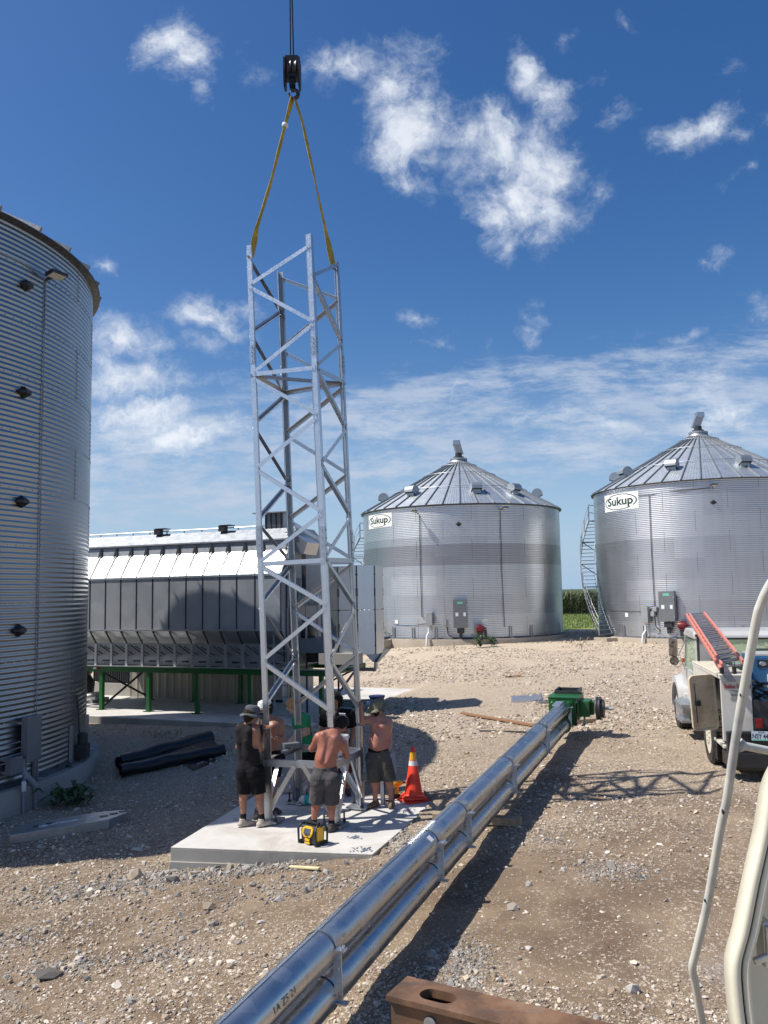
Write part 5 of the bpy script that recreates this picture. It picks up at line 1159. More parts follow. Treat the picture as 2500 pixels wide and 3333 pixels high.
m = MB(); put_text(m, 'IOWA', .030, (0, -.004, .060), (1, 0, 0), (0, 0, 1), 0, 1.2, .002); m.build('state_lettering', M['blue'], pl_)
m = MB(); m.box((0, -.003, -.062), (.28, .002, .018)); m.build('plate_band', M['mint'], pl_)
for s_, z, sz, mt, bo, sx in (('Sheldon Grain Ltd', hb-.165, .098, 'lettering_red', .0022, .60), ('Sheldon, Iowa', hb-.305, .056, 'lettering_grey', .0006, .72), ('712-324-4900', hb-.37, .060, 'lettering_grey', .001, .72)):
    m = MB(); put_text(m, s_, sz, (.26, -.006, z), (1, 0, 0), (0, 0, 1), bo, sx, .003); m.build('lettering', M[mt], trk)
m = MB(); m.prism([V(x, -.004, hb-.235+z) for x, z in ((.15, .012), (.24, .0), (.26, -.012), (.28, 0), (.37, .012), (.27, -.02), (.25, -.02))], (0, -.002, 0), (0, .002, 0)); m.build('emblem', M['lettering_grey'], trk)
m = MB(); m.box((.24, -.02, hb-.03), (.46, .06, .10)); m.build('rack_bar', M['grey'], trk)
# wheels
def wheel(x, y, r, w, rim, dual=False):
    m = MB(); prof = [(r*.62, -w/2), (r*.92, -w/2), (r, -w*.36), (r, w*.36), (r*.92, w/2), (r*.62, w/2), (r*.6, 0)]
    for k in ((0, w*1.15) if dual else (0,)): m.lathe(prof, 36, (x+k+w/2, y, r), (1, 0, 0), caps=False)
    for k in range(36):
        a = 2*math.pi*k/36; m.box((x+w/2, y+math.cos(a)*r, r+math.sin(a)*r), (w*.8, .03, .02), Rx(a-math.pi/2))
    o = m.build('wheel', M['tread'], trk, smooth=True)
    m = MB(); m.lathe([(r*.64, 0), (r*.60, .02), (r*.52, .07), (r*.30, .05), (r*.20, -.01), (0, -.02)], 30, (x+.01, y, r), (1, 0, 0)); m.build('rim', M[rim], o, smooth=True)
    m = MB()
    for k in range(8): a = 2*math.pi*k/8; m.tube([(x-.01, y+.12*math.cos(a), r+.12*math.sin(a)), (x+.05, y+.12*math.cos(a), r+.12*math.sin(a))], .014, 6)
    m.build('wheel_nut', M['bolt'], o)
wheel(-.02, 1.32, .48, .26, 'cream', True); wheel(1.98, 1.32, .48, .26, 'cream'); wheel(-.0, 5.22, .46, .26, 'white'); wheel(1.98, 5.22, .46, .26, 'white')
# cab
m = MB(); cx0, cx1 = .10, 2.12; y0, y1 = 3.02, 4.55
side = [(y0, .62), (y0, 1.40), (y0+.06, 2.18), (y0+.2, 2.26), (y1-.35, 2.26), (y1-.1, 2.16), (y1+.25, 1.48), (y1+.3, .62)]
def slab_(x, pts): return [V(x, y, z) for y, z in pts]
for x, s in ((cx0, 1), (cx1, -1)):
    m.prism([V(x, y, z) for y, z in [(y0, .62), (y1+.3, .62), (y1+.28, 1.42), (y0, 1.42)]], (0, 0, 0), (s*.06, 0, 0))
    m.prism([V(x+s*.03, y, z) for y, z in [(y0, 1.42), (y0+.16, 1.42), (y0+.2, 2.22), (y0+.05, 2.2)]], (0, 0, 0), (s*.06, 0, 0)); m.prism([V(x+s*.03, y, z) for y, z in [(y1-.25, 2.2), (y1-.13, 2.2), (y1+.3, 1.42), (y1+.18, 1.42)]], (0, 0, 0), (s*.06, 0, 0))
m.box(((cx0+cx1)/2, y0+.03, 1.02), (cx1-cx0, .06, .8)); m.box((cx0+.20, y0+.05, 1.80), (.30, .06, .8)); m.box((cx1-.20, y0+.05, 1.80), (.30, .06, .8)); m.box(((cx0+cx1)/2, y0+.05, 1.47), (cx1-cx0-.04, .06, .12))
m.build('cab', M['white'], trk, bevel=.015)
m = MB(); m.prof((cx0, 0, 0), (cx1, 0, 0), [(y0-.01, 2.12), (y0+.0, 2.20), (y0+.12, 2.28), (y0+.5, 2.32), (y1-.4, 2.31), (y1-.18, 2.22), (y1-.16, 2.14)], V(0, 1, 0), V(0, 0, 1)); m.build('cab_roof', M['white'], trk, bevel=.03)
m = MB(); m.box(((cx0+cx1)/2, y0+.035, 1.83), (cx1-cx0-.66, .012, .60)); m.build('rear_window', M['glass'], trk)
m = MB(); m.box(((cx0+cx1)/2, y0-.003, 1.83), (cx1-cx0-.60, .01, .66)); m.box(((cx0+cx1)/2, y0-.004, 1.62), (cx1-cx0-.7, .012, .03))
m = MB(); 
for z in (1.52, 2.135): m.box(((cx0+cx1)/2, y0+.0, z), (cx1-cx0-.6, .02, .035))
for x in (cx0+.33, cx1-.33): m.box((x, y0, 1.83), (.035, .02, .62))
m.build('window_seal', M['rubber'], trk)
m = MB(); m.prism([V(cx0+.045, y, z) for y, z in [(y0+.2, 1.44), (y1+.18, 1.44), (y1-.2, 2.18), (y0+.24, 2.18)]], (0, 0, 0), (.008, 0, 0)); m.build('side_window', M['glass'], trk)
m = MB(); m.box((1.1, 3.7, 1.2), (1.7, .5, .7)); m.box((.65, 3.5, 1.6), (.45, .14, .6)); m.box((1.55, 3.5, 1.6), (.45, .14, .6)); m.build('seat', M['darkmetal'], trk)
m = MB(); m.prism([V(0, y, z) for y, z in [(y1+.1, .7), (6.3, .7), (6.35, 1.28), (6.1, 1.42), (y1+.2, 1.50)]], (.32, 0, 0), (1.90, 0, 0)); m.build('hood', M['white'], trk, bevel=.05)
for x, s in ((-.03, 1), (2.23, -1)):
    m = MB(); k = 14; outer = [(5.22+.66*math.cos(t), .52+.66*math.sin(t)*1.0) for t in np.linspace(math.radians(-5), math.radians(185), k)]; inner = [(5.22+.54*math.cos(t), .50+.54*math.sin(t)) for t in np.linspace(math.radians(185), math.radians(-5), k)]
    m.add([V(x+s*.0, y, z) for y, z in outer]+[V(x+s*.55, y*.94+.06*5.22, z+.16) for y, z in outer], [(i, i+1, k+i+1, k+i) for i in range(k-1)]); m.add([V(x, y, z) for y, z in outer]+[V(x, y, z) for y, z in inner[::-1]], [(i, i+1, k+i+1, k+i) for i in range(k-1)])
    m.add([V(x, y, z) for y, z in inner]+[V(x+s*.3, y, z) for y, z in inner], [(i, i+1, k+i+1, k+i) for i in range(k-1)]); m.box((x+s*.3, 4.46, .62), (.42, .3, .5)); m.build('fender', M['white'], trk, smooth=True)
for z in (.42, .74): m = MB(); m.box((.0, 3.85, z), (.34, .9, .05)); m.build('step', M['galv_dull'], trk)
m = MB(); m.tube([(.10, 3.6, .58), (.10, 4.6, .58)], .22, 14); m.build('fuel_tank', M['galv'], trk, smooth=True)
m = MB(); m.box((1.1, 3.0, .55), (.8, 6.0, .18)); m.build('chassis', M['darkmetal'], trk); m = MB(); m.box((.03, .95, .42), (.03, .5, .5)); m.build('mud_flap', M['rubber'], trk)
m = MB(); m.box((.06, 4.35, 1.60), (.05, .07, .09)); m.build('marker_lamp', M['amber'], trk)
# mirrors on the left
mp = TP(2191, 2107, 18.3); m = MB(); m.prism([V(x, 0, z) for x, z in rrect(.185, .40, .04)], (0, 0, 0), (0, .05, 0)); mo = m.build('mirror', M['chrome'], trk); mo.location = tuple(mp); mo.rotation_euler = (0, math.radians(2), math.radians(-6))
m = MB(); m.prism([V(x, 0, z) for x, z in rrect(.155, .36, .03)], (0, -.004, 0), (0, .0, 0)); m.build('mirror_face', M['mirror'], mo)
m = MB(); m.tube([V(.02+.085*math.cos(t), -.01, -.285+.085*math.sin(t)) for t in np.linspace(0, 2*math.pi, 20)[:-1]], .010, 6, closed=True); m.build('round_mirror_rim', M['black'], mo)
m = MB(); m.prism([V(.02+.08*math.cos(t), -.0, -.285+.08*math.sin(t)) for t in np.linspace(0, 2*math.pi, 20)[:-1]], (0, -.008, 0), (0, .01, 0)); m.build('round_mirror', M['mirror'], mo)
m = MB(); cb = V(cx0+.04, y1-.15, 2.10); m.tube([mp+V(.0, .03, .215), mp+V(.1, .03, .22), cb], .012, 6); m.tube([mp+V(.1, .03, -.19), cb+V(0, -.02, -.06)], .010, 6); m.tube([mp+V(.05, .03, -.2), mp+V(.14, .03, -.2), V(cx0+.0, y1-.1, 1.40)], .012, 6); m.build('mirror_arm', M['chrome'], trk, smooth=True)
# ladder tied on the rack
nl, nr_, fl_, fr_ = P(2347, 2182, 14.05), P(2428, 2168, 14.05), P(2235, 2002, 18.3), P(2291, 1996, 18.3)
lad = thing('extension_ladder', 'red fibreglass ladder with grey rungs tied on the truck rack', 'ladder', nl)
wl = lambda mb, nm, mt: (lambda o: setattr(o, 'location', tuple(-np.array(lad.location))) or o)(mb.build(nm, M[mt], lad))
sx = nrm(nr_-nl)
for a, b in ((nl, fl_), (nr_, fr_)):
    for off in (0, .075):
        d = nrm(b-a); u = nrm(np.cross(sx, d)); o = u*off*1.0+sx*(.035 if off and a is nl else (-.035 if off else 0)); m = MB(); m.bar(a+o, b+o-d*(.35 if off else 0), .032, .075, u); wl(m, 'rail', 'red')
n = 15
for off, sh in ((0, 0), (.075, .14)):
    for i in range(n):
        t = (i+.5)/n+sh/4.5
        if t < .98: m = MB(); u = nrm(np.cross(sx, nrm(fl_-nl))); m.tube([nl+(fl_-nl)*t+u*off, nr_+(fr_-nr_)*t+u*off], .017, 8); wl(m, 'rung', 'galv_dull')
m = MB(); m.box(nl+(nr_-nl)*.5-V(0, .03, .03), (.05, .06, .12)); m.tube([nl+(nr_-nl)*.45+V(0, 0, .10), nl+(nr_-nl)*.55+V(0, 0, .10), nl+(nr_-nl)*.55, nl+(nr_-nl)*.45], .008, 5, closed=True); wl(m, 'rope_hook', 'darkmetal')
m = MB()
for p in (nl, nr_): m.box(p-V(0, .03, 0), (.05, .06, .10))
wl(m, 'foot', 'rubber')
m = MB(); q = RT@V(.26, 3.0, 0); m.bar(tl(nl+(fl_-nl)*.62)-V(.05, 0, .06), tl(nr_+(fr_-nr_)*.62)+V(.08, 0, -.06), .05, .05); m.bar(tl(nl+(fl_-nl)*.62)-V(.0, 0, .05), V(.1, 2.62, hb), .045, .045); m.bar(tl(nr_+(fr_-nr_)*.62)-V(.0, 0, .05), V(.46, 2.62, hb), .045, .045)
m.build('ladder_rack', M['darkmetal'], trk)
# welder in the bed
wp = TP(2424, 2134, 15.5); wz = wp[2]
wd = thing('welder_generator', 'blue engine welder standing in the truck bed', 'welder', RT@V(wp[0]+.55, 1.55, .74)+V(TO[0], TO[1], TG), -HD)
hh = wz-.74+.02
m = MB(); m.box((0, 0, hh/2), (1.02, .8, hh)); m.build('case', M['blue'], wd, bevel=.03)
m = MB(); m.box((-.06, -.405, hh-.14), (.70, .012, .13)); m.build('badge', M['black'], wd)
m = MB(); put_text(m, 'Bobcat', .12, (-.235, -.415, hh-.145), (1, 0, 0), (0, 0, 1), .003, 1, .004, 'LEFT'); m.build('lettering', M['lettering_white'], wd)
m = MB(); m.ball((-.325, -.41, hh-.14), .05, 8, 6, (1.3, .2, .8)); m.build('badge_emblem', M['galv_dull'], wd); m = MB(); m.box((0, 0, hh+.015), (1.0, .78, .03)); m.build('top_cover', M['white'], wd)
q0 = RT@V(.80, .55, .74)+V(TO[0], TO[1], TG); hs = MB()
for k in range(9): hs.tube([V(.16*math.cos(t+k), .2*math.sin(t+k), .05+.09*k+.03*math.sin(3*t)) for t in np.linspace(0, 6.28, 24)[:-1]], .02, 6, closed=True)
o = hs.build('hose_coil', M['rubber']); o.location = tuple(q0); tag(o, 'heap of black hose coiled in the truck bed behind the tailgate', 'hose')
m = MB(); m.tube([V(0, 0, 0), V(.1, .2, .1)], .06, 12); m.box((.3, .2, .1), (.4, .5, .3)); o = m.build('canvas_bag', M['bucket']); o.location = tuple(q0+V(.22, .1, .62)); tag(o, 'pale canvas bag on top of the hose in the truck bed', 'bag')

# ---------------------------------------------------------------- the crane the picture is taken from
crn = thing('crane', 'cream crane: bent handrail, cab door edge and rusty outrigger beam in the foreground', 'crane', (1.5, 1.0, .3))
def wc(mb, nm, mt, **k): o = mb.build(nm, M[mt], crn, **k); o.location = tuple(-np.array(crn.location)); return o
def smooth_path(pts, n=8):
    p = [np.array(q) for q in pts]; out = []
    for i in range(len(p)-1):
        a, b, c, d = p[max(i-1, 0)], p[i], p[i+1], p[min(i+2, len(p)-1)]
        for k in range(n): t = k/n; out.append(.5*((2*b)+(c-a)*t+(2*a-5*b+4*c-d)*t*t+(3*b-a-3*c+d)*t**3))
    return out+[p[-1]]
hp = [(2560, 1850), (2520, 1885), (2494, 1926), (2477, 1966), (2464, 2010), (2436, 2163), (2410, 2311), (2390, 2436), (2366, 2600), (2343, 2707), (2304, 2933), (2266, 3095), (2254, 3150), (2264, 3205), (2286, 3333), (2330, 3560)]
pts = [P(u, v, 3.3+.0006*(v-1900)) for u, v in hp]
m = MB(); m.tube(smooth_path(pts, 8), .0185, 14); wc(m, 'handrail', 'rail', smooth=True)
m = MB()
for u, v, s in ((2354, 2640, .016), (2294, 2931, .009), (2420, 2262, .014), (2410, 2262, .008)): m.ball(P(u, v, 3.3+.0006*(v-1900)-.012), s, 8, 6, (.5, .5, .9))
wc(m, 'paint_chip', 'darkmetal')
a, b = P(2402, 2424, 3.615), P(2560, 2455, 3.72); m = MB(); m.tube([a, b], .0175, 12); wc(m, 'cross_rail', 'rail', smooth=True)
m = MB(); m.lathe([(.030, -.012), (.024, .004), (.019, .012)], 14, a+nrm(b-a)*.022, nrm(b-a)); wc(m, 'weld_bead', 'rail', smooth=True)
def sweep(path, prof, ex, ey):
    m = MB(); k = len(prof); vs = []
    for p in path: vs += [p+ex*x+ey*y for x, y in prof]
    m.add(vs, [(i*k+j, (i)*k+j+1, (i+1)*k+j+1, (i+1)*k+j) for i in range(len(path)-1) for j in range(k-1)]); return m
dp = [(2590, 2380), (2540, 2480), (2502, 2565), (2476, 2711), (2439, 2877), (2409, 3027), (2388, 3105), (2381, 3150), (2383, 3215), (2396, 3333), (2430, 3520)]
dpp = smooth_path([P(u, v, 2.75) for u, v in dp], 8); ex, ey = V(1, 0, 0), V(0, 1, 0)
bead = [(.0+.0125*(1-math.cos(t)), -.013*math.sin(t)) for t in np.linspace(0, math.pi, 9)]
prof = [(0, .05)]+bead+[(.0265, .004), (.0375, .004)]+[(.0375+.0095*(1-math.cos(t)), .0-.011*math.sin(t)) for t in np.linspace(0, math.pi, 8)]+[(.0575, .02), (.060, .12), (.10, .17), (.60, .20)]
o = sweep(dpp, prof, ex, ey); dd = wc(o, 'cab_door', 'cream', smooth=True); sol = dd.modifiers.new('solid', 'SOLIDIFY'); sol.thickness = .004
m = sweep(dpp, [(.0265, .0035), (.029, -.001), (.035, -.001), (.0375, .0035)], ex, ey); wc(m, 'groove_shade_seal', 'rubber')  # black seal strip colours in the shade of the door groove
q = P(2484, 3130, 2.78); m = MB(); m.bar(q+V(-.03, 0, .0), q+V(.05, 0, .03), .02, .02); m.bar(q+V(.02, 0, .02), q+V(.02, 0, .11), .02, .02); m.box(q+V(.02, .03, .05), (.03, .06, .14)); wc(m, 'door_catch', 'galv', bevel=.004)
m = MB(); m.box((2.6, 1.6, .75), (1.4, 2.0, 1.2)); wc(m, 'cab_base', 'cream')
# rusty beam with a hand hole
zt = 2.18; c0 = PZ(1264, 3241, zt); c1_ = PZ(1327, 3176, zt); c2_ = PZ(1700, 3263, zt); e1 = nrm(c2_-c1_); e2 = nrm(V(-e1[1], e1[0], 0)); Wb = abs((c1_-c0)@e2); c0 = c1_-e2*Wb
hc = PZ(1426, 3242, zt); hx_ = (hc-c0)@e1; hy_ = (hc-c0)@e2; Lb = 2.6; rw, rh = .115, .062
hole = [(hx_+x, hy_+y) for x, y in rrect(rw*1.35, rh*1.5, rh*.72, 5)]; outer = []
for x, y in hole:
    a = math.atan2((y-hy_)/(Wb/2), (x-hx_)/.25); outer.append((x, y))
bm = bmesh.new(); vv = []
W2 = lambda x, y, z: c0+e1*x+e2*y+V(0, 0, z)
# top plate: ring of quads round the hole, then the rest
sq = []
for x, y in hole:
    dx, dy = x-hx_, y-hy_; k = min(.15/abs(dx) if dx else 9e9, ((Wb-hy_) if dy > 0 else hy_)/abs(dy) if dy else 9e9); sq.append((hx_+dx*k, hy_+dy*k))
m = MB(); n = len(hole)
m.add([W2(x, y, 0) for x, y in hole]+[W2(x, y, 0) for x, y in sq]+[W2(x, y, -.035) for x, y in hole], [(i, (i+1) % n, n+(i+1) % n, n+i) for i in range(n)]+[(i, 2*n+i, 2*n+(i+1) % n, (i+1) % n) for i in range(n)])
cn = [(hx_-.15, 0), (hx_+.15, 0), (hx_+.15, Wb), (hx_-.15, Wb)]
# corner fill triangles
for cxn, cyn in cn:
    best = sorted(range(n), key=lambda i: (sq[i][0]-cxn)**2+(sq[i][1]-cyn)**2)[:2]; m.add([W2(cxn, cyn, 0), W2(*sq[best[0]], 0), W2(*sq[best[1]], 0)], [(0, 1, 2)])
m.add([W2(0, 0, 0), W2(hx_-.15, 0, 0), W2(hx_-.15, Wb, 0), W2(0, Wb, 0)], [(0, 1, 2, 3)]); m.add([W2(hx_+.15, 0, 0), W2(Lb, 0, 0), W2(Lb, Wb, 0), W2(hx_+.15, Wb, 0)], [(0, 1, 2, 3)])
m.add([W2(0, 0, 0), W2(0, 0, -.022), W2(Lb, 0, -.022), W2(Lb, 0, 0)], [(0, 1, 2, 3)]); m.add([W2(0, Wb, 0), W2(Lb, Wb, 0), W2(Lb, Wb, -.022), W2(0, Wb, -.022)], [(0, 1, 2, 3)]); m.add([W2(0, 0, 0), W2(0, Wb, 0), W2(0, Wb, -.022), W2(0, 0, -.022)], [(0, 1, 2, 3)])
wc(m, 'outrigger_beam', 'rust', fix=True)
m = MB(); m.prism([W2(.012, .022, 0), W2(Lb, .022, 0), W2(Lb, .034, 0), W2(.012, .034, 0)], (0, 0, -.30), (0, 0, -.022)); m.prism([W2(.012, Wb-.03, 0), W2(Lb, Wb-.03, 0), W2(Lb, Wb-.018, 0), W2(.012, Wb-.018, 0)], (0, 0, -.30), (0, 0, -.022)); m.prism([W2(.012, .034, 0), W2(.024, .034, 0), W2(.024, Wb-.03, 0), W2(.012, Wb-.03, 0)], (0, 0, -.30), (0, 0, -.022)); m.prism([W2(0, .02, -.31), W2(Lb, .02, -.31), W2(Lb, Wb-.02, -.31), W2(0, Wb-.02, -.31)], (0, 0, 0), (0, 0, .012)); wc(m, 'beam_web', 'rust')
q = W2(.19, .021, -.075); m = MB(); m.lathe([(.026, -.004), (.026, .010), (.018, .012), (.0, .006)], 18, q, -e2); wc(m, 'pin_boss', 'galv_dull', smooth=True)
q = W2(2.2, Wb/2, -.3); m = MB(); m.box((q[0], q[1], (q[2]+.45)/2), (.22, .22, q[2]-.45)); m.box((q[0], q[1], .42), (.6, .6, .12)); wc(m, 'outrigger_jack', 'rust')
# ---------------------------------------------------------------- people, grown as one surface from blended volumes
class Sdf:
    def __init__(s, pts, pad=.32, h=.0075):
        p = np.array(pts); s.lo = p.min(0)-pad; s.hi = p.max(0)+pad; s.h = h
        s.n = np.ceil((s.hi-s.lo)/h).astype(int)+1; s.ax = [s.lo[i]+h*np.arange(s.n[i]) for i in range(3)]
        s.F = np.full(s.n, 1.0, np.float32)
    def _box(s, lo, hi):
        a = np.clip(np.floor((lo-s.lo)/s.h).astype(int), 0, s.n-1); b = np.clip(np.ceil((hi-s.lo)/s.h).astype(int)+1, 1, s.n); return tuple(slice(x, y) for x, y in zip(a, b))
    def cap(s, a, b, ra, rb, k=.03, flat=None, sub=False):
        a = np.array(a, float); b = np.array(b, float); R = max(ra, rb)*(max(1.0, flat[1]) if flat else 1)+k+.03
        sl = s._box(np.minimum(a, b)-R, np.maximum(a, b)+R); X, Y, Z = np.meshgrid(s.ax[0][sl[0]], s.ax[1][sl[1]], s.ax[2][sl[2]], indexing='ij')
        d = b-a; dd = max(d@d, 1e-9); t = np.clip(((X-a[0])*d[0]+(Y-a[1])*d[1]+(Z-a[2])*d[2])/dd, 0, 1)
        px, py, pz = X-a[0]-t*d[0], Y-a[1]-t*d[1], Z-a[2]-t*d[2]
        if flat:
            f, q = nrm(flat[0]), flat[1]; w = (px*f[0]+py*f[1]+pz*f[2]); e = 1/q-1; px, py, pz = px+f[0]*w*e, py+f[1]*w*e, pz+f[2]*w*e
        g = np.sqrt(px*px+py*py+pz*pz)-(ra+(rb-ra)*t)
        if flat: g = g*min(1.0, flat[1]*1.15)
        F = s.F[sl]
        if sub: g = -g; hh = np.clip(.5+.5*(F-g)/k, 0, 1) if k else 0; s.F[sl] = (F*hh+g*(1-hh)+k*hh*(1-hh)).astype(np.float32)
        else: hh = np.clip(.5+.5*(F-g)/k, 0, 1); s.F[sl] = (F*(1-hh)+g*hh-k*hh*(1-hh)).astype(np.float32)
    def clip(s, p, n):
        n = nrm(n); s.F = np.maximum(s.F, ((s.ax[0]-p[0])*n[0])[:, None, None]+((s.ax[1]-p[1])*n[1])[None, :, None]+((s.ax[2]-p[2])*n[2])[None, None, :]).astype(np.float32)
    def clip_near(s, p, n, c, R):
        """cut only within R of c"""
        sl = s._box(np.array(c)-R, np.array(c)+R); n = nrm(n)
        g = ((s.ax[0][sl[0]]-p[0])*n[0])[:, None, None]+((s.ax[1][sl[1]]-p[1])*n[1])[None, :, None]+((s.ax[2][sl[2]]-p[2])*n[2])[None, None, :]
        s.F[sl] = np.maximum(s.F[sl], g)
    def noise(s, amp, sc, seed=0, stretch=(1, 1, 1), folds=False):
        m = np.abs(s.F) < .05; i, j, k = np.nonzero(m); x, y, z = s.ax[0][i]*sc*stretch[0], s.ax[1][j]*sc*stretch[1], s.ax[2][k]*sc*stretch[2]
        v = fbm(x+seed, y+seed*.7, z, 3)-.47
        if folds: v = np.abs(v)*2-.3
        s.F[m] += (amp*2*v).astype(np.float32)
    def mesh(s, name, mat, root):
        F = s.F; I = F < 0; nx, ny, nz = F.shape
        c = np.zeros((nx-1, ny-1, nz-1), np.int8)
        for a in (0, 1):
            for b in (0, 1):
                for d in (0, 1): c += I[a:nx-1+a, b:ny-1+b, d:nz-1+d]
        act = (c > 0) & (c < 8); ci, cj, ck = np.nonzero(act); N = len(ci); idx = np.full(act.shape, -1, np.int64); idx[act] = np.arange(N)
        acc = np.zeros((N, 3)); cnt = np.zeros(N)
        for axis in range(3):
            o1, o2 = [q for q in range(3) if q != axis]
            for a in (0, 1):
                for b in (0, 1):
                    p0 = np.zeros(3, int); p0[o1] = a; p0[o2] = b; p1 = p0.copy(); p1[axis] = 1
                    f0 = F[ci+p0[0], cj+p0[1], ck+p0[2]]; f1 = F[ci+p1[0], cj+p1[1], ck+p1[2]]; x = (f0 < 0) != (f1 < 0); t = np.zeros(N); t[x] = f0[x]/(f0[x]-f1[x])
                    q = np.tile(p0.astype(float), (N, 1)); q[:, axis] = t; acc[x] += q[x]; cnt += x
        vs = (np.stack([ci, cj, ck], 1)+acc/cnt[:, None])*s.h+s.lo; fs = []
        for axis in range(3):
            o1, o2 = (axis+1) % 3, (axis+2) % 3; sl0 = [slice(None)]*3; sl1 = [slice(None)]*3; sl0[axis] = slice(0, -1); sl1[axis] = slice(1, None)
            A, B = I[tuple(sl0)], I[tuple(sl1)]; e = np.stack(np.nonzero(A != B), 1); ok = (e[:, o1] > 0) & (e[:, o2] > 0) & (e[:, o1] < F.shape[o1]-1) & (e[:, o2] < F.shape[o2]-1); e = e[ok]; fl = A[tuple(e.T)]
            def cell(d1, d2): q = e.copy(); q[:, o1] += d1; q[:, o2] += d2; return idx[tuple(q.T)]
            q = np.stack([cell(-1, -1), cell(0, -1), cell(0, 0), cell(-1, 0)], 1); q[~fl] = q[~fl][:, ::-1]; fs.append(q)
        fs = np.concatenate(fs)
        # relax a little
        l = np.array(root.location); return np_mesh(name, vs-l, fs, mat, root)

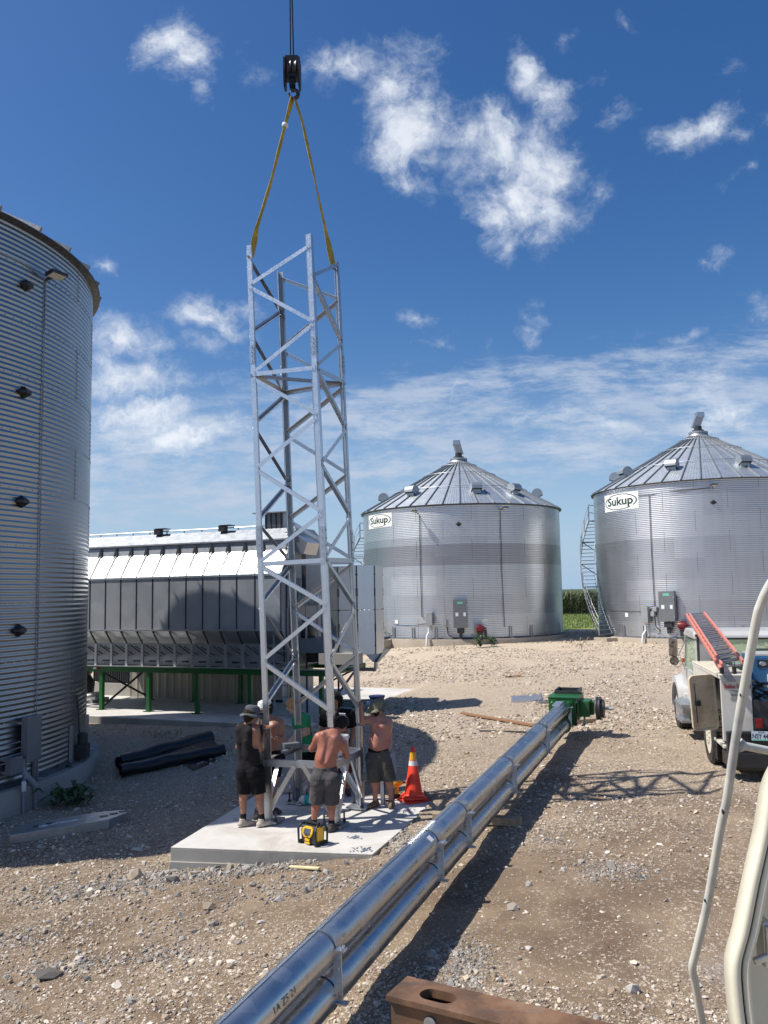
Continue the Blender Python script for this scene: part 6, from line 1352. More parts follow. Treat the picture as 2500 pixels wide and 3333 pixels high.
SLZ = .30
c1 = lambda x, y: (740+.2261*x, 2240+.2260*y)
c2 = lambda x, y: (980+.2441*x, 2220+.2441*y)
class Person:
    def __init__(s, label, cr, Y0, J, fwd, hf, skin_m, group='people assembling the tower'):
        s.J = {}
        for k, v in J.items(): u, w = cr(v[0], v[1]); s.J[k] = P(u, w, Y0+(v[2] if len(v) > 2 else 0))
        s.f = nrm(V(fwd[0], fwd[1], 0)); s.hf = nrm(V(*hf)); j = s.J
        # both feet on the slab
        for k in ('anL', 'anR'): j[k][2] = SLZ+.095
        for k in ('toL', 'toR'): j[k][2] = SLZ+.035
        b = (j['anL']+j['anR'])/2; s.root = thing('person', label, 'person', (b[0], b[1], SLZ), 0, group); s.skin = skin_m
        s.up = V(0, 0, 1); s.sd = nrm(j['shR']-j['shL'])
    def sdf(s, h=.0075, pad=.30): return Sdf(list(s.J.values())+[s.J['head']+V(0, 0, .1)], pad, h)
    def torso(s, S, g=0.0, k=.05):
        j = s.J; f = s.f; fl = (f, .70)
        S.cap(j['pelvis'], j['waist'], .158+g, .146+g, k, fl); S.cap(j['waist'], j['chest'], .146+g, .172+g, k, (f, .68)); S.cap(j['chest'], j['chest']*.45+j['neck']*.55, .168+g, .10+g, k, (f, .62))
        S.cap(j['shL']*.86+j['shR']*.14-V(0, 0, .01), j['shR']*.86+j['shL']*.14-V(0, 0, .01), .074+g, .074+g, k)
        for a in ('shL', 'shR'): S.cap(j['neck']*.75+j['chest']*.25, j[a]*.8+j['neck']*.2, .06+g, .058+g, .06)
    def bulk(s, S, g=0.0):
        j = s.J; f = s.f; c = j['chest']; sdn = nrm(s.sd-f*(s.sd@f))
        for e in (-1, 1):
            S.cap(c+f*.085+sdn*e*.075+V(0, 0, .035), c+f*.080+sdn*e*.10+V(0, 0, .05), .058+g, .05+g, .05); S.cap(c-f*.075+sdn*e*.095+V(0, 0, .08), c-f*.078+sdn*e*.08-V(0, 0, .04), .045+g, .04+g, .05)
            S.cap(j['waist']-f*.07+sdn*e*.05, c-f*.085+sdn*e*.06-V(0, 0, .08), .048+g, .045+g, .04)
    def legs(s, S, g=0.0, t=1.0, g2=None, k=.035):
        j = s.J; g2 = g if g2 is None else g2
        for q in 'LR':
            h, k_, a = j['hip'+q], j['kn'+q], j['an'+q]; e = h+(k_-h)*t; S.cap(h, e, .094+g, (.094+(.060-.094)*t)+g2, k)
            S.cap(h-s.f*.045-V(0, 0, .01), h-s.f*.05-V(0, 0, .04), .098+g*.9, .09+g*.9, .05)
    def arms(s, S, g=0.0, up=1.0, lower=True, k=.025):
        j = s.J
        for q in 'LR':
            a, e, h = j['sh'+q], j['el'+q], j['ha'+q]; S.cap(a, a+(e-a)*.25, .066+g, .060+g, k*1.6); S.cap(a, a+(e-a)*up, .056+g, .043+(1-up)*.01+g, k)
            if lower:
                d = nrm(h-e); L = np.linalg.norm(h-e); wr = h-d*.06; S.cap(e, wr, .044, .029, k); S.cap(e+d*L*.12, e+d*L*.35, .049, .043, k)
    def hand(s, S, q, curl=.8, axis=None):
        j = s.J; e, h = j['el'+q], j['ha'+q]; d = nrm(h-e); ref = V(0, 0, 1) if abs(d[2]) < .85 else s.f
        n = nrm(np.cross(d, np.cross(ref, d))) if axis is None else nrm(axis); n = nrm(n-d*(n@d)); sd_ = np.cross(d, n)
        w = h-d*.06; S.cap(w, h+d*.01, .026, .030, .02, (n, .62))
        for i, (o, L) in enumerate(((-.030, .070), (-.010, .080), (.011, .074), (.030, .058))):
            b = h+d*.018+sd_*o; p1 = b+d*L*.5; a = curl; d2 = nrm(d*math.cos(a)-n*math.sin(a)); p2 = p1+d2*L*.42; d3 = nrm(d*math.cos(a*1.9)-n*math.sin(a*1.9)); S.cap(b-d*.02, p1, .0105, .0098, .006); S.cap(p1, p2, .0098, .0092, .006); S.cap(p2, p2+d3*L*.32, .0092, .0078, .006)
        b = w+d*.018-sd_*.026; p1 = b+nrm(d*.6-sd_*.8-n*.3)*.034; S.cap(b, p1, .014, .0118, .01); S.cap(p1, p1+nrm(d*.9-n*.5)*.032, .0115, .009, .006)
    def head(s, S):
        j = s.J; c = j['head']; f = s.hf; up = nrm(V(0, 0, 1)-f*f[2]) if abs(f[2]) < .9 else V(0, 0, 1); r = np.cross(f, up); s.hu, s.hr = up, r
        S.cap(j['neck']-V(0, 0, .05), c-up*.05-f*.02, .064, .056, .035); S.cap(c+up*.025-f*.012, c+up*.03+f*.012, .094, .088, .03, (r, .86)); S.cap(c-up*.03+f*.01, c-up*.075+f*.055, .070, .040, .035, (r, .86))
        S.cap(c+f*.092+up*.012, c+f*.112-up*.022, .010, .015, .014); S.cap(c+f*.085+up*.035-r*.032, c+f*.085+up*.035+r*.032, .014, .014, .018)
        for e in (-1, 1):
            S.cap(c+r*e*.078+up*.015-f*.012, c+r*e*.080-up*.02-f*.008, .014, .011, .008, (r, .5)); S.cap(c+f*.092+r*e*.032+up*.012, c+f*.094+r*e*.030+up*.012, .013, .013, .008, None, True)
        S.cap(c+f*.090-up*.052-r*.02, c+f*.090-up*.052+r*.02, .009, .009, .008); S.cap(c+f*.101-up*.0525-r*.02, c+f*.101-up*.0525+r*.02, .003, .003, .003, None, True)
    def body(s, curl=(.9, .9), belly=0, axes=(None, None)):
        S = s.sdf(); j = s.J; f = s.f; s.torso(S); s.legs(S); s.arms(S); s.head(S)
        for q in 'LR':
            k_, a = j['kn'+q], j['an'+q]; S.cap(j['hip'+q], k_, .095, .060, .03); S.cap(k_, a, .057, .037, .03); S.cap(k_+(a-k_)*.22-f*.022, k_+(a-k_)*.42-f*.018, .052, .042, .03); S.cap(k_+f*.018, k_+f*.02-V(0, 0, .03), .044, .040, .03); S.cap(a, a-V(0, 0, .03), .04, .04, .02)
        s.bulk(S)
        c = j['chest']; S.cap(j['waist']-f*.125, c-f*.135+V(0, 0, .06), .016, .014, .035, None, True)
        if belly: S.cap(j['waist']+f*.055, j['waist']*.6+j['chest']*.4+f*.05, .10+belly, .10+belly, .06)
        for q, cu, ax_ in zip('LR', curl, axes): s.hand(S, q, cu, ax_)
        S.mesh('body', s.skin, s.root)
    def shorts(s, mat, t=.9, g=.022, waist=None, seed=1, hemg=.038, name='shorts'):
        S = s.sdf(.008, .22); j = s.J; s.torso(S, g*.55); s.legs(S, g, t+.12, hemg, .012)
        w = waist if waist is not None else j['pelvis']+(j['waist']-j['pelvis'])*.45
        S.clip(w, j['waist']-j['pelvis'])
        S.noise(.011, 9, seed, (1, 1, .5)); S.noise(.006, 24, seed+3, (1, 1, .6), True)
        for q in 'LR': h, k_ = j['hip'+q], j['kn'+q]; p = h+(k_-h)*t; S.clip_near(p, k_-h, p, .24)
        return S.mesh(name, mat, s.root)
    def top(s, mat, hem, sleeves=0.0, g=.014, tank=False, seed=4, name='shirt', neckr=.085):
        S = s.sdf(.008, .22); j = s.J; s.torso(S, g)
        S.cap(j['waist'], hem, .150+g, .158+g, .05, (s.f, .74)); s.bulk(S, g)
        if sleeves: s.arms(S, g+.010, sleeves+.15, False)
        S.noise(.009, 8, seed, (1, 1, .6)); S.noise(.006, 20, seed+2, (1, 1, .45), True)
        S.clip(hem, j['pelvis']-j['chest'])
        S.cap(j['neck']+V(0, 0, .06), j['neck']-V(0, 0, .01)+s.f*.02, neckr+.02, neckr, .012, None, True)
        if tank:
            for q in 'LR':
                o = nrm(j['sh'+q]-j['chest']*.5-j['neck']*.5); S.cap(j['sh'+q]+o*.045+V(0, 0, .08), j['sh'+q]+o*.035-V(0, 0, .20), .095, .075, .015, None, True)
        elif sleeves:
            for q in 'LR': a, e = j['sh'+q], j['el'+q]; p = a+(e-a)*sleeves; S.clip_near(p, e-a, p, .13)
        return S.mesh(name, mat, s.root)
    def shoes(s, mat, sock=None, h=.0065):
        for q in 'LR':
            a, t = s.J['an'+q], s.J['to'+q]; d = nrm((t-a)*V(1, 1, 0)); S = Sdf([a-d*.09, a+d*.22, a+V(0, 0, .1)], .08, h); z = lambda p, zz: V(p[0], p[1], SLZ+zz)
            S.cap(z(a-d*.045, .040), z(a+d*.165, .032), .046, .044, .03, (V(0, 0, 1), .85)); S.cap(z(a, .05), z(a+d*.10, .055), .050, .036, .03); S.cap(z(a-d*.015, .05), z(a-d*.01, .105), .048, .050, .02)
            S.noise(.004, 40, 2); S.clip(z(a, .003), (0, 0, -1)); S.clip(z(a, .125), (0, 0, 1)); S.cap(z(a, .11), z(a, .2), .036, .04, .006, None, True); S.mesh('shoe', mat, s.root)
            S = Sdf([a-d*.09, a+d*.22], .08, h); S.cap(z(a-d*.045, .012), z(a+d*.165, .012), .050, .049, .03, (V(0, 0, 1), .5)); S.clip(z(a, .001), (0, 0, -1)); S.clip(z(a, .024), (0, 0, 1)); S.mesh('shoe_sole', sock[1] if sock else M['rubber'], s.root)
            if sock: S = Sdf([a, a+V(0, 0, .2)], .1, h); S.cap(a, a+(s.J['kn'+q]-a)*.35, .046, .047, .01); S.clip(a+(s.J['kn'+q]-a)*.26, s.J['kn'+q]-a); S.clip(z(a, .08), (0, 0, -1)); S.mesh('sock', sock[0], s.root)
    def hair(s, mat, g=.014, amp=.006, back=.1, low=-.03, vol=(0, 0, 0), name='hair', curl=40, front=.045, r0=None):
        c, f, up, r = s.J['head'], s.hf, s.hu, s.hr; S = Sdf([c-V(.12, .12, .16), c+V(.12, .12, .16)], .08, .006)
        S.cap(c+up*.03-f*.012, c+up*.03+f*.012, .094+g, .088+g, .03, (r, .92)); S.cap(c+up*.01-f*.035, c-up*.05-f*.04, .078+g, .058+g, .04)
        S.noise(amp, curl, 5); S.noise(amp*.6, curl*2.3, 8)
        S.clip(c+up*low, -up+f*.9); S.clip(c+f*(front+.03), f-up*.55); return S.mesh(name, mat, s.root)
    def hat(s, mat, crown=.108, h=.105, brim=.165, droop=.035, name='hat', tilt=0.0, lift=.035, seed=1):
        c, f, up, r = s.J['head'], s.hf, s.hu, s.hr; u2 = nrm(up+f*tilt); f2 = nrm(f-u2*(f@u2)); r2 = np.cross(f2, u2); n = 40; prof = [(.0, h), (crown*.55, h*.985), (crown*.86, h*.86), (crown*.98, h*.6), (crown*1.02, 0), (crown*1.08, -.006), (brim*.85, -droop*.5), (brim, -droop), (brim*.995, -droop-.006), (crown*1.06, -.016), (crown*.96, -.012)]
        vs = []; m = MB()
        for q, (rr, z) in enumerate(prof):
            for k in range(n):
                a = 2*math.pi*k/n; w = (.010*math.sin(3*a+seed)+.007*math.sin(5*a+2*seed))*max(0, (rr-crown)/(brim-crown+1e-6)); vs.append(c+u2*(lift+z+w)+(f2*math.cos(a)*1.08+r2*math.sin(a)*.94)*rr-np.array(s.root.location))
        fs = [(q*n+k, q*n+(k+1) % n, (q+1)*n+(k+1) % n, (q+1)*n+k) for q in range(len(prof)-1) for k in range(n)]
        m.add(vs, fs); return m.build(name, mat, s.root, smooth='all')
    def beard(s, mat):
        c, f, up, r = s.J['head'], s.hf, s.hu, s.hr; S = Sdf([c-V(.1, .1, .18), c+V(.1, .1, .05)], .08, .006); S.cap(c-up*.03+f*.012, c-up*.085+f*.062, .076, .050, .03, (r, .9)); S.noise(.006, 50, 3); S.cap(c-up*.052+f*.13-r*.018, c-up*.052+f*.13+r*.018, .016, .016, .008, None, True); S.clip(c-up*.03, up+f*.15); S.clip(c+f*.02, -f-up*.25); return S.mesh('beard', mat, s.root)

SK = dict(tan=skin('tanned_skin', (.30, .155, .098), (.34, .15, .10), .5), red=skin('sunburnt_skin', (.34, .15, .098), (.40, .13, .09), .8), pink=skin('pink_sunburn_skin', (.42, .225, .16), (.47, .15, .115), .8), brown=skin('brown_skin', (.28, .14, .085), (.31, .15, .09), .4), fair=skin('fair_skin', (.58, .36, .26), (.58, .30, .21), .4))
CL = dict(black=cloth('black_jersey', (.007, .007, .008)), dgrey=cloth('charcoal_tank', (.018, .016, .017)), grey=cloth('grey_shorts_cloth', (.075, .07, .072), wr=.7), olive=cloth('grey_olive_shorts', (.085, .08, .07), wr=.7), green=cloth('green_tee', (.03, .27, .11), wr=.6), maroon=cloth('maroon_shorts_cloth', (.09, .018, .022)), felt=cloth('grey_felt', (.10, .105, .11), wr=.3), camo=cloth('camouflage_hat_cloth', (.2, .2, .14), camo=((.07, .065, .04), (.17, .16, .10), (.27, .25, .17), (.12, .10, .06))),
          hairb=cloth('black_hair', (.012, .010, .009), .1, .9), hairbr=cloth('dark_brown_hair', (.028, .018, .012), .1, .9), hairbl=cloth('sandy_hair', (.42, .25, .10), .1, .9), white=cloth('white_cap_cloth', (.7, .7, .68)), shoe=cloth('beige_trainer', (.46, .40, .33)), dshoe=cloth('dark_trainer', (.07, .065, .062)), boot=cloth('tan_work_boot', (.17, .125, .075)), sole=pmat('pale_sole', (.5, .47, .42), .7), sock=cloth('black_sock', (.015, .015, .017)), apron=cloth('striped_rag', (.30, .31, .33), wr=.8))

A = Person('person in black tank top and grey bucket hat, back turned, at the left tower leg', c1, 13.06, dict(head=(350, 385), neck=(322, 520), chest=(285, 690), waist=(300, 940), pelvis=(330, 1130), shL=(185, 585, .10), shR=(405, 615, -.08), elL=(160, 850, .22), haL=(330, 960, .42), elR=(455, 885, -.02), haR=(520, 650, .12), hipL=(262, 1190, .02), hipR=(420, 1190, -.02), knL=(232, 1530, .02), knR=(455, 1530, -.03), anL=(230, 1890), anR=(500, 1900, -.03), toL=(330, 1960, .06), toR=(610, 1975, .04)), (.45, .9), (.82, .55, -.12), SK['tan'])
A.body((1.1, 1.1)); A.shorts(CL['black'], .95, .03, seed=2, hemg=.045); A.top(CL['dgrey'], A.J['pelvis']*.9+A.J['hipL']*.05+A.J['hipR']*.05, g=.018, tank=True, name='tank_top'); A.hair(CL['hairbr'], .018, .010, low=-.06); A.hat(CL['felt'], .112, .12, .17, .045, tilt=.05, lift=.03); A.shoes(CL['shoe'], (CL['sock'], CL['sole']))

B = Person('shirtless person in black shorts and white cap, half hidden behind the left tower leg', c1, 13.75, dict(head=(545, 300), neck=(610, 420), chest=(640, 570), waist=(635, 800), pelvis=(640, 960), shL=(515, 500, .02), shR=(765, 500, .04), elL=(445, 580, -.12), haL=(500, 400, -.30), elR=(800, 735, -.02), haR=(640, 715, -.26), hipL=(570, 1020), hipR=(705, 1020, .03), knL=(545, 1370, -.08), knR=(660, 1370, .06), anL=(440, 1760, -.14), anR=(640, 1720, .10), toL=(410, 1850, -.30), toR=(740, 1790, 0)), (-.55, -.85), (-.8, -.55, -.1), SK['tan'])
B.body((1.3, .8), .01); B.shorts(CL['black'], .72, .022, seed=5); B.hair(CL['hairb'], .016, .008, low=-.05); B.hat(CL['white'], .108, .10, .118, .01, name='cap', lift=.045); B.shoes(CL['dshoe'])

C = Person('young person in green t-shirt and black shorts with sandy hair, looking down at the base', c1, 15.1, dict(head=(940, 250), neck=(1010, 370), chest=(1070, 530), waist=(1115, 760), pelvis=(1125, 900), shL=(1020, 440, .16), shR=(1115, 450, -.15), elL=(1020, 640, .14), haL=(915, 735, .02), elR=(1130, 640, -.2), haR=(930, 750, -.24), hipL=(1080, 960, .08), hipR=(1145, 960, -.08), knL=(985, 1190, .08), knR=(1140, 1190, -.08), anL=(920, 1430, .05), anR=(1120, 1430, -.08), toL=(800, 1490, .0), toR=(1010, 1490, -.12)), (-.92, -.3), (-.86, -.3, -.35), SK['fair'])
C.body((1.0, 1.0)); C.shorts(CL['black'], .80, .025, seed=7); C.top(CL['green'], C.J['pelvis'], .62, g=.020, seed=9, name='t_shirt'); C.hair(CL['hairbl'], .016, .012, low=-.055); C.shoes(CL['shoe'], (CL['white'], CL['sole']))

D = Person('person in black t-shirt with curly black hair standing behind the base, facing us', c2, 15.0, dict(head=(445, 265), neck=(455, 385), chest=(480, 540), waist=(500, 780), pelvis=(515, 920), shL=(330, 425), shR=(650, 440), elL=(285, 640, .02), haL=(300, 840, -.10), elR=(700, 650, .02), haR=(655, 850, -.06), hipL=(455, 970), hipR=(585, 970), knL=(470, 1240, -.02), knR=(605, 1240, -.02), anL=(470, 1470), anR=(625, 1470), toL=(450, 1550, -.18), toR=(640, 1550, -.18)), (0, -1), (.15, -.95, -.1), SK['brown'])
D.body((.6, .6)); D.shorts(CL['maroon'], .92, .026, seed=3); D.top(CL['black'], D.J['pelvis'], .75, g=.024, seed=2, name='t_shirt'); D.hair(CL['hairb'], .062, .030, low=-.07, curl=26, front=.03); D.shoes(CL['dshoe'])
m = MB(); c = D.J['chest']+V(0, -.185, .115); ex_, ez_ = nrm(D.J['shR']-D.J['shL']), V(0, 0, 1)
for s_, x, z, mt in (('I', -.165, .05, 0), ('TIES', .105, .05, 0), ('&', -.115, -.025, 0), ('B', .05, -.025, 0)): m = MB(); put_text(m, s_, .062, c+ex_*x+V(0, 0, z), ex_, ez_, .002, 1, .05); o = m.build('print', M['lettering_white'], D.root); o.location = tuple(-np.array(D.root.location))
m = MB(); hp_ = [(0, -.030), (.030, .004), (.028, .022), (.014, .028), (0, .016), (-.014, .028), (-.028, .022), (-.030, .004)]; m.prism([c+ex_*(x-.118)+V(0, 0, z+.05) for x, z in hp_], (0, -.025, 0), (0, .03, 0)); o = m.build('heart_print', M['pink'], D.root); o.location = tuple(-np.array(D.root.location))

Ep = Person('shirtless sunburnt person in grey shorts, back to us, bent over the tower base', c2, 12.74, dict(head=(548, 560, .30), neck=(445, 668, .16), chest=(385, 790, .05), waist=(325, 1030), pelvis=(325, 1215), shL=(232, 735, .06), shR=(560, 830, .10), elL=(140, 890, .22), haL=(230, 840, .46), elR=(612, 985, .20), haR=(540, 900, .46), hipL=(250, 1280), hipR=(410, 1280, -.02), knL=(198, 1640, .02), knR=(405, 1650), anL=(165, 1950, .04), anR=(410, 1960, -.03), toL=(230, 1960, .24), toR=(505, 1990, .14)), (.12, .98), (.52, .75, -.5), SK['red'])
Ep.body((1.0, 1.0)); Ep.shorts(CL['grey'], .93, .032, seed=11, hemg=.052, name='cargo_shorts'); Ep.hair(CL['hairb'], .010, .005, low=-.06); Ep.shoes(CL['dshoe'], (CL['sock'], M['rubber']))

Fp = Person('bearded shirtless person in camouflage boonie hat and grey cargo shorts, left of the cone', c2, 14.1, dict(head=(1025, 345), neck=(1042, 455), chest=(1062, 590), waist=(1030, 830), pelvis=(1030, 960), shL=(950, 490, .02), shR=(1168, 530, .02), elL=(815, 535, -.04), haL=(800, 320, -.08), elR=(1182, 790, .06), haR=(1135, 1050, -.06), hipL=(965, 1020), hipR=(1100, 1020), knL=(985, 1340, -.02), knR=(1180, 1330, -.02), anL=(990, 1570), anR=(1205, 1590), toL=(900, 1660, -.16), toR=(1195, 1690, -.22)), (-.30, -.95), (-.55, -.75, -.2), SK['pink'])
Fp.body((1.2, .6), .012); Fp.shorts(CL['olive'], .96, .036, seed=13, hemg=.055, name='cargo_shorts'); Fp.hair(CL['hairbr'], .010, .005, low=-.05); Fp.beard(CL['hairbr']); Fp.hat(CL['camo'], .112, .105, .175, .03, name='boonie_hat', tilt=.12, lift=.035, seed=4); Fp.shoes(CL['boot'])
m = MB(); w = Fp.J['pelvis']*.55+Fp.J['waist']*.45; l = np.array(Fp.root.location); m.lathe([(.168, -.025), (.172, 0), (.168, .025)], 36, w-l, (0, 0, 1), sx=1, sy=.78); m.build('belt', CL['black'], Fp.root, smooth=True)
S = Sdf([Fp.J['hipR']+V(.1, 0, .1), Fp.J['knR']], .2, .008)
for k in range(7): a = Fp.J['hipR']+V(.115+.012*k, -.05+.022*k, .09); S.cap(a, a+V(.02+.006*(k % 3), -.01, -.42+.05*(k % 3)), .010, .013, .012)
S.mesh('rag', CL['apron'], Fp.root)

# ---------------------------------------------------------------- small things on the slab and in the yard
def cone(p, label, h=.86, full=True):
    t = thing('traffic_cone', label, 'traffic cone', p, .2, 'stacked traffic cones')
    m = MB(); m.box((0, 0, .018), (.40, .40, .034)); m.box((0, 0, .045), (.34, .34, .02)); o = m.build('cone_base', M['orange'], t, bevel=.012)
    r = lambda z: .155-(.155-.028)*z/h
    if full:
        m = MB(); m.lathe([(r(0)+.02, .05), (r(.03), .07), (r(h), h-.01), (r(h)*.7, h), (0, h)], 28); m.build('cone_body', M['orange'], t, smooth=True)
        for a, b, mt in ((.53, .61, 'reflw'), (.62, .70, 'refly'), (.70, .745, 'yellow')): m = MB(); m.lathe([(r(a)+.003, a), (r(b)+.003, b)], 28); m.build('reflective_band', M[mt], t, smooth=True)
    else:
        m = MB(); m.lathe([(r(0)+.02, .05), (r(0)-.005, .075), (r(.1)-.01, .09)], 28); m.build('cone_body', M['orange'], t, smooth=True)
    return t
cp = PZ(1345, 2606, .30); b = cone(cp, 'orange cone base underneath, lowest of the stacked traffic cones', full=False); b.rotation_euler[2] = .55
b = cone(cp+V(.01, -.01, .055), 'bright orange traffic cone with white and yellow bands on the slab corner', .84); b.rotation_euler[2] = .1
# radio
rp = PZ(1012, 2752, .30)+V(.02, .10, 0); rd = thing('jobsite_radio', 'yellow and black jobsite radio standing on the slab edge', 'radio', rp, math.radians(-40))
m = MB(); m.prism([V(-.135, y, z) for y, z in ((-.09, .02), (.09, .02), (.10, .20), (.06, .265), (-.07, .255), (-.105, .19))], (0, 0, 0), (.27, 0, 0)); m.build('case', M['black'], rd, bevel=.012)
for e in (-1, 1):
    m = MB(); m.tube([V(e*.165, -.115, .02), V(e*.168, -.12, .21), V(e*.155, -.08, .265), V(e*.155, .08, .265), V(e*.168, .12, .21), V(e*.165, .115, .02)], .017, 8, closed=True); m.box((e*.15, 0, .03), (.05, .22, .04)); m.build('roll_bar', M['black'], rd, smooth=True)
    m = MB(); m.box((e*.142, 0, .145), (.022, .13, .19)); m.build('side_cover', M['yellow'], rd, bevel=.012)
m = MB(); n_ = nrm(V(0, -.95, -.1)); q = [(-.10, .225), (-.05, .25), (.06, .25), (.105, .22), (.105, .17), (.06, .11), (-.06, .11), (-.105, .17)]
f = lambda x, z: V(x, -.112-(0.0 if z < .19 else -(z-.19)*.52), z); m.prism([f(x, z) for x, z in q], (0, -.008, 0), (0, .01, 0)); m.build('face_frame', M['yellow'], rd)
m = MB(); m.prism([f(x, z) for x, z in ((-.055, .225), (.065, .225), (.07, .16), (.04, .132), (-.04, .132), (-.065, .165))], (0, -.012, 0), (0, .004, 0)); m.build('display', M['screen'], rd)
m = MB(); m.lathe([(.014, 0), (.012, .02), (0, .02)], 12, f(.0, .145)+V(0, -.012, 0), (0, -1, 0)); m.build('knob', M['black'], rd)
m = MB(); m.box((-.0, -.112, .075), (.09, .012, .038)); m.box((0, -.112, .032), (.10, .014, .022)); m.build('badge', M['yellow'], rd, bevel=.004)
m = MB(); m.box((0, 0, .285), (.26, .05, .028)); m.box((-.11, 0, .268), (.04, .05, .04)); m.box((.11, 0, .268), (.04, .05, .04)); m.build('carry_handle', M['black'], rd, bevel=.01)
# teal jug on its side
jp = PZ(978, 2624, .30); jg = thing('drink_jug', 'teal and white drinks jug lying on its side on the slab', 'jug', jp+V(0, .08, .085), math.radians(-4))
m = MB(); m.lathe([(0, .07), (.078, .07), (.084, .10), (.084, .27), (.075, .31), (0, .31)], 28, (0, 0, 0), (1, 0, 0)); m.build('jug_body', M['teal'], jg, smooth=True)
m = MB(); m.lathe([(0, -.03), (.035, -.03), (.045, .0), (.070, .01), (.080, .068), (0, .07)], 28, (0, 0, 0), (1, 0, 0)); m.build('lid', M['bucket'], jg, smooth=True)
m = MB(); m.tube([V(.03, -.06, .02), V(-.05, -.09, -.03), V(-.07, -.09, -.07), V(.01, -.07, -.06)], .008, 6); m.build('spout', M['bucket'], jg)
# bin barrel far behind
g = G(1228, 2338); br_ = thing('barrel', 'dark blue open barrel behind the person in the boonie hat', 'barrel', g); m = MB(); m.lathe([(.165, 0), (.19, .5), (.205, .56), (.215, .56), (.215, .60), (.195, .60), (.18, .05), (0, .05)], 28); m.build('drum', M['navy'], br_, smooth=True); m = MB(); m.lathe([(.214, .555), (.222, .575), (.214, .60)], 28); m.build('rim', M['navy'], br_, smooth=True)
# loose boards on the pad
q = PZ(1134, 2300, PADZ)
for k in range(5):
    m = MB(); m.box((0, 0, .03), (1.1-.1*(k % 2), .14, .045)); o = m.build('board', M['woodgrey']); o.location = (q[0]+.12*(k-2)*.4, q[1]+.1*k, q[2]+.048*(k//2)); o.rotation_euler[2] = .12*k-.3; tag(o, 'weathered grey board in the loose pile on the pad behind the curly-haired person', 'board', 'grey boards piled on the pad')
q = PZ(1045, 2350, PADZ); m = MB(); m.box((0, 0, .10), (.40, .2, .19)); o = m.build('concrete_block', M['concrete_old'], bevel=.01); o.location = tuple(q); tag(o, 'grey concrete block on the pad left of the curly-haired person', 'block')
a, b = G(1505, 2327), G(1742, 2368); m = MB(); m.bar(a+V(0, 0, .05), b+V(0, 0, .05), .14, .045); tag(m.build('plank', M['woodred'], bevel=.004), 'long reddish brown plank lying left of the tubes', 'plank')
a, b = G(1560, 2382), G(1720, 2386); m = MB(); m.tube([a+V(0, 0, .02), (a+b)/2+V(0, .03, .02), b+V(0, 0, .02)], .02, 8); tag(m.build('dark_line', M['rubber']), 'thin black pipe on the gravel in front of the brown plank', 'pipe')  # thin dark tube drawn along a dark line on the gravel
a = G(1664, 2290); b = G(1766, 2283); c = G(1762, 2262); d = b-a; e = c-b; m = MB(); e = e*V(1, 1, 0); d = d*V(1, 1, 1)
m.prism([a, b, b+e, a+e], (0, 0, .03), (0, 0, .045)); m.bar(a+V(0, 0, .03), b+V(0, 0, .03), .02, .06); tag(m.build('sheet_metal_panel', M['galv_new']), 'bright steel panel lying flat on the gravel', 'metal panel')
a = G(1757, 2291); b = G(1825, 2286); m = MB(); nrm_ = V(0, .32, 0)
for p, q in ((a, b), (a+nrm_, b+nrm_), (a, a+nrm_), (b, b+nrm_)): m.bar(p+V(0, 0, .03), q+V(0, 0, .03), .05, .04)
for k in range(3): t = (k+1)/4; m.bar(a+(b-a)*t+V(0, 0, .03), a+(b-a)*t+nrm_+V(0, 0, .03), .04, .03)
tag(m.build('angle_frame', M['galv_dull']), 'slim steel frame lying between the steel panel and the green boot', 'frame')
g = G(1672, 2203); m = MB(); m.prism([V(-.32, -.1, .02), V(.25, -.12, .04), V(.36, .1, .10), (.05, .14, .03), (-.3, .1, .02)], (0, 0, 0), (0, 0, .015)); o = m.build('cardboard_scrap', M['woodred']); o.location = tuple(g); tag(o, 'brown scrap of cardboard lying far out on the pale gravel', 'scrap')
# long sheet-metal cover lying by the left bin
A_, B_, C_2 = G(32, 2751), G(353, 2698), G(412, 2674); ex = nrm((B_-A_)*V(1, 1, 0)); ey = V(-ex[1], ex[0], 0); H = .155; zA = min(A_[2], B_[2])+.0
guard = thing('metal_guard_box', 'long pale steel belt guard lying on the ground by the left bin', 'steel guard', (A_[0], A_[1], A_[2]), math.atan2(ex[1], ex[0]))
L1_ = float((B_-A_)@ex); L2_ = float((C_2-A_)@ex); yC = float((C_2-A_)@ey); W_ = .62
sl_ = (B_[2]-A_[2])/L1_; zf_ = lambda x: sl_*x
pl = [(0, 0), (L1_, 0), (L2_, max(yC, .12)), (L2_, W_-.12), (L1_-.1, W_), (.25, W_), (0, W_-.2)]
m = MB(); m.add([V(x, y, zf_(x)) for x, y in pl]+[V(x, y, zf_(x)+H) for x, y in pl], [tuple(range(6, -1, -1)), tuple(range(7, 14))]+[(i, (i+1) % 7, 7+(i+1) % 7, 7+i) for i in range(7)]); m.build('shell', M['galv'], guard, bevel=.006)
m = MB(); m.box((L1_, .0, H/2+zf_(L1_)), (.02, .012, H)); m.build('end_lap', M['galv'], guard)
tz = lambda x: zf_(x)+H+.003
m = MB()
for x, y in ((.42, .30), (.62, .34), (L1_-.05, .26), (L1_+.12, .32), (L1_+.28, .38)): m.box((x, y, tz(x)), (.14, .10, .006))
m.build('slot', M['darkmetal'], guard)
m = MB(); put_text(m, 'SUKUP', .095, (L1_*.55, .30, tz(L1_*.55)), (-1, 0, -sl_), (0, -1, 0), .003, 1.5, .003); m.build('lettering', M['paper'], guard)
m = MB(); k = 40
vs = []; fs = []
for i in range(k+1):
    t = 2*math.pi*i/k
    for q in (1, .9): vs.append(V(L1_*.55+.30*q*math.cos(t), .30+.075*q*math.sin(t), tz(L1_*.55)+sl_*.30*q*math.cos(t)+.002))
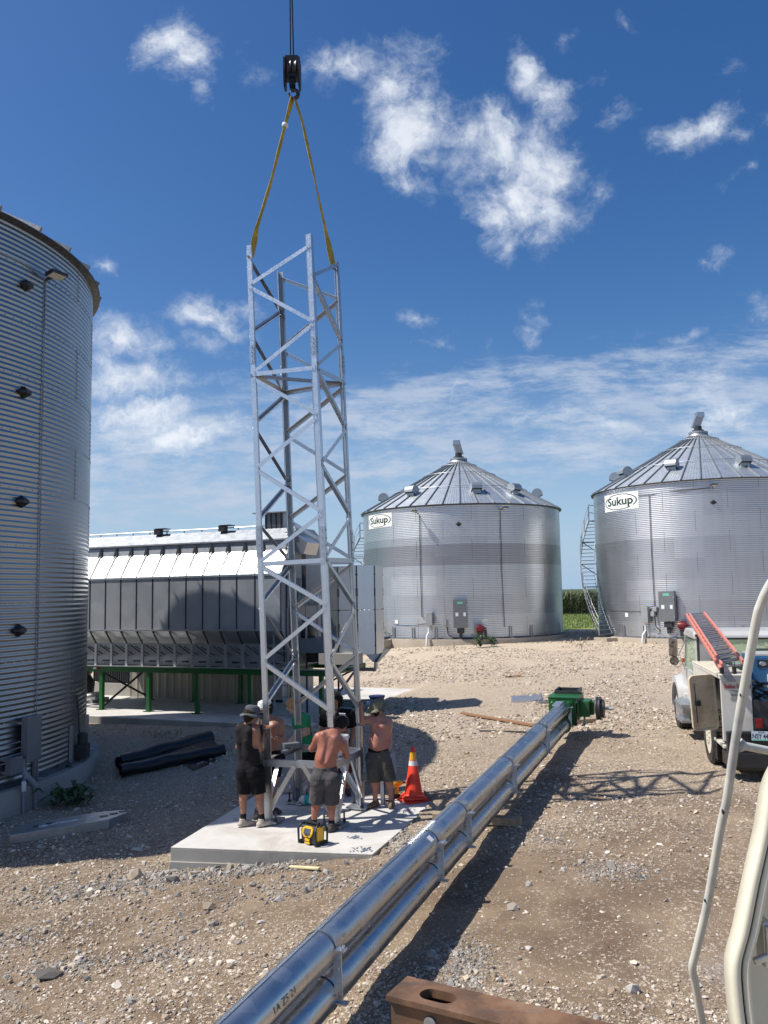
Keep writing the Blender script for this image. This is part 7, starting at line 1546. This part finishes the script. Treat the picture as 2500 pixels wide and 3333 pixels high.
m.add(vs, [(2*i, 2*i+1, 2*i+3, 2*i+2) for i in range(k)]); m.build('oval_line', M['paper'], guard)
m = MB(); m.box((L1_*.33, .26, tz(L1_*.33)), (.14, .06, .004)); m.box((L1_*.83, .34, tz(L1_*.83)), (.12, .05, .004)); m.build('warning_label', M['paper'], guard)
# rolled black liner
def roll(u0, v0, u1, v1, r0, r1, n=40):
    a, b = G(u0, v0), G(u1, v1); return a+V(0, 0, r0), b+V(0, 0, r1)
a0, a1 = roll(385, 2506, 686, 2418, .165, .13); b0, b1 = roll(392, 2530, 728, 2455, .145, .11)
ln = thing('liner_roll', 'two-ended roll of black sheeting lying in the bin shadow', 'black sheeting', (a0+b1)/2*V(1, 1, 0)+V(0, 0, float(gz(*((a0+b1)/2)[:2]))))
def spiral(a, b, r, nm, sgn_):
    d = nrm(b-a); _, s, u = frame(d); n = 64; vs = []; m = MB(); K = 14
    for k in range(K+1):
        p = a+(b-a)*k/K+V(0, 0, .012*math.sin(k*1.3)); 
        for i in range(n):
            t = i/(n-1); an = sgn_*2*math.pi*2.3*t; rr = r*(.45+.55*t)*(1+.05*math.sin(an*2+k*.8)); vs.append(p+s*rr*math.cos(an)+u*rr*math.sin(an)*.92)
    m.add(vs, [(k*n+i, k*n+i+1, (k+1)*n+i+1, (k+1)*n+i) for k in range(K) for i in range(n-1)]); o = wb(m, nm, M['liner'], ln, smooth='all', fix=False); return o
spiral(a0, a1, .18, 'roll', 1); spiral(b0, b1, .155, 'roll', -1)
m = MB(); K = 20; vs = []
for k in range(K+1):
    t = k/K; p, q = a0+(a1-a0)*t, b0+(b1-b0)*t
    for i in range(9): w = i/8; c = p+(q-p)*w; vs.append(c+V(0, 0, .02+.03*(1-w)-.07*math.sin(w*math.pi)+.008*math.sin(t*9+w*3)))
m.add(vs, [(k*9+i, k*9+i+1, (k+1)*9+i+1, (k+1)*9+i) for k in range(K) for i in range(8)]); wb(m, 'sheet', M['liner'], ln, smooth='all', fix=False)
m = MB(); c0_, c1_2 = G(630, 2508), G(706, 2476); vs = []
for k in range(11):
    t = k/10; p = b0+(b1-b0)*(.6+.3*t)-V(0, 0, .06); q = c0_+(c1_2-c0_)*t
    for i in range(5): w = i/4; c = p+(q-p)*w; vs.append(V(c[0], c[1], max(c[2]*(1-w)+w*(q[2]+.025), q[2]+.02)+.012*math.sin(5*t+i)))
m.add(vs, [(k*5+i, k*5+i+1, (k+1)*5+i+1, (k+1)*5+i) for k in range(10) for i in range(4)]); wb(m, 'flap', M['liner'], ln, smooth='all', fix=False)
# bolts scattered on the slab
def scatter(u, v, n, s, z=.30):
    p = PZ(u, v, z); m = []
    for i in range(n):
        a = RNG.uniform(0, 6.28); c = p+V(RNG.normal(0, s), RNG.normal(0, s), .006); m.append((c, a))
    return m
for (u, v, n, s, lab) in ((1318, 2640, 40, .09, 'scatter of zinc bolts on the slab in front of the cone'), (1171, 2703, 34, .055, 'scatter of zinc bolts right of the bent-over person'), (1158, 2726, 26, .04, 'little heap of bright bolts below the right-hand scatter'), (1180, 2767, 26, .07, 'scatter of zinc bolts near the slab edge, right of the radio'), (771, 2668, 9, .05, 'few dark bolts on the slab left of the person in the tank top')):
    mb = MB()
    for c, a in scatter(u, v, n, s): d = V(math.cos(a), math.sin(a), 0); mb.tube([c, c+d*.035], .0055, 6); mb.tube([c-d*.008, c+d*.001], .011, 6)
    tag(mb.build('bolts', M['bolt']), lab, 'bolts', kind='stuff')
# a few tools behind the person in the boonie hat
q = PZ(1239, 2618, .30); m = MB(); m.angle(q, q+V(.0, 0, .40), V(1, 0, 0), V(0, 1, 0), .075, .008); m.prof(q, q+V(0, 0, .40), [(.06, 0), (.075, 0), (.075, .02), (.068, .02)], V(1, 0, 0), V(0, 1, 0)); tag(m.build('steel_offcut', M['galv']), 'short galvanised angle standing between the legs of the person in the boonie hat', 'steel angle')
q = PZ(1291, 2598, .30); dl = thing('cordless_drill', 'orange power tool standing on the slab left of the cone', 'power tool', q, .6)
m = MB(); m.box((0, 0, .035), (.11, .08, .07)); m.build('battery', M['black'], dl, bevel=.01); m = MB(); m.bar((0, 0, .06), (.02, 0, .20), .045, .05); m.lathe([(.045, -.10), (.048, .05), (.03, .10), (0, .10)], 16, (.02, 0, .24), (1, 0, 0)); m.build('tool_body', M['yellow'], dl, smooth=True, bevel=.008); m = MB(); m.lathe([(.022, .10), (.018, .17), (0, .17)], 12, (.02, 0, .24), (1, 0, 0)); m.build('chuck', M['darkmetal'], dl)
pts = [PZ(u, v, .315) for u, v in ((1246, 2600), (1262, 2607), (1280, 2600), (1292, 2585), (1312, 2590), (1332, 2585))]; m = MB(); m.tube(smooth_path(pts, 5), .012, 6); tag(m.build('power_cord', M['rubber'], smooth=True), 'black cord snaking over the slab behind the orange tool', 'cord')
m = MB(); a, b = PZ(945, 2838, .22), PZ(1045, 2834, .22); a, b = G(943, 2826), G(1040, 2832); m.bar(a+V(0, 0, .02), b+V(0, 0, .02), .06, .03); tag(m.build('foam_strip', M['foam'], bevel=.008), 'yellow strip of foam on the ground along the footing edge', 'foam')
# weeds
def weed(u, v, h, n, label, leafl=.3, w=.05, cols=((.03, .07, .02), (.05, .10, .03), (.02, .045, .015)), spread=.1, mat=None):
    g = G(u, v); t = thing('weed', label, 'weed', g); vs = []; fs = []; mb = MB()
    for i in range(n):
        a = RNG.uniform(0, 6.28); z = h*RNG.uniform(.05, 1); c = V(RNG.normal(0, spread), RNG.normal(0, spread), z*.8); d = V(math.cos(a), math.sin(a), 0); s = V(-d[1], d[0], 0); L = leafl*RNG.uniform(.6, 1.2); o = len(mb.v); ww = w*RNG.uniform(.7, 1.2)
        p = [c-s*ww*.2, c+s*ww*.2, c+d*L*.4+V(0, 0, L*.35)+s*ww*.5, c+d*L*.4+V(0, 0, L*.35)-s*ww*.5, c+d*L+V(0, 0, L*.05)]
        mb.add(p, [(0, 1, 2, 3), (3, 2, 4)])
    mb.build('leaves', M['weed'] if mat is None else M[mat], t, fix=False)
    m = MB()
    for i in range(max(2, n//25)): a = RNG.uniform(0, 6.28); m.tube([V(0, 0, 0), V(.3*spread*math.cos(a), .3*spread*math.sin(a), h*.5), V(spread*math.cos(a), spread*math.sin(a), h)], .008, 5)
    m.build('stem', M['weed'] if mat is None else M[mat], t)
weed(222, 2622, .36, 80, 'dark leafy weed growing at the foot of the left bin', .34, .10, spread=.17); weed(190, 2570, .55, 30, 'small dark weed standing up against the left bin foundation', .3, .1, spread=.06)
weed(1560, 2108, .75, 34, 'green weed under the red motor of the middle bin', .42, .09, spread=.14); weed(1600, 2104, .5, 40, 'thin weed right of the red motor at the middle bin', .5, .08, spread=.15)
weed(2158, 2090, .95, 46, 'spiky weed left of the red motor at the right bin', .7, .09, spread=.25); weed(2240, 2092, .9, 46, 'spiky weed beside the truck mirror at the right bin', .7, .09, spread=.25)
weed(1478, 2122, .55, 7, 'dry twig standing in the gravel before the middle bin', .25, .04, spread=.05, mat='driedweed'); weed(1893, 2116, .45, 12, 'dry branch lying on the gravel near the corn gap', .7, .05, spread=.2, mat='driedweed')
weed(375, 2270, .35, 50, 'grass tuft on the pad edge under the dryer', .3, .04, spread=.2); weed(530, 2400, .12, 60, 'dry grass tuft on the gravel behind the black sheeting', .2, .02, spread=.3, mat='driedweed')
# ---------------------------------------------------------------- sky with clouds, sun, camera
W = bpy.data.worlds.new('World'); SC.world = W; W.use_nodes = True; nt = W.node_tree; N = nt.nodes; Lk = nt.links
bg = N['Background']; sky = N.new('ShaderNodeTexSky'); sky.sky_type = 'NISHITA'; sky.sun_disc = False; sky.sun_elevation = SUN_EL
sdv = V(-math.cos(SUN_AZ)*math.cos(SUN_EL), -math.sin(SUN_AZ)*math.cos(SUN_EL), math.sin(SUN_EL))
sky.sun_rotation = math.atan2(sdv[0], sdv[1]) % (2*math.pi); sky.altitude = 350; sky.air_density = 1.0; sky.dust_density = 1.2; sky.ozone_density = 1.6
def nd(t, **k):
    n = N.new(t)
    for a, b in k.items(): setattr(n, a, b)
    return n
def setin(n, i, v):
    if isinstance(v, bpy.types.NodeSocket): Lk.new(v, n.inputs[i])
    else: n.inputs[i].default_value = v
def mth(op, a, b=0.0, c=0.0, clamp=False):
    n = nd('ShaderNodeMath', operation=op); n.use_clamp = clamp
    for i, x in enumerate((a, b, c)): setin(n, i, x)
    return n.outputs[0]
tc = nd('ShaderNodeTexCoord'); sx_ = nd('ShaderNodeSeparateXYZ'); Lk.new(tc.outputs['Generated'], sx_.inputs[0])
yy = mth('MAXIMUM', mth('ABSOLUTE', sx_.outputs[1]), .08)
gx_, gz_ = mth('DIVIDE', sx_.outputs[0], yy), mth('DIVIDE', sx_.outputs[2], yy)      # direction on the vertical plane at unit distance north
cv = nd('ShaderNodeCombineXYZ'); setin(cv, 0, gx_); setin(cv, 1, gz_)
def noise(co, sc, det=6, ro=.6, dist=0.0):
    n = nd('ShaderNodeTexNoise'); Lk.new(co, n.inputs['Vector']); n.inputs['Scale'].default_value = sc; n.inputs['Detail'].default_value = det; n.inputs['Roughness'].default_value = ro; n.inputs['Distortion'].default_value = dist; return n
wn = noise(cv.outputs[0], 5.5, 5, .6); vm = nd('ShaderNodeVectorMath', operation='SUBTRACT'); Lk.new(wn.outputs['Color'], vm.inputs[0]); vm.inputs[1].default_value = (.5, .5, .5)
vs_ = nd('ShaderNodeVectorMath', operation='SCALE'); Lk.new(vm.outputs[0], vs_.inputs[0]); vs_.inputs['Scale'].default_value = .14
va = nd('ShaderNodeVectorMath', operation='ADD'); Lk.new(cv.outputs[0], va.inputs[0]); Lk.new(vs_.outputs[0], va.inputs[1])
vb = nd('ShaderNodeVectorMath', operation='MULTIPLY_ADD'); Lk.new(vm.outputs[0], vb.inputs[0]); vb.inputs[1].default_value = (.05, .02, 0); Lk.new(cv.outputs[0], vb.inputs[2])
def gp(u, v): d = ray(u*D2S, v*D2S); return d[0]/d[1], d[2]/d[1]
blobs = [(700, 150, 50, 32, 0, .8), (770, 150, 85, 42, -5, 1), (845, 195, 70, 75, 0, 1), (885, 285, 80, 75, 20, 1.05), (850, 250, 85, 50, 0, .9), (895, 380, 55, 42, -30, .85), (945, 400, 40, 14, 0, .6), (960, 270, 40, 40, 0, .8),
         (1140, 160, 50, 62, 20, .95), (1195, 195, 55, 60, 0, .95), (1240, 210, 35, 26, 20, .7), (1080, 300, 110, 62, 5, 1.1), (1150, 330, 95, 85, 0, 1.05), (1120, 420, 85, 70, 0, 1), (1070, 465, 52, 62, 10, .95), (1100, 520, 34, 40, 0, .75), (1205, 440, 55, 70, 15, .95), (1190, 510, 34, 38, 20, .75), (1005, 440, 20, 24, 0, .6), (1000, 290, 50, 45, 0, .9),
         (375, 75, 55, 45, -20, .85), (425, 115, 42, 52, -20, .9), (445, 185, 18, 40, 0, .8), (465, 240, 10, 30, 0, .5), (545, 75, 20, 28, 20, .35), (535, 150, 25, 22, 0, .35),
         (1200, 70, 50, 32, 30, .55), (1500, 262, 62, 30, 35, .9), (1450, 310, 32, 26, 30, .75), (1575, 285, 30, 18, 40, .65), (1640, 245, 34, 16, 30, .6), (1600, 378, 34, 16, 35, .6), (1345, 245, 24, 22, 0, .5), (1310, 160, 30, 16, 20, .4), (1540, 100, 40, 26, 30, .4), (1370, 55, 14, 26, 20, .5), (1300, 400, 26, 34, -20, .7), (1270, 440, 20, 24, 0, .5),
         (1500, 722, 38, 24, 0, .8), (1520, 560, 34, 18, 0, .55), (1405, 693, 30, 12, 0, .5), (1125, 715, 20, 40, -25, .7), (890, 688, 24, 12, 0, .6), (950, 735, 40, 18, 0, .5), (1045, 745, 18, 28, 0, .4), (980, 835, 28, 52, -15, .8), (940, 870, 40, 22, 0, .5), (1060, 838, 34, 20, 0, .6), (1640, 680, 26, 46, 0, .7), (1470, 800, 60, 24, -10, .75), (1430, 850, 46, 24, 0, .7), (1590, 800, 60, 40, 0, .7), (1540, 860, 70, 40, 0, .7), (1640, 780, 30, 50, 0, .7),
         (205, 585, 24, 26, 0, .85), (270, 735, 75, 52, 0, .95), (300, 690, 30, 30, 0, .7), (430, 680, 78, 46, -15, .9), (430, 750, 60, 40, -20, .8), (525, 670, 46, 26, 0, .65), (260, 830, 110, 50, 0, .9), (390, 850, 130, 36, 5, .8), (500, 850, 60, 30, 0, .6), (95, 445, 18, 12, 0, .5), (310, 515, 14, 14, 0, .4), (850, 880, 70, 30, 0, .6), (300, 905, 130, 34, 4, .85), (420, 945, 140, 30, 0, .85), (260, 960, 80, 26, 0, .8), (1100, 915, 150, 22, 0, .8), (1560, 905, 110, 36, -6, .85), (900, 925, 90, 20, 0, .8), (1340, 930, 140, 22, -4, .8)]
acc = None
for (u, v, rx, ry, ro, s) in blobs:
    s = s*.76 if s < .82 else s; c = gp(u, v); k = 1.85/1800.0
    mp = nd('ShaderNodeMapping', vector_type='TEXTURE'); Lk.new(va.outputs[0], mp.inputs['Vector']); mp.inputs['Location'].default_value = (c[0], c[1], 0); mp.inputs['Rotation'].default_value = (0, 0, math.radians(ro)); mp.inputs['Scale'].default_value = (rx*k, ry*k, 1)
    ln_ = nd('ShaderNodeVectorMath', operation='LENGTH'); Lk.new(mp.outputs[0], ln_.inputs[0])
    q = mth('MULTIPLY_ADD', ln_.outputs['Value'], -s*.75, s*.75)
    acc = q if acc is None else mth('SMOOTH_MAX', acc, q, .12)
fn = noise(va.outputs[0], 8.5, 10, .70, .3); fn2 = noise(cv.outputs[0], 34, 6, .65)
den = mth('ADD', acc, mth('MULTIPLY', mth('SUBTRACT', fn.outputs['Fac'], .5), 1.5)); den = mth('ADD', den, mth('MULTIPLY', mth('SUBTRACT', fn2.outputs['Fac'], .5), .5))
def mrange(x, a, b, c=0.0, d=1.0, smooth=True):
    n = nd('ShaderNodeMapRange', interpolation_type='SMOOTHSTEP' if smooth else 'LINEAR'); setin(n, 0, x); setin(n, 1, a); setin(n, 2, b); setin(n, 3, c); setin(n, 4, d); return n.outputs[0]
cum = mrange(den, .10, .82)
# thin layered bank above the horizon, broken into streaks
st = nd('ShaderNodeMapping'); Lk.new(vb.outputs[0], st.inputs['Vector']); st.inputs['Scale'].default_value = (1.25, 4.6, 1)
s1_ = noise(st.outputs[0], 7.0, 10, .70, .0)
tilt = mth('SUBTRACT', gz_, mth('MULTIPLY', gx_, .10))
band = mth('MULTIPLY', mrange(tilt, .075, .15), mrange(tilt, .235, .30, 1.0, 0.0)); low = mth('MULTIPLY', mrange(tilt, .0, .05), mrange(tilt, .10, .17, 1.0, 0.0))
lay = mth('MULTIPLY', mrange(mth('ADD', s1_.outputs['Fac'], mth('MULTIPLY', band, .20)), .555, .83), mth('ADD', mth('MULTIPLY', band, 1.0), mth('MULTIPLY', low, .40)))
cl = mth('MAXIMUM', mth('MULTIPLY', cum, .94), mth('MULTIPLY', lay, .80)); cl = mth('MULTIPLY', cl, mrange(sx_.outputs[2], .0, .05))
shade = mth('ADD', mth('MULTIPLY', noise(cv.outputs[0], 9, 7, .6).outputs['Fac'], .55), mth('MULTIPLY', cum, .40))
cr = nd('ShaderNodeValToRGB'); Lk.new(shade, cr.inputs[0]); e = cr.color_ramp.elements; e[0].position = .25; e[0].color = (4.7, 5.5, 6.9, 1); e[1].position = .85; e[1].color = (9.2, 9.5, 9.9, 1)
hs = nd('ShaderNodeHueSaturation'); Lk.new(sky.outputs[0], hs.inputs['Color']); hs.inputs['Saturation'].default_value = 1.36; hs.inputs['Value'].default_value = 1.08; hs.inputs['Hue'].default_value = .507
hm = nd('ShaderNodeMix', data_type='RGBA'); setin(hm, 0, mrange(sx_.outputs[2], .0, .26, .88, .0, False)); Lk.new(hs.outputs[0], hm.inputs[6]); hm.inputs[7].default_value = (3.8, 5.4, 7.6, 1)
mx = nd('ShaderNodeMix', data_type='RGBA'); Lk.new(cl, mx.inputs['Factor']); Lk.new(hm.outputs[2], mx.inputs[6]); Lk.new(cr.outputs[0], mx.inputs[7])
Lk.new(mx.outputs[2], bg.inputs[0]); bg.inputs[1].default_value = .094
sl = bpy.data.lights.new('sun', 'SUN'); sl.energy = 5.0; sl.angle = math.radians(.5); sl.color = (1, .955, .89); so_ = bpy.data.objects.new('sun', sl); COL.objects.link(so_)
so_.rotation_euler = Vector(sdv).to_track_quat('Z', 'Y').to_euler(); so_.location = (-20, -5, 30)
cam = bpy.data.cameras.new('camera'); cam.sensor_fit = 'VERTICAL'; cam.sensor_height = 36; cam.lens = F_/3333*36; cam.clip_end = 6000; cam.clip_start = .05
co_ = bpy.data.objects.new('camera', cam); COL.objects.link(co_)
fw = Vector((0, math.cos(PIT), math.sin(PIT))); up_ = Vector((0, -math.sin(PIT), math.cos(PIT))); rt = Vector((1, 0, 0)); c_, s_ = math.cos(ROLL), math.sin(ROLL)
ex_ = rt*c_-up_*s_; ey_ = rt*s_+up_*c_
co_.matrix_world = Matrix(((ex_.x, ey_.x, -fw.x, 0), (ex_.y, ey_.y, -fw.y, 0), (ex_.z, ey_.z, -fw.z, CAMZ), (0, 0, 0, 1)))
SC.camera = co_
SC.view_settings.view_transform = 'Standard'; SC.view_settings.look = 'None'; SC.view_settings.exposure = 0.2; SC.view_settings.gamma = 1.0
SC.cycles.max_bounces = 8
